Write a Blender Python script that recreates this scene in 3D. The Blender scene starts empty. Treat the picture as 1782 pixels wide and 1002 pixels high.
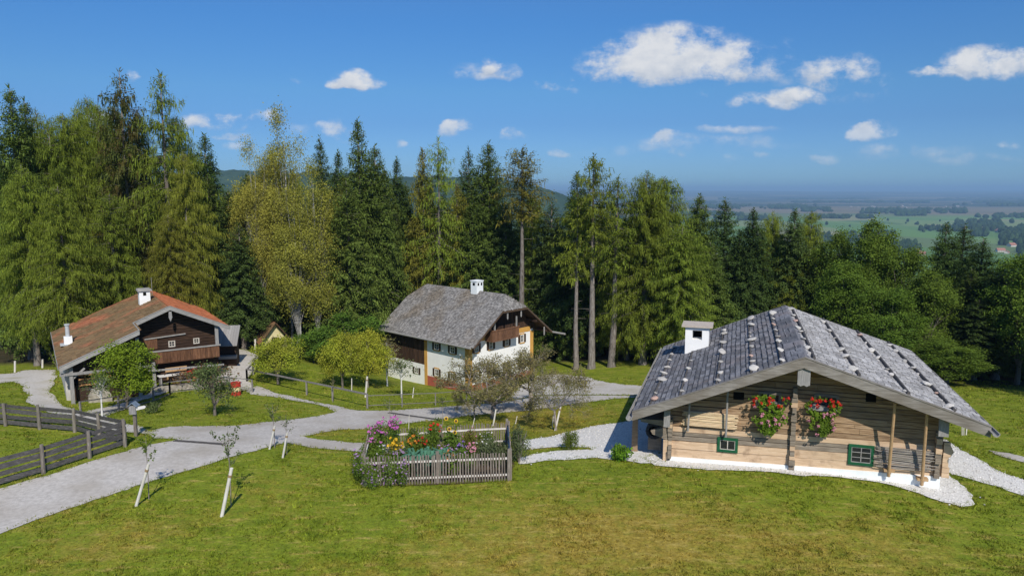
import bpy, math, random
import numpy as np
from mathutils import Vector, Matrix, geometry, noise as mnoise

SC = bpy.context.scene
COL = SC.collection
rad = math.radians

# ------------------------------------------------------------------ camera, sky, sun, exposure
CAMH = 13.3
FPX = 1290.0                       # focal length in pixels of the 1782 px wide photograph
PIT = math.atan(171.0 / FPX)
cam_d = bpy.data.cameras.new('camera')
cam = bpy.data.objects.new('camera', cam_d)
COL.objects.link(cam)
cam_d.sensor_width = 36.0
cam_d.lens = 36.0 * FPX / 1782.0
cam_d.clip_start = 0.5
cam_d.clip_end = 90000.0
cam.location = (0, 0, CAMH)
cam.rotation_euler = (math.pi / 2 - PIT, 0, 0)
SC.camera = cam

SUN_EL = rad(42)
SUN_AZ = rad(167)                  # clockwise from +Y: behind the camera, a little to the right
EXPOSURE = 0.06
sun_d = bpy.data.lights.new('sun', 'SUN')
sun_d.energy = 4.2
sun_d.angle = rad(0.5)
sun_d.color = (1.0, 0.94, 0.84)
sun = bpy.data.objects.new('sun', sun_d)
COL.objects.link(sun)
sun.location = (60, -200, 200)
to_sun = Vector((math.sin(SUN_AZ) * math.cos(SUN_EL), math.cos(SUN_AZ) * math.cos(SUN_EL), math.sin(SUN_EL)))
sun.rotation_euler = to_sun.to_track_quat('Z', 'Y').to_euler()
SC.view_settings.view_transform = 'Standard'
SC.view_settings.look = 'None'
SC.view_settings.exposure = EXPOSURE
SC.view_settings.gamma = 1.0
SC.render.engine = 'CYCLES'
SC.cycles.max_bounces = 6
SC.cycles.diffuse_bounces = 3
SC.cycles.glossy_bounces = 2
SC.cycles.transmission_bounces = 4
SC.cycles.transparent_max_bounces = 4
SC.cycles.volume_bounces = 0
SC.cycles.use_denoising = True

world = bpy.data.worlds.new('World')
SC.world = world
world.use_nodes = True

# clouds: (photo x, y of the centre, half width, height above, height below, strength)
CLOUDS = [
    (1165, 112, 165, 62, 38, 1.0), (1100, 118, 92, 34, 30, .9), (1245, 105, 80, 42, 42, .9), (1290, 118, 48, 22, 28, .6),
    (1440, 118, 80, 28, 34, .72), (1400, 165, 60, 16, 16, .55), (1345, 178, 62, 18, 14, .7), (1480, 130, 45, 20, 26, .6), (1330, 182, 36, 12, 9, .8),
    (1725, 110, 78, 32, 28, .95), (1650, 130, 56, 15, 14, .8), (1790, 105, 60, 30, 30, .9),
    (622, 145, 48, 22, 13, .8), (957, 152, 40, 15, 14, .7), (965, 130, 16, 8, 7, .5), (1222, 162, 22, 12, 9, .5),
    (805, 125, 24, 15, 13, .5), (862, 112, 28, 17, 17, .62), (885, 128, 24, 14, 13, .45),
    (400, 213, 85, 20, 15, .75), (415, 236, 38, 12, 9, .7), (595, 232, 56, 22, 16, .9), (788, 225, 32, 20, 20, .95), (905, 236, 28, 15, 12, .65),
    (1512, 233, 44, 22, 14, .95), (1436, 276, 38, 11, 8, .65), (1410, 234, 15, 9, 7, .5), (968, 263, 24, 12, 8, .5), (1155, 245, 32, 12, 9, .5),
    (1260, 276, 24, 9, 6, .5), (1180, 268, 22, 9, 7, .4), (220, 138, 22, 12, 9, .45), (1750, 250, 26, 9, 7, .45), (1635, 264, 24, 7, 6, .35),
    (175, 205, 34, 15, 12, .75), (700, 254, 14, 8, 7, .4), (430, 255, 26, 12, 9, .5), (1320, 274, 18, 8, 6, .35), (1350, 84, 40, 12, 10, .3), (512, 137, 20, 8, 6, .25),
    (1240, 252, 150, 12, 16, .33), (1560, 262, 150, 13, 16, .33), (1080, 262, 100, 10, 10, .3), (1700, 275, 90, 9, 9, .3), (1340, 120, 70, 40, 30, .34), (1520, 150, 70, 20, 30, .34), (840, 122, 70, 20, 16, .36), (430, 225, 120, 16, 16, .36), (1290, 232, 80, 8, 10, .28)]


TINT = [(0.0, (.20, .37, .66)), (.03, (.205, .35, .62)), (.085, (.21, .345, .56)), (.125, (.25, .41, .58)), (.21, (.255, .46, .66)), (.35, (.40, .58, .75)), (1.0, (.85, .9, .95))]


def build_world():
    nt = world.node_tree
    nt.nodes.clear()
    N = lambda t: nt.nodes.new(t)
    L = nt.links.new

    def math_(op, a, b=None, clamp=False):
        n = N('ShaderNodeMath'); n.operation = op; n.use_clamp = clamp
        for i, v in enumerate((a, b)):
            if v is None: continue
            if isinstance(v, (int, float)): n.inputs[i].default_value = v
            else: L(v, n.inputs[i])
        return n.outputs[0]
    out = N('ShaderNodeOutputWorld')
    sky = N('ShaderNodeTexSky')
    sky.sky_type = 'NISHITA'
    sky.sun_disc = False
    sky.sun_elevation = SUN_EL
    sky.sun_rotation = SUN_AZ
    sky.altitude = 700
    sky.air_density = 1.0
    sky.dust_density = 0.4
    sky.ozone_density = 2.5
    hs = N('ShaderNodeHueSaturation')
    hs.inputs['Saturation'].default_value = 1.12
    hs.inputs['Value'].default_value = 1.0
    L(sky.outputs[0], hs.inputs['Color'])
    bg = N('ShaderNodeBackground')
    bg.inputs[1].default_value = 0.148
    tc = N('ShaderNodeTexCoord')
    sep = N('ShaderNodeSeparateXYZ')
    L(tc.outputs['Generated'], sep.inputs[0])
    tint = N('ShaderNodeValToRGB')
    el = tint.color_ramp.elements
    for p_, c_ in TINT:
        e_ = el.new(p_) if p_ not in (0.0, 1.0) else el[-int(p_)]
        e_.color = (*c_, 1)
    L(sep.outputs[2], tint.inputs[0])
    mt = N('ShaderNodeMix'); mt.data_type = 'RGBA'; mt.blend_type = 'MULTIPLY'
    mt.inputs[0].default_value = 1.0
    L(hs.outputs[0], mt.inputs[6]); L(tint.outputs[0], mt.inputs[7])
    L(mt.outputs[2], bg.inputs[0])
    yy = math_('MAXIMUM', sep.outputs[1], 0.05)
    u = math_('DIVIDE', sep.outputs[0], yy)
    v = math_('DIVIDE', sep.outputs[2], yy)
    comb = N('ShaderNodeCombineXYZ')
    L(u, comb.inputs[0]); L(math_('MULTIPLY', v, 1.5), comb.inputs[1])

    def noise(scale, detail, rough=.55):
        n = N('ShaderNodeTexNoise'); n.noise_dimensions = '2D'
        n.inputs['Scale'].default_value = scale; n.inputs['Detail'].default_value = detail
        n.inputs['Roughness'].default_value = rough
        L(comb.outputs[0], n.inputs['Vector'])
        return n
    n1 = noise(13, 9, .64)
    wob = noise(9, 5, .6)
    sepw = N('ShaderNodeSeparateColor')
    L(wob.outputs['Color'], sepw.inputs[0])
    du = math_('ADD', u, math_('MULTIPLY', math_('SUBTRACT', sepw.outputs[0], .5), .075))
    dv = math_('ADD', v, math_('MULTIPLY', math_('SUBTRACT', sepw.outputs[1], .5), .036))
    best = None
    under = None
    for (px, py, a, bu, bd, st) in CLOUDS:
        ru, rv = (px - 891) / FPX, (py - 501) / FPX
        c, s = math.cos(PIT), math.sin(PIT)
        f = c - rv * s
        cu, cv = ru / f, -(rv * c + s) / f
        x = math_('MULTIPLY', math_('SUBTRACT', du, cu), FPX / (a * 1.12))
        d = math_('SUBTRACT', dv, cv)
        up = math_('MULTIPLY', math_('MAXIMUM', d, 0.0), FPX / (bu * 1.15))
        dn = math_('MULTIPLY', math_('MINIMUM', d, 0.0), FPX / (bd * 1.1))
        r2 = math_('ADD', math_('MULTIPLY', x, x), math_('ADD', math_('MULTIPLY', up, up), math_('MULTIPLY', dn, dn)))
        m = math_('MULTIPLY', math_('SUBTRACT', 1.0, r2), st)
        m = math_('MAXIMUM', m, 0.0)
        best = m if best is None else math_('MAXIMUM', best, m)
        sh = math_('MULTIPLY', math_('MULTIPLY', dn, -1.0), math_('MINIMUM', math_('MULTIPLY', m, 4.0), 1.0))
        under = sh if under is None else math_('MAXIMUM', under, sh)
    ns = math_('MULTIPLY', math_('SUBTRACT', n1.outputs['Fac'], .5), 4.6)
    body = math_('ADD', math_('MULTIPLY', best, 1.32), math_('MULTIPLY', ns, math_('MINIMUM', math_('MULTIPLY', best, 2.5), 1.0)))
    mr = N('ShaderNodeMapRange'); mr.interpolation_type = 'SMOOTHSTEP'
    mr.inputs[1].default_value = 0.05; mr.inputs[2].default_value = 1.35
    mr.inputs[3].default_value = 0.0; mr.inputs[4].default_value = 0.95
    L(body, mr.inputs[0])
    fade = N('ShaderNodeMapRange')
    fade.inputs[1].default_value = 0.02; fade.inputs[2].default_value = 0.10
    fade.inputs[3].default_value = 0.25; fade.inputs[4].default_value = 1.0
    L(v, fade.inputs[0])
    mask = math_('MULTIPLY', mr.outputs[0], fade.outputs[0], True)
    n3 = noise(34, 5, .6)
    br = math_('ADD', .86, math_('MULTIPLY', math_('SUBTRACT', n3.outputs['Fac'], .5), .45))
    br = math_('SUBTRACT', br, math_('MULTIPLY', under, .26))
    ccol = N('ShaderNodeMix'); ccol.data_type = 'RGBA'
    ccol.inputs[6].default_value = (.36, .45, .60, 1); ccol.inputs[7].default_value = (.80, .81, .83, 1)
    k = N('ShaderNodeMapRange')
    k.inputs[1].default_value = .5; k.inputs[2].default_value = .9
    L(br, k.inputs[0])
    L(k.outputs[0], ccol.inputs[0])
    bgc = N('ShaderNodeBackground')
    bgc.inputs[1].default_value = 0.92
    L(ccol.outputs[2], bgc.inputs[0])
    mix = N('ShaderNodeMixShader')
    L(mask, mix.inputs[0]); L(bg.outputs[0], mix.inputs[1]); L(bgc.outputs[0], mix.inputs[2])
    L(mix.outputs[0], out.inputs[0])


build_world()

# ------------------------------------------------------------------ helpers: tags, materials, meshes


def tag(o, label=None, cat=None, group=None, kind=None):
    if label: o['label'] = label
    if cat: o['category'] = cat
    if group: o['group'] = group
    if kind: o['kind'] = kind
    return o


def empty(name, loc=(0, 0, 0), rz=0.0):
    o = bpy.data.objects.new(name, None)
    o.empty_display_size = .3
    COL.objects.link(o)
    o.location = loc
    o.rotation_euler = (0, 0, rz)
    return o


def kids(o):
    return [c for c in COL.objects if c.parent == o]


_KIDS = {}


def copy_tree(o, parent=None):
    c = o.copy()
    COL.objects.link(c)
    c.parent = parent
    for ch in _KIDS.get(o.name, []):
        copy_tree(ch, c)
    _KIDS.setdefault(c.name, [])
    if parent is not None:
        _KIDS.setdefault(parent.name, []).append(c)
    return c


def ordinal(n):
    w = ['first', 'second', 'third', 'fourth', 'fifth', 'sixth', 'seventh', 'eighth', 'ninth', 'tenth', 'eleventh', 'twelfth', 'thirteenth', 'fourteenth', 'fifteenth', 'sixteenth', 'seventeenth', 'eighteenth', 'nineteenth', 'twentieth']
    return w[n] if n < len(w) else '%dth' % (n + 1)


MATS = {}


def mk(name, cols, scale=3.0, stretch=(1, 1, 1), detail=5.0, bump=0.0, rough=.85, island=0.0, objrand=0.0, coord='Object', spec=.2,
       scale2=None, col2=None, amt2=.5, lo2=.45, hi2=.65, trans=0.0, transcol=None, bscale=None, bdist=.02, distort=0.0):
    """cols: list of (position, colour) over a noise; optional second noise towards col2; island: value variation per loose piece"""
    if name in MATS: return MATS[name]
    m = bpy.data.materials.new(name)
    m.use_nodes = True
    nt = m.node_tree
    nt.nodes.clear()
    N = nt.nodes.new
    L = nt.links.new
    out = N('ShaderNodeOutputMaterial')
    bs = N('ShaderNodeBsdfPrincipled')
    bs.inputs['Roughness'].default_value = rough
    bs.inputs['Specular IOR Level'].default_value = spec
    tc = N('ShaderNodeTexCoord')
    mp = N('ShaderNodeMapping')
    mp.inputs['Scale'].default_value = stretch
    if coord == 'World':
        g = N('ShaderNodeNewGeometry')
        L(g.outputs['Position'], mp.inputs['Vector'])
    else:
        L(tc.outputs[coord], mp.inputs['Vector'])
    n = N('ShaderNodeTexNoise')
    n.inputs['Scale'].default_value = scale
    n.inputs['Detail'].default_value = detail
    n.inputs['Roughness'].default_value = .62
    n.inputs['Distortion'].default_value = distort
    L(mp.outputs[0], n.inputs['Vector'])
    cr = N('ShaderNodeValToRGB')
    el = cr.color_ramp.elements
    while len(el) < len(cols): el.new(.5)
    for e, (p, c) in zip(el, cols):
        e.position = p
        e.color = (c[0], c[1], c[2], 1)
    L(n.outputs['Fac'], cr.inputs['Fac'])
    c = cr.outputs['Color']
    if col2 is not None:
        n2 = N('ShaderNodeTexNoise')
        n2.inputs['Scale'].default_value = scale2
        n2.inputs['Detail'].default_value = 4
        L(mp.outputs[0] if False else tc.outputs['Object'], n2.inputs['Vector'])
        mr = N('ShaderNodeMapRange')
        mr.inputs[1].default_value = lo2; mr.inputs[2].default_value = hi2; mr.inputs[4].default_value = amt2
        L(n2.outputs['Fac'], mr.inputs[0])
        mx = N('ShaderNodeMix'); mx.data_type = 'RGBA'
        L(mr.outputs[0], mx.inputs[0]); L(c, mx.inputs[6]); mx.inputs[7].default_value = (*col2, 1)
        c = mx.outputs[2]
    if island or objrand:
        hs = N('ShaderNodeHueSaturation')
        val = None
        if island:
            g = N('ShaderNodeNewGeometry')
            mr = N('ShaderNodeMapRange')
            mr.inputs[3].default_value = 1 - island; mr.inputs[4].default_value = 1 + island
            L(g.outputs['Random Per Island'], mr.inputs[0])
            val = mr.outputs[0]
        if objrand:
            oi = N('ShaderNodeObjectInfo')
            mr = N('ShaderNodeMapRange')
            mr.inputs[3].default_value = 1 - objrand; mr.inputs[4].default_value = 1 + objrand
            L(oi.outputs['Random'], mr.inputs[0])
            if val is None: val = mr.outputs[0]
            else:
                mm = N('ShaderNodeMath'); mm.operation = 'MULTIPLY'
                L(val, mm.inputs[0]); L(mr.outputs[0], mm.inputs[1])
                val = mm.outputs[0]
            mh = N('ShaderNodeMapRange')
            mh.inputs[3].default_value = .5 - objrand * .06; mh.inputs[4].default_value = .5 + objrand * .06
            w = N('ShaderNodeMath'); w.operation = 'FRACT'
            w2 = N('ShaderNodeMath'); w2.operation = 'MULTIPLY'; w2.inputs[1].default_value = 7.31
            L(oi.outputs['Random'], w2.inputs[0]); L(w2.outputs[0], w.inputs[0]); L(w.outputs[0], mh.inputs[0])
            L(mh.outputs[0], hs.inputs['Hue'])
        L(val, hs.inputs['Value'])
        L(c, hs.inputs['Color'])
        c = hs.outputs['Color']
    L(c, bs.inputs['Base Color'])
    if bump:
        b = N('ShaderNodeBump')
        b.inputs['Strength'].default_value = bump
        b.inputs['Distance'].default_value = bdist
        if bscale:
            nb = N('ShaderNodeTexNoise')
            nb.inputs['Scale'].default_value = bscale
            nb.inputs['Detail'].default_value = 4
            L(mp.outputs[0], nb.inputs['Vector'])
            L(nb.outputs['Fac'], b.inputs['Height'])
        else:
            L(n.outputs['Fac'], b.inputs['Height'])
        L(b.outputs[0], bs.inputs['Normal'])
    sh = bs.outputs[0]
    if trans:
        tr = N('ShaderNodeBsdfTranslucent')
        if transcol:
            mm = N('ShaderNodeMix'); mm.data_type = 'RGBA'; mm.blend_type = 'MULTIPLY'
            mm.inputs[0].default_value = 1
            L(c, mm.inputs[6]); mm.inputs[7].default_value = (*transcol, 1)
            L(mm.outputs[2], tr.inputs[0])
        else:
            L(c, tr.inputs[0])
        ms = N('ShaderNodeMixShader')
        ms.inputs[0].default_value = trans
        L(sh, ms.inputs[1]); L(tr.outputs[0], ms.inputs[2])
        sh = ms.outputs[0]
    L(sh, out.inputs[0])
    MATS[name] = m
    return m


def sc(c, k):
    return tuple(min(1, x * k) for x in c)


def var(c, a=.75, b=1.25):
    return [(.3, sc(c, a)), (.7, sc(c, b))]


class MB:
    """collects boxes, bars, tubes and faces, then links them as ONE mesh object"""

    def __init__(self):
        self.v = []; self.f = []; self.m = []

    def add(self, vs, fs, m=0):
        o = len(self.v)
        self.v += [tuple(p) for p in vs]
        self.f += [tuple(i + o for i in f) for f in fs]
        self.m += [m] * len(fs)

    def box(self, x0, x1, y0, y1, z0, z1, m=0):
        self.add([(x0, y0, z0), (x1, y0, z0), (x1, y1, z0), (x0, y1, z0), (x0, y0, z1), (x1, y0, z1), (x1, y1, z1), (x0, y1, z1)],
                 [(0, 3, 2, 1), (4, 5, 6, 7), (0, 1, 5, 4), (1, 2, 6, 5), (2, 3, 7, 6), (3, 0, 4, 7)], m)

    def prism(self, pts, axis, a, b, m=0):
        """pts in the plane across axis ('x': (y,z), 'y': (x,z), 'z': (x,y)), extruded from a to b"""
        n = len(pts)
        def P(p, t):
            return (t, p[0], p[1]) if axis == 'x' else ((p[0], t, p[1]) if axis == 'y' else (p[0], p[1], t))
        vs = [P(p, a) for p in pts] + [P(p, b) for p in pts]
        fs = [tuple(range(n)), tuple(range(2 * n - 1, n - 1, -1))]
        fs += [(i, i + n, (i + 1) % n + n, (i + 1) % n) for i in range(n)]
        self.add(vs, fs, m)

    def beam(self, p0, p1, w, h, up=(0, 0, 1), m=0, w1=None, h1=None):
        p0, p1 = Vector(p0), Vector(p1)
        d = (p1 - p0).normalized()
        s = d.cross(Vector(up))
        if s.length < 1e-4: s = d.cross(Vector((1, 0, 0)))
        s.normalize()
        t = s.cross(d)
        vs = []
        for p, ww, hh in ((p0, w, h), (p1, w1 or w, h1 or h)):
            for a, b in ((-1, -1), (1, -1), (1, 1), (-1, 1)):
                vs.append(p + s * (a * ww / 2) + t * (b * hh / 2))
        self.add(vs, [(0, 1, 2, 3), (7, 6, 5, 4), (0, 4, 5, 1), (1, 5, 6, 2), (2, 6, 7, 3), (3, 7, 4, 0)], m)

    def tube(self, pts, rs, n=6, m=0, cap=True):
        pts = [Vector(p) for p in pts]
        rings = []
        for i, p in enumerate(pts):
            d = (pts[min(i + 1, len(pts) - 1)] - pts[max(i - 1, 0)])
            if d.length < 1e-6: d = Vector((0, 0, 1))
            d.normalize()
            a = Vector((1, 0, 0)) if abs(d.x) < .8 else Vector((0, 1, 0))
            s = d.cross(a).normalized(); t = s.cross(d)
            r = rs[i] if hasattr(rs, '__len__') else rs
            rings.append([p + s * (math.cos(k * 2 * math.pi / n) * r) + t * (math.sin(k * 2 * math.pi / n) * r) for k in range(n)])
        vs = [q for ring in rings for q in ring]
        fs = []
        for i in range(len(pts) - 1):
            for k in range(n):
                a = i * n + k; b = i * n + (k + 1) % n
                fs.append((a, a + n, b + n, b))
        if cap:
            fs.append(tuple(range(n))); fs.append(tuple(range(len(vs) - 1, len(vs) - n - 1, -1)))
        self.add(vs, fs, m)

    def build(self, name, mats, parent=None, smooth=False):
        me = bpy.data.meshes.new(name)
        me.from_pydata(self.v, [], self.f)
        if not isinstance(mats, (list, tuple)): mats = [mats]
        for x in mats: me.materials.append(x)
        if len(mats) > 1: me.polygons.foreach_set('material_index', self.m)
        if smooth: me.polygons.foreach_set('use_smooth', [True] * len(me.polygons))
        me.update()
        return link(name, me, parent)


def link(name, me, parent=None):
    o = bpy.data.objects.new(name, me)
    COL.objects.link(o)
    if parent is not None:
        o.parent = parent
        _KIDS.setdefault(parent.name, []).append(o)
    return o


def np_mesh(name, V, F, mats, smooth=False, midx=None):
    """V (n,3) float, F (k,3 or 4) int"""
    me = bpy.data.meshes.new(name)
    V = np.asarray(V, np.float32); F = np.asarray(F, np.int32)
    k = F.shape[1]
    me.vertices.add(len(V)); me.vertices.foreach_set('co', V.ravel())
    me.loops.add(F.size); me.loops.foreach_set('vertex_index', F.ravel())
    me.polygons.add(len(F))
    me.polygons.foreach_set('loop_start', np.arange(0, F.size, k, dtype=np.int32))
    me.polygons.foreach_set('loop_total', np.full(len(F), k, np.int32))
    for x in (mats if isinstance(mats, (list, tuple)) else [mats]): me.materials.append(x)
    if midx is not None: me.polygons.foreach_set('material_index', np.asarray(midx, np.int32))
    if smooth: me.polygons.foreach_set('use_smooth', np.ones(len(F), bool))
    me.update(calc_edges=True)
    return me


# ------------------------------------------------------------------ terrain
CP, SP = math.cos(PIT), math.sin(PIT)


def rho(py):
    v = (py - 501) / FPX
    return (v * CP + SP) / (CP - v * SP)


def xratio(px, py):
    v = (py - 501) / FPX
    return (px - 891) / FPX / (CP - v * SP)


# photo x, y of a point on the ground and its distance ahead of the camera
ANCH = [(0, 1002, 24.2), (450, 1002, 24.2), (900, 1002, 24.2), (1350, 1002, 24.2), (1782, 1002, 24.5), (0, 910, 28.6), (300, 900, 28.8), (700, 880, 30.0),
        (1000, 850, 31.8), (1160, 803, 36.2), (1400, 835, 33.0), (1640, 850, 32.6), (1640, 900, 29.6), (1782, 862, 33.0), (1660, 790, 38.0),
        (632, 845, 32.2), (888, 836, 32.9), (885, 774, 38.2), (640, 790, 37.2), (217, 776, 36.6), (75, 822, 33.8), (0, 800, 36.5), (0, 710, 46.0), (0, 660, 59.0),
        (80, 690, 51.5), (128, 709, 50.6), (60, 742, 42.0), (300, 770, 38.4), (237, 757, 39.6), (385, 652, 60.6), (270, 690, 54.0), (372, 722, 45.5), (440, 740, 43.0),
        (560, 735, 45.0), (700, 715, 50.0), (640, 712, 50.5), (500, 700, 51.5), (410, 686, 55.0), (440, 650, 61.5), (483, 665, 58.5), (450, 610, 72.5),
        (816, 683, 67.3), (675, 656, 75.6), (742, 670, 71.5), (891, 661, 71.6), (928, 650, 73.85), (560, 640, 66.0), (1000, 690, 57.0), (1080, 690, 55.5), (960, 745, 45.0), (1060, 740, 44.0),
        (850, 700, 57.0), (1030, 630, 76.0), (1130, 634, 73.0), (40, 640, 67.0), (1782, 700, 55.0), (1782, 745, 46.0), (1700, 672, 62.0), (1680, 735, 47.0), (760, 730, 47.5),
        (930, 780, 38.5), (1000, 790, 37.3), (1050, 790, 37.3), (400, 770, 38.0)]
_ax, _az = [], []
for px, py, Y in ANCH:
    _ax.append((Y * xratio(px, py), Y)); _az.append(CAMH - Y * rho(py))
for x, y, z in [(-25, 5, .1), (0, 5, .2), (25, 5, .0), (-70, 15, .2), (70, 15, -1.2), (-70, 50, -1.0), (70, 50, -3.0), (-80, 100, -5.5), (-40, 100, -5.5), (0, 100, -7.5), (40, 100, -8.5), (80, 100, -9.0), (-55, 85, -4.2), (60, 75, -5.5), (20, 85, -5.6)]:
    _ax.append((x, y)); _az.append(z)
_ax = np.array(_ax); _az = np.array(_az)


def _tps_fit(P, z, lam=.15):
    n = len(P)
    d2 = ((P[:, None] - P[None]) ** 2).sum(-1)
    K = .5 * d2 * np.log(d2 + 1e-9)
    A = np.zeros((n + 3, n + 3))
    A[:n, :n] = K + np.eye(n) * lam * 100
    A[:n, n] = 1; A[:n, n + 1:] = P
    A[n, :n] = 1; A[n + 1:, :n] = P.T
    return np.linalg.solve(A, np.r_[z, 0, 0, 0])


_TW = _tps_fit(_ax, _az)


def terrain(x, y):
    x = np.asarray(x, float); y = np.asarray(y, float)
    shp = np.broadcast(x, y).shape
    x = np.broadcast_to(x, shp).ravel(); y = np.broadcast_to(y, shp).ravel()
    xc = np.clip(x, -80, 80); yc = np.clip(y, 5, 100)
    z = np.full(len(x), _TW[len(_ax)]) + _TW[len(_ax) + 1] * xc + _TW[len(_ax) + 2] * yc
    for i0 in range(0, len(x), 20000):
        s = slice(i0, i0 + 20000)
        d2 = (xc[s, None] - _ax[None, :, 0]) ** 2 + (yc[s, None] - _ax[None, :, 1]) ** 2
        z[s] += (.5 * d2 * np.log(d2 + 1e-9)) @ _TW[:len(_ax)]
    ye = np.maximum(y, 85 + (np.abs(x) - 90) * .8)
    zf = np.interp(ye, [80, 100, 130, 180, 260, 400, 650, 950, 1e6], [-6, -8, -14, -28, -52, -92, -120, -125, -125])
    w = np.clip((ye - 86) / 24, 0, 1); w = w * w * (3 - 2 * w)
    z = z * (1 - w) + zf * w
    r = np.hypot(x, y)
    far = np.clip((r - 9000) / 14000, 0, 1)
    far = far * far * (3 - 2 * far)
    hn = np.sin(x * .00031 + 1.3) * .4 + np.sin(x * .00083 + y * .0004) * .25 + np.sin(x * .0019 + y * .0011 + 2) * .12
    z = z + far * (95 + 50 * hn)
    return z.reshape(shp)


# one ground sheet: a fine grid near by, stretching out to the horizon
def _axis(lo, hi, step, far, growth=1.22):
    a = list(np.arange(lo, hi + 1e-6, step))
    s, p = step, a[-1]
    while p < far:
        s *= growth; p += s; a.append(p)
    return a


_gx = _axis(0, 60, .6, 42000, 1.2)
GX = np.array([-v for v in _gx[:0:-1]] + list(_gx))
_gy = _axis(20, 96, .6, 45000, 1.13)
GY = np.array([-40000, -8000, -2000, -600, -200, -60, -20, 0, 8, 14, 17.5] + _gy)
GXX, GYY = np.meshgrid(GX, GY)
GZ = terrain(GXX, GYY)


def gz(x, y):
    """height of the ground mesh itself"""
    x = np.asarray(x, float); y = np.asarray(y, float)
    i = np.clip(np.searchsorted(GX, x) - 1, 0, len(GX) - 2); j = np.clip(np.searchsorted(GY, y) - 1, 0, len(GY) - 2)
    a = (x - GX[i]) / (GX[i + 1] - GX[i]); b = (y - GY[j]) / (GY[j + 1] - GY[j])
    return GZ[j, i] * (1 - a) * (1 - b) + GZ[j, i + 1] * a * (1 - b) + GZ[j + 1, i] * (1 - a) * b + GZ[j + 1, i + 1] * a * b


def at(px, py):
    """the ground point seen at a photograph pixel"""
    d = np.array([(px - 891) / FPX, CP - (py - 501) / FPX * SP, -((py - 501) / FPX * CP + SP)])
    Y = np.linspace(14, 130, 1400)
    X = Y * d[0] / d[1]; Z = CAMH + Y * d[2] / d[1]
    g = terrain(X, Y)
    k = np.where(Z < g)[0]
    i = k[0] if len(k) else len(Y) - 1
    if i > 0:
        a = (Z[i - 1] - g[i - 1]) / max(1e-6, (Z[i - 1] - g[i - 1]) - (Z[i] - g[i]))
        y = Y[i - 1] + a * (Y[i] - Y[i - 1])
    else:
        y = Y[0]
    x = y * d[0] / d[1]
    return Vector((x, y, float(gz(x, y))))


def plane_at(px, py, Y):
    """the point at a photograph pixel, Y metres ahead"""
    return Vector((Y * xratio(px, py), Y, CAMH - Y * rho(py)))


def inpoly(x, y, poly):
    x = np.asarray(x); y = np.asarray(y)
    r = np.zeros(x.shape, bool)
    n = len(poly)
    for i in range(n):
        x0, y0 = poly[i][:2]; x1, y1 = poly[(i + 1) % n][:2]
        if y0 == y1: continue
        c = ((y0 > y) != (y1 > y)) & (x < (x1 - x0) * (y - y0) / (y1 - y0) + x0)
        r ^= c
    return r


def fbm(x, y, s, seed=0, octv=4):
    """cheap value noise, numpy"""
    x = np.asarray(x, float); y = np.asarray(y, float)
    tot = np.zeros(np.broadcast(x, y).shape); amp = 1.0; nrm = 0
    for o in range(octv):
        X = x * s + 17.3 * o + seed * 3.1; Yv = y * s - 9.7 * o + seed * 7.7
        xi = np.floor(X); yi = np.floor(Yv); fx = X - xi; fy = Yv - yi
        fx = fx * fx * (3 - 2 * fx); fy = fy * fy * (3 - 2 * fy)
        h = lambda a, b: np.modf(np.abs(np.sin(a * 127.1 + b * 311.7 + seed) * 43758.5453))[0]
        tot += amp * (h(xi, yi) * (1 - fx) * (1 - fy) + h(xi + 1, yi) * fx * (1 - fy) + h(xi, yi + 1) * (1 - fx) * fy + h(xi + 1, yi + 1) * fx * fy)
        nrm += amp; amp *= .5; s *= 2.03
    return tot / nrm


# how dry the lawn is (the crown of the mown hill is parched, the orchard is lush)
def dryness(x, y):
    d = .30 * np.exp(-(((x + 14) / 14) ** 2 + ((y - 27) / 7) ** 2))
    d = d + .85 * np.exp(-(((x - 6.5) / 11) ** 2 + ((y - 26.5) / 5.0) ** 2))
    d = d + .75 * np.exp(-(((x - 2.5) / 5.0) ** 2 + ((y - 47.0) / 6) ** 2))
    d = d + .45 * np.exp(-(((x + 12) / 6) ** 2 + ((y - 43.0) / 5) ** 2))
    n = fbm(x, y, .22, 3, 4)
    return np.clip(d * .85 + (n - .5) * .9 - .06, 0, 1)


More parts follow.
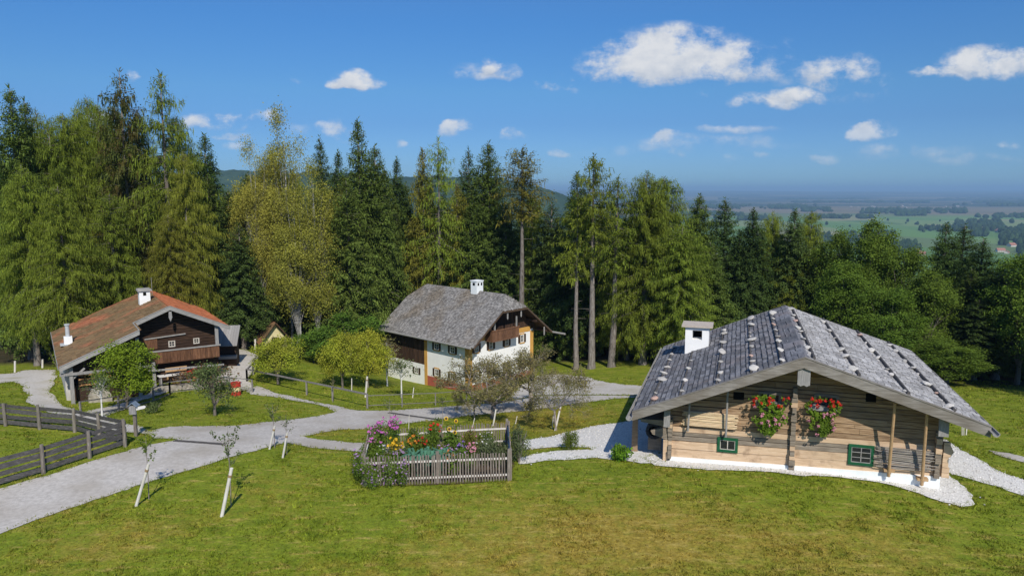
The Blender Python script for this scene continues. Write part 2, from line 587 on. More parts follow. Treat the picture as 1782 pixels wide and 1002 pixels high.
def grass_material(name, blades=False):
    m = bpy.data.materials.new(name)
    m.use_nodes = True
    nt = m.node_tree; nt.nodes.clear()
    N = nt.nodes.new; L = nt.links.new
    out = N('ShaderNodeOutputMaterial')
    bs = N('ShaderNodeBsdfPrincipled')
    bs.inputs['Roughness'].default_value = .9
    bs.inputs['Specular IOR Level'].default_value = .12
    g = N('ShaderNodeNewGeometry')
    at_ = N('ShaderNodeAttribute'); at_.attribute_name = 'dry'

    def noise(scale, detail=5, rough=.6):
        n = N('ShaderNodeTexNoise'); n.inputs['Scale'].default_value = scale; n.inputs['Detail'].default_value = detail; n.inputs['Roughness'].default_value = rough
        L(g.outputs['Position'], n.inputs['Vector'])
        return n.outputs['Fac']

    def ramp(src, cols):
        cr = N('ShaderNodeValToRGB'); el = cr.color_ramp.elements
        while len(el) < len(cols): el.new(.5)
        for e, (p, c) in zip(el, cols): e.position = p; e.color = (*c, 1)
        L(src, cr.inputs[0]); return cr.outputs[0]

    def mix(fac, a, b, mode='MIX'):
        x = N('ShaderNodeMix'); x.data_type = 'RGBA'; x.blend_type = mode
        if isinstance(fac, (int, float)): x.inputs[0].default_value = fac
        else: L(fac, x.inputs[0])
        for i, c in ((6, a), (7, b)):
            if isinstance(c, tuple): x.inputs[i].default_value = (*c, 1)
            else: L(c, x.inputs[i])
        return x.outputs[2]

    def rng(src, a, b, c=0.0, d=1.0):
        x = N('ShaderNodeMapRange'); x.inputs[1].default_value = a; x.inputs[2].default_value = b; x.inputs[3].default_value = c; x.inputs[4].default_value = d
        L(src, x.inputs[0]); return x.outputs[0]

    def mul(a, b):
        x = N('ShaderNodeMath'); x.operation = 'MULTIPLY'
        for i, c in enumerate((a, b)):
            if isinstance(c, (int, float)): x.inputs[i].default_value = c
            else: L(c, x.inputs[i])
        return x.outputs[0]
    green = ramp(noise(1.1, 6), [(.22, (.105, .145, .012)), (.45, (.165, .21, .017)), (.62, (.205, .24, .022)), (.8, (.26, .27, .036))])
    dry = ramp(noise(2.3, 6), [(.22, (.19, .145, .022)), (.5, (.30, .225, .038)), (.78, (.42, .315, .08))])
    dm = N('ShaderNodeMath'); dm.operation = 'ADD'
    L(at_.outputs['Fac'], dm.inputs[0]); L(rng(noise(1.7, 5), .3, .7, -.28, .28), dm.inputs[1])
    col = mix(rng(dm.outputs[0], .15, .85), green, dry)
    # tan streaks of dead grass
    stm = N('ShaderNodeMapping'); stm.inputs['Scale'].default_value = (.55, 1.9, 1); stm.inputs['Rotation'].default_value = (0, 0, -.25)
    L(g.outputs['Position'], stm.inputs[0])
    stn = N('ShaderNodeTexNoise'); stn.inputs['Scale'].default_value = 1.3; stn.inputs['Detail'].default_value = 7; stn.inputs['Roughness'].default_value = .7
    L(stm.outputs[0], stn.inputs['Vector'])
    col = mix(rng(stn.outputs['Fac'], .545, .66, 0, .8), col, (.40, .31, .085))
    col = mix(rng(stn.outputs['Fac'], .44, .33, 0, .6), col, (.085, .135, .012))
    # bare worn soil spots
    col = mix(rng(noise(.55, 6, .7), .66, .74, 0, .55), col, (.34, .22, .10))
    # fine mottling of the sward
    fine = mul(rng(noise(14, 5, .8), .28, .72, .52, 1.5), rng(noise(5.5, 4, .65), .3, .7, .72, 1.25))
    hs = N('ShaderNodeHueSaturation')
    L(fine, hs.inputs['Value']); L(col, hs.inputs['Color'])
    col = hs.outputs[0]
    if blades:
        hv = N('ShaderNodeHueSaturation'); L(rng(g.outputs['Random Per Island'], 0, 1, .62, 1.5), hv.inputs['Value']); L(col, hv.inputs['Color']); col = hv.outputs[0]
    else:
        # the far plain: pastures, bog, stubble and woods in patches
        sp = N('ShaderNodeSeparateXYZ'); L(g.outputs['Position'], sp.inputs[0])
        mp = N('ShaderNodeMapping'); mp.inputs['Scale'].default_value = (.0042, .0018, 0); mp.inputs['Rotation'].default_value = (0, 0, .25)
        L(g.outputs['Position'], mp.inputs[0])
        vo = N('ShaderNodeTexVoronoi'); vo.inputs['Scale'].default_value = 1.0; L(mp.outputs[0], vo.inputs['Vector'])
        sx = N('ShaderNodeSeparateColor'); L(vo.outputs['Color'], sx.inputs[0])
        fields = ramp(sx.outputs[0], [(.0, (.10, .19, .05)), (.35, (.13, .235, .055)), (.6, (.17, .24, .075)), (.8, (.26, .24, .12)), (1, (.085, .16, .04))])
        far = N('ShaderNodeTexNoise'); far.inputs['Scale'].default_value = .0011; far.inputs['Detail'].default_value = 5
        mp2 = N('ShaderNodeMapping'); mp2.inputs['Scale'].default_value = (.5, 1.2, 0); L(g.outputs['Position'], mp2.inputs[0]); L(mp2.outputs[0], far.inputs['Vector'])
        bog = rng(sp.outputs[1], 3700, 4300)
        fields = mix(bog, fields, ramp(far.outputs['Fac'], [(.3, (.15, .13, .07)), (.5, (.21, .165, .095)), (.62, (.12, .155, .055)), (.7, (.05, .08, .03))]))
        wood = mul(rng(far.outputs['Fac'], .40, .52), rng(sp.outputs[1], 5600, 6600))
        fields = mix(wood, fields, (.022, .04, .02))
        col = mix(rng(sp.outputs[1], 600, 900), col, fields)
        forest = mul(rng(sp.outputs[1], 84, 96), rng(sp.outputs[1], 600, 900, 1, 0))
        fl = N('ShaderNodeAttribute'); fl.attribute_name = 'litter'
        col = mix(fl.outputs['Fac'], col, ramp(noise(1.5, 5), [(.3, (.028, .03, .012)), (.7, (.07, .055, .03))]))
        b = N('ShaderNodeBump'); b.inputs['Strength'].default_value = .55; b.inputs['Distance'].default_value = .06
        L(noise(9, 6, .7), b.inputs['Height']); L(b.outputs[0], bs.inputs['Normal'])
    L(col, bs.inputs['Base Color'])
    sh = bs.outputs[0]
    if blades:
        tr = N('ShaderNodeBsdfTranslucent'); L(col, tr.inputs[0])
        ms = N('ShaderNodeMixShader'); ms.inputs[0].default_value = .3
        L(sh, ms.inputs[1]); L(tr.outputs[0], ms.inputs[2]); sh = ms.outputs[0]
    L(sh, out.inputs[0])
    return m


def set_attr(me, name, vals):
    a = me.attributes.new(name, 'FLOAT', 'POINT')
    a.data.foreach_set('value', np.asarray(vals, np.float32).ravel())


# the border of the forest floor (photo pixels), used for litter and the second rows of trees
def litter(x, y):
    """1 where the ground lies under the trees"""
    edge = np.interp(x, [-60, -36, -30, -22, -14, -6, 4, 9, 16, 24, 30, 36, 60], [68, 66, 70, 77, 78, 82, 80, 76, 72, 68, 64, 62, 60])
    return np.clip((y - edge + (fbm(x, y, .3, 9, 3) - .5) * 5) / 3, 0, 1) * (y < 700)


def build_ground():
    ny, nx = GXX.shape
    V = np.stack([GXX, GYY, GZ], -1).reshape(-1, 3)
    idx = np.arange(ny * nx).reshape(ny, nx)
    F = np.stack([idx[:-1, :-1], idx[:-1, 1:], idx[1:, 1:], idx[1:, :-1]], -1).reshape(-1, 4)
    me = np_mesh('ground', V, F, grass_material('ground_grass'), smooth=True)
    set_attr(me, 'dry', dryness(V[:, 0], V[:, 1]))
    set_attr(me, 'litter', litter(V[:, 0], V[:, 1]))
    o = link('ground', me)
    tag(o, kind='structure')


build_ground()

# ------------------------------------------------------------------ roads and paths (draped sheets with ragged edges)
M_ROAD = mk('road_gravel', [(.25, (.38, .35, .315)), (.5, (.51, .475, .43)), (.75, (.63, .59, .54))], scale=5, detail=8, bump=.5, bdist=.03, bscale=30, coord='World',
            scale2=.35, col2=(.36, .315, .255), amt2=.65, lo2=.46, hi2=.68)
M_YARD = mk('yard_gravel', [(.25, (.43, .40, .36)), (.5, (.55, .515, .47)), (.75, (.65, .615, .565))], scale=6, detail=8, bump=.5, bdist=.03, bscale=28, coord='World',
            scale2=.5, col2=(.36, .32, .20), amt2=.6, lo2=.5, hi2=.72)
M_WHITE = mk('white_gravel', [(.25, (.42, .40, .37)), (.45, (.66, .64, .60)), (.75, (.84, .82, .78))], scale=9, detail=6, bump=.8, bdist=.05, bscale=16, coord='World')
PATHS = {}


def smooth_poly(pts, step=.35, jit=.10, seed=0, sub=4):
    """Catmull-Rom through the corner points, resampled and jittered"""
    rnd = random.Random(seed)
    P = [Vector((p[0], p[1])) for p in pts]
    n = len(P)
    out = []
    for i in range(n):
        p0, p1, p2, p3 = P[i - 1], P[i], P[(i + 1) % n], P[(i + 2) % n]
        k = max(1, int((p2 - p1).length / step))
        for j in range(k):
            t = j / k
            q = .5 * ((2 * p1) + (p2 - p0) * t + (2 * p0 - 5 * p1 + 4 * p2 - p3) * t * t + (3 * p1 - p0 - 3 * p2 + p3) * t ** 3)
            lin = p1.lerp(p2, t)
            q = q * .6 + lin * .4
            w = (math.sin(q.x * 1.7 + q.y * .9 + seed) + math.sin(q.x * .6 - q.y * 1.3 + 2 * seed)) * jit * .8
            out.append((q.x + w + rnd.uniform(-jit, jit), q.y + w * .6 + rnd.uniform(-jit, jit)))
    return out


def drape(name, px, material, lift=.03, step=.4, jit=.09, grid=.6, seed=1, kind='structure', world_pts=None):
    pts = world_pts or [at(*p) for p in px]
    poly = smooth_poly(pts, step, jit, seed)
    PATHS.setdefault(name, []).append(poly)
    xs = [p[0] for p in poly]; ys = [p[1] for p in poly]
    gx, gy = np.meshgrid(np.arange(min(xs), max(xs), grid), np.arange(min(ys), max(ys), grid))
    gx, gy = gx.ravel(), gy.ravel()
    k = inpoly(gx, gy, poly)
    vin = [Vector(p) for p in poly] + [Vector((a, b)) for a, b in zip(gx[k], gy[k])]
    n = len(poly)
    r = geometry.delaunay_2d_cdt(vin, [(i, (i + 1) % n) for i in range(n)], [], 2, 1e-4)
    v2, f2 = r[0], r[2]
    cx = np.array([sum(v2[i].x for i in f) / len(f) for f in f2]); cy = np.array([sum(v2[i].y for i in f) / len(f) for f in f2])
    ok = inpoly(cx, cy, poly)
    X = np.array([v.x for v in v2]); Yv = np.array([v.y for v in v2])
    Z = gz(X, Yv) + lift
    me = bpy.data.meshes.new(name)
    me.from_pydata([(a, b, c) for a, b, c in zip(X, Yv, Z)], [], [f for f, o in zip(f2, ok) if o])
    me.materials.append(material)
    me.polygons.foreach_set('use_smooth', [True] * len(me.polygons))
    me.update()
    for p in me.polygons:
        break
    o = link(name, me)
    tag(o, kind=kind)
    return o


drape('gravel_road', [(-120, 890), (0, 850), (100, 822), (200, 791), (260, 774), (305, 766), (268, 762), (262, 752), (294, 743), (400, 741), (445, 737), (545, 725), (582, 717),
                      (545, 702), (480, 692), (440, 686), (425, 676), (440, 672), (500, 688), (560, 702), (625, 714), (690, 714), (760, 709), (812, 705), (870, 700), (935, 690), (1000, 688), (1115, 690),
                      (1060, 695), (1000, 703), (940, 712), (880, 718), (820, 723), (760, 731), (700, 738), (645, 746), (590, 748), (528, 759), (560, 765), (622, 770), (700, 776), (700, 792), (617, 786), (545, 780),
                      (505, 771), (470, 778), (400, 795), (330, 818), (240, 846), (150, 875), (70, 902), (-120, 965)], M_ROAD, seed=3)
drape('gravel_yard', [(880, 697), (905, 672), (935, 655), (975, 652), (1020, 657), (1060, 667), (1112, 672), (1150, 676), (1150, 692), (1115, 689), (1000, 687), (935, 689)], M_YARD, lift=.045, seed=5)
drape('farm_track', [(262, 757), (225, 752), (180, 746), (130, 730), (100, 720), (66, 712), (48, 700), (45, 682), (28, 664), (-40, 672), (-40, 655), (20, 650), (50, 644), (92, 645), (97, 660), (88, 682), (105, 700), (126, 713), (180, 722), (205, 736), (240, 742), (264, 752)], M_YARD, lift=.04, seed=7)
drape('house_path', [(190, 723), (230, 704), (268, 690), (300, 680), (345, 677), (400, 670), (425, 680), (440, 671), (430, 655), (448, 640), (456, 625), (436, 612), (388, 606), (380, 640), (384, 652), (330, 668), (290, 676), (262, 684), (220, 700), (150, 716), (160, 722)], M_YARD, lift=.05, seed=9)
drape('pebble_apron', [(905, 782), (912, 766), (945, 762), (970, 757), (1002, 749), (1040, 740), (1075, 736), (1110, 730), (1150, 735), (1180, 780), (1150, 806), (1060, 800), (1035, 798), (945, 803), (905, 808), (905, 797), (960, 786), (1028, 783), (1030, 780), (975, 778)], M_WHITE, lift=.04, seed=11)
drape('pebble_border', [(1120, 800), (1140, 810), (1205, 815), (1290, 821), (1380, 827), (1450, 830), (1530, 840), (1600, 859), (1640, 874), (1694, 881), (1682, 852), (1652, 826), (1640, 815), (1500, 815), (1300, 800), (1160, 790)], M_WHITE, lift=.05, seed=13, jit=.12)
drape('gravel_path', [(1640, 764), (1662, 776), (1702, 801), (1750, 825), (1800, 842), (1860, 862), (1860, 890), (1782, 866), (1735, 848), (1690, 834), (1650, 824), (1625, 800)], M_WHITE, lift=.035, seed=15)
drape('garden_path', [(1722, 784), (1758, 789), (1800, 799), (1860, 812), (1860, 824), (1782, 806), (1745, 796)], M_ROAD, lift=.035, seed=17)

# ------------------------------------------------------------------ houses: shared helpers
class Face:
    """a wall face: a runs along it, n out of it, z up"""

    def __init__(self, o, a, n):
        self.o = Vector(o); self.a = Vector(a); self.n = Vector(n)

    def p(self, a, n, z):
        return self.o + self.a * a + self.n * n + Vector((0, 0, z))

    def box(self, mb, a0, a1, n0, n1, z0, z1, m=0):
        P = self.p
        vs = [P(a0, n0, z0), P(a1, n0, z0), P(a1, n1, z0), P(a0, n1, z0), P(a0, n0, z1), P(a1, n0, z1), P(a1, n1, z1), P(a0, n1, z1)]
        fs = [(0, 3, 2, 1), (4, 5, 6, 7), (0, 1, 5, 4), (1, 2, 6, 5), (2, 3, 7, 6), (3, 0, 4, 7)]
        if self.a.cross(self.n).z < 0: fs = [f[::-1] for f in fs]
        mb.add(vs, fs, m)


def shingles(mb, E0, U, V, lenU, lenV, w, expo, t, seed, u0f=None, u1f=None, m=0, jit=.25, wj=.3, lift=.0, gap=.014, edge=None):
    rnd = random.Random(seed)
    E0, U, V = Vector(E0), Vector(U).normalized(), Vector(V).normalized()
    Nn = U.cross(V)
    if Nn.z < 0: Nn = -Nn
    nrow = max(1, int(round(lenV / expo)))
    ex = lenV / nrow
    for j in range(nrow):
        v0 = j * ex - (.04 if j == 0 else 0); v1 = min((j + 1) * ex + ex * .35, lenV + .02)
        ua = u0f((j + .5) * ex) if u0f else 0.0
        ub = u1f((j + .5) * ex) if u1f else lenU
        u = ua - rnd.random() * w * .5
        first = True
        while u < ub - .02:
            ww = w * (1 + rnd.uniform(-wj, wj))
            a = max(u, ua); b = min(u + ww - gap, ub)
            if b - a > .02:
                dv = rnd.uniform(-jit, jit) * .12 * ex; dt = t * (1 + rnd.uniform(-.25, .5))
                k = rnd.uniform(-.006, .006)
                B = lambda uu, vv, h: E0 + U * uu + V * vv + Nn * (h + lift)
                lo = v0 + dv
                vs = [B(a, lo, dt + k), B(b, lo, dt - k), B(b, v1, t * .35), B(a, v1, t * .35), B(a, lo, -.01), B(b, lo, -.01)]
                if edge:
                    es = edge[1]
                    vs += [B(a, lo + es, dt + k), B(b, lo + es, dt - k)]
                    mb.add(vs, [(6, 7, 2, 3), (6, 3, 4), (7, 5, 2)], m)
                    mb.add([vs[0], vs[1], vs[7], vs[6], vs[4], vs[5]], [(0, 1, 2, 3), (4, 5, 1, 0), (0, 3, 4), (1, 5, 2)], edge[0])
                else:
                    mb.add(vs, [(0, 1, 2, 3), (4, 5, 1, 0), (0, 3, 4), (1, 5, 2)], m)
            u += ww


def hit(px, py, P, n):
    """where the sight line through a photo pixel meets the plane through P with normal n"""
    r = Vector(((px - 891) / FPX, CP - (py - 501) / FPX * SP, -((py - 501) / FPX * CP + SP)))
    c = Vector((0, 0, CAMH))
    return c + r * ((Vector(P) - c).dot(Vector(n)) / r.dot(Vector(n)))


WOODG = (.30, .29, .275)
M_GREYWOOD = mk('grey_wood', [(.25, (.17, .165, .16)), (.5, (.29, .28, .265)), (.75, (.40, .385, .36))], scale=2.2, stretch=(1.2, 12, 12), detail=7, bump=.5, island=.12, bscale=3)
M_GREYWOOD_Z = mk('grey_wood_upright', [(.25, (.16, .155, .15)), (.5, (.28, .27, .26)), (.75, (.39, .375, .355))], scale=2.2, stretch=(12, 12, 1.2), detail=7, bump=.5, island=.12, bscale=3)
M_TAN = mk('new_larch_logs', [(.22, (.46, .31, .19)), (.5, (.60, .43, .28)), (.78, (.70, .53, .37))], scale=1.6, stretch=(1, 7, 7), detail=7, bump=.35, island=.08, bscale=3, scale2=2.2, col2=(.30, .20, .13), amt2=.75, lo2=.56, hi2=.74)
M_TANPOLE = mk('tan_pole_wood', [(.3, (.36, .22, .11)), (.7, (.56, .38, .21))], scale=3, stretch=(9, 9, 1), detail=6, bump=.3)
M_OLDLOG = mk('old_grey_log', [(.25, (.13, .10, .075)), (.5, (.235, .195, .15)), (.75, (.36, .31, .25))], scale=1.8, stretch=(1, 11, 11), detail=8, bump=.7, bscale=3, island=.1)
M_BROWNLOG = mk('weathered_brown_log', [(.22, (.085, .05, .028)), (.40, (.24, .15, .085)), (.58, (.39, .265, .16)), (.8, (.55, .41, .275))], scale=1.5, stretch=(1, 13, 13), detail=8, bump=.8, bscale=3, island=.22, scale2=.8, col2=(.22, .165, .115), amt2=.45)
M_DARKWOOD = mk('dark_brown_wood', [(.25, (.018, .011, .008)), (.5, (.045, .026, .017)), (.75, (.095, .055, .034))], scale=2, stretch=(1, 10, 10), detail=7, bump=.5, bscale=3, island=.2)
M_DARKBOARD = mk('brown_boards_upright', [(.25, (.06, .028, .016)), (.5, (.135, .065, .035)), (.75, (.24, .125, .065))], scale=2.2, stretch=(9, 9, .8), detail=7, bump=.5, bscale=3, island=.28)
M_WHITEWALL = mk('limewash', [(.3, (.80, .80, .79)), (.7, (.88, .88, .87))], scale=1.5, detail=7, bump=.25, bscale=14, bdist=.01, rough=.95, scale2=.5, col2=(.70, .68, .64), amt2=.4, lo2=.55, hi2=.8)
M_PLINTH = mk('white_plinth', [(.3, (.76, .80, .80)), (.7, (.86, .89, .89))], scale=2, detail=6, bump=.3, bscale=12, bdist=.012, rough=.95, scale2=1.2, col2=(.55, .53, .48), amt2=.5, lo2=.6, hi2=.8)
M_GREEN = mk('green_paint', [(.3, (.006, .075, .03)), (.7, (.012, .11, .045))], scale=6, detail=4, rough=.5, spec=.4, bump=.1)
M_PANE = mk('window_glass', [(.3, (.012, .013, .016)), (.7, (.03, .033, .04))], scale=1.5, detail=2, rough=.08, spec=.7)
M_SASH = mk('pale_sash', [(.3, (.46, .42, .36)), (.7, (.60, .55, .48))], scale=5, detail=4, rough=.7)
M_STONEW = mk('pale_field_stone', [(.25, (.31, .295, .27)), (.5, (.46, .44, .41)), (.75, (.62, .60, .56))], scale=5, detail=7, bump=.6, bscale=12, objrand=.24)
M_STONEP = mk('reddish_field_stone', [(.25, (.34, .22, .18)), (.5, (.48, .33, .27)), (.75, (.58, .44, .37))], scale=5, detail=7, bump=.5, bscale=12, objrand=.12)
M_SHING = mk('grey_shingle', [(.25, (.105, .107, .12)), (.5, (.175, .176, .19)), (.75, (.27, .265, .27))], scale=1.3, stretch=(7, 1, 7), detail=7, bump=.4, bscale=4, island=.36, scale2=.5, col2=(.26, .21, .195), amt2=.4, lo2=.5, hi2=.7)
M_SHING_R = mk('grey_shingle_pale', [(.25, (.26, .25, .245)), (.5, (.39, .38, .37)), (.75, (.52, .50, .485))], scale=1.3, stretch=(7, 1, 7), detail=7, bump=.5, bscale=4, island=.34, scale2=.6, col2=(.20, .185, .175), amt2=.5, lo2=.5, hi2=.7)  # paler grey for the slope without the chimney
M_EDGE = mk('shingle_edge_shade', [(.3, (.025, .025, .028)), (.7, (.085, .083, .085))], scale=3, detail=5, island=.4)  # shadow lines between the courses, painted as dark strips on the shingle edges
M_BARGE = mk('barge_wood', [(.25, (.12, .105, .09)), (.5, (.235, .215, .19)), (.75, (.36, .335, .305))], scale=1.4, stretch=(1, 12, 9), detail=8, bump=.6, island=.1, bscale=3, scale2=.7, col2=(.16, .135, .105), amt2=.6)
M_POLE = mk('dark_weight_pole', [(.3, (.05, .047, .045)), (.7, (.13, .12, .115))], scale=2, stretch=(8, 1, 8), detail=6, bump=.4)
M_CONC = mk('pale_slab', [(.3, (.42, .36, .30)), (.7, (.54, .47, .40))], scale=5, detail=6, bump=.3)
M_DARK = mk('dark_opening', [(.3, (.006, .006, .006)), (.7, (.014, .013, .012))], scale=3, detail=2, rough=1, spec=0)


def window(parent, F, a0, a1, z0, z1, frame_w, mats, n=0.0, mull=(2, 2), label=None, shutters=None, surround=None, name='window'):
    """frame (the window), with sash and pane, and shutters and surround where it has them"""
    fm, sm = mats
    mb = MB()
    F.box(mb, a0, a0 + frame_w, n, n + .055, z0, z1); F.box(mb, a1 - frame_w, a1, n, n + .055, z0, z1)
    F.box(mb, a0 + frame_w, a1 - frame_w, n, n + .052, z1 - frame_w, z1); F.box(mb, a0 + frame_w, a1 - frame_w, n, n + .06, z0, z0 + frame_w)
    w = mb.build(name, fm, parent)
    if label: w['label'] = label
    b0, b1, c0, c1 = a0 + frame_w, a1 - frame_w, z0 + frame_w, z1 - frame_w
    mb = MB()
    F.box(mb, b0, b1, n + .004, n + .012, c0, c1)
    mb.build('pane', M_PANE, w)
    mb = MB()
    t = .03
    F.box(mb, b0, b0 + t, n + .012, n + .036, c0, c1); F.box(mb, b1 - t, b1, n + .012, n + .036, c0, c1)
    F.box(mb, b0 + t, b1 - t, n + .012, n + .034, c0, c0 + t); F.box(mb, b0 + t, b1 - t, n + .012, n + .034, c1 - t, c1)
    for k in range(1, mull[0]):
        x = b0 + (b1 - b0) * k / mull[0]; F.box(mb, x - t * .7, x + t * .7, n + .012, n + .038, c0 + t, c1 - t)
    for k in range(1, mull[1]):
        z = c0 + (c1 - c0) * k / mull[1]; F.box(mb, b0 + t, b1 - t, n + .012, n + .030, z - t * .45, z + t * .45)
    mb.build('sash', sm, w)
    if shutters:
        sw, smat = shutters
        for s0, s1 in ((a0 - sw, a0 - .01), (a1 + .01, a1 + sw)):
            mb = MB()
            F.box(mb, s0, s1, n, n + .045, z0 - .02, z1 + .02)
            F.box(mb, s0 + .05, s1 - .05, n + .045, n + .06, z0 + .06, (z0 + z1) / 2 - .04); F.box(mb, s0 + .05, s1 - .05, n + .045, n + .06, (z0 + z1) / 2 + .04, z1 - .06)
            mb.build('shutter', smat, w)
    if surround:
        sw, smat = surround
        mb = MB()
        F.box(mb, a0 - sw, a1 + sw, n, n + .02, z1, z1 + sw * 1.3); F.box(mb, a0 - sw, a1 + sw, n, n + .07, z0 - sw, z0)
        mb.build('surround', smat, w)
    return w


def log_course(mb, F, a0, a1, z0, z1, depth=.16, m=0, tilt=0.0, rnd=random, ch=.03):
    """one squared log of a wall with chamfered arrises"""
    o = rnd.uniform(-.012, .012)
    prof = [(-depth, z0), (-.035 + o, z0 + .004), (o, z0 + ch), (o, z1 - ch), (-.035 + o, z1 - .004), (-depth, z1)]
    vs = []
    for a in (a0, a1):
        for n, z in prof: vs.append(F.p(a, n, z + tilt * a))
    k = len(prof)
    fs = [tuple(range(k)), tuple(range(2 * k - 1, k - 1, -1))] + [(i, i + k, (i + 1) % k + k, (i + 1) % k) for i in range(k)]
    mb.add(vs, fs, m)


def stone_mesh(name, seed, material, s=(1, 1, 1)):
    rnd = random.Random(seed)
    import bmesh
    bm = bmesh.new()
    bmesh.ops.create_icosphere(bm, subdivisions=3, radius=1)
    off = Vector((rnd.uniform(0, 50), rnd.uniform(0, 50), rnd.uniform(0, 50)))
    for v in bm.verts:
        d = 1 + .34 * mnoise.noise(v.co * 1.1 + off) + .14 * mnoise.noise(v.co * 2.9 + off)
        v.co = Vector((v.co.x * s[0], v.co.y * s[1], v.co.z * s[2])) * d
    me = bpy.data.meshes.new(name); bm.to_mesh(me); bm.free()
    me.materials.append(material)
    me.polygons.foreach_set('use_smooth', [True] * len(me.polygons))
    return me


# ------------------------------------------------------------------ the log farmhouse with the stone-weighted roof
O1 = Vector((13.33, 33.0, 0.0)); PH1 = .2955
h1 = empty('log_farmhouse', O1, -PH1)
tag(h1, 'low log farmhouse with a stone weighted grey shingle roof and flowers under its gable', 'farmhouse')
e1 = Vector((math.cos(PH1), -math.sin(PH1), 0)); d1 = Vector((math.sin(PH1), math.cos(PH1), 0))
W1 = lambda x, y, z: O1 + e1 * x + d1 * y + Vector((0, 0, z))
RZ, LX, LZ, RX, RZE, L1 = 5.70, -7.73, 2.47, 7.54, 3.18, 15.95
SL, SR = (RZ - LZ) / -LX, (RZ - RZE) / RX


def roof1(x):
    return RZ + SL * x if x < 0 else RZ - SR * x


FG = Face((0, 1.5, 0), (1, 0, 0), (0, -1, 0))
rnd = random.Random(4)
# walls
mb = MB()
TILT = .029
z = .06
spec = [(.42, 0), (.40, 0), (.24, 1), (.20, 1), (.27, 0)]
while len(spec) < 20: spec.append((rnd.choice((.2, .25, .29, .33, .36)), 2))
for hgt, mi in spec:
    zt = z + hgt
    tl = TILT * max(0, 1 - z / 3.5)
    xa = max(-6.1, -(RZ - .2 - zt) / SL); xb = min(6.2, (RZ - .2 - zt) / SR)
    if xb - xa < .5: break
    if mi == 2:      # old logs come in shorter lengths
        cuts = [xa] + sorted(c for c in (rnd.uniform(-4, -1), rnd.uniform(.5, 4)) if xa + .6 < c < xb - .6) + [xb]
    else:
        cuts = [xa] + [c for c in (-.25,) if xa < c < xb] + [xb]
    for c0, c1 in zip(cuts[:-1], cuts[1:]):
        log_course(mb, FG, c0 + .002, c1 - .006, z + (rnd.uniform(0, .006) if mi == 2 else 0), zt - (.004 if mi == 0 else rnd.uniform(.003, .012)), m=mi, tilt=tl, rnd=rnd, ch={0: .008, 1: .02, 2: rnd.uniform(.008, .028)}[mi])
    z = zt
wl = mb.build('log_wall', [M_TAN, M_OLDLOG, M_BROWNLOG], h1)
mb = MB()
mb.prism([(-6.08, -.16), (6.18, .22), (6.18, 3.3), (0, 5.42), (-6.08, 2.86)], 'y', 1.68, 1.74)
mb.prism([(-6.05, -.1), (6.1, .1), (6.1, 3.3), (0, 5.42), (-6.05, 2.86)], 'y', 14.3, 14.5)
for k in range(12):
    mb.box(-6.12, -5.9, 1.74, 14.3, -.1 + k * .25, .14 + k * .25)
    mb.box(6.0, 6.2, 1.74, 14.3, .1 + k * .25, .34 + k * .25)
mb.build('side_wall', M_BROWNLOG, h1)
mb = MB()
mb.prism([(-6.0, -1.2), (6.16, -1.5), (6.16, .06 + TILT * 6.1 + .012), (-6.0, .06 - TILT * 6.1 + .012)], 'y', 1.42, 14.4)
mb.build('plinth', M_PLINTH, h1)
# corner and partition log ends
rndc = random.Random(8)
for xc, z0, z1, wd in ((-6.02, -.12, 1.9, .2), (-.24, -.1, 3.9, .24), (5.98, .2, 2.3, .24)):
    mb = MB()
    z = z0
    while z < z1:
        hh = rndc.uniform(.2, .27)
        dep = rndc.uniform(.16, .34); ww = wd * rndc.uniform(.75, 1.2)
        mb.box(xc - ww / 2, xc + ww / 2, 1.5 - dep, 1.5 + rndc.uniform(.0, .01), z + .008, z + hh - .012, m=0 if rndc.random() < .75 else 1)
        z += hh
    mb.build('log_ends', [M_OLDLOG, M_TAN], h1)
# the long log with a hewn bracket end, past the left corner
mb = MB()
mb.prism([(-6.15, .78), (-6.9, 1.02), (-7.0, 1.2), (-6.5, 1.36), (-6.15, 1.4)], 'y', 1.35, 1.6)
mb.prism([(-6.15, 1.42), (-6.55, 1.5), (-7.5, 1.62), (-7.5, 1.75), (-6.15, 1.8)], 'y', 1.35, 14.0)
mb.box(-6.35, -6.13, 1.36, 1.62, -.3, .78, m=1)
mb.build('corner_bracket', [M_OLDLOG, M_TAN], h1)
mb = MB()
mb.prism([(6.2, 1.2), (6.5, 1.25), (6.62, 1.5), (6.5, 1.75), (6.2, 1.8)], 'y', 1.36, 1.62, m=1)
for k in range(7):
    mb.box(6.2, 6.46 + rndc.uniform(-.05, .05), 1.38, 1.6, .25 + k * .24, .47 + k * .24, m=1)
mb.build('corner_bracket', [M_OLDLOG, M_TAN], h1)
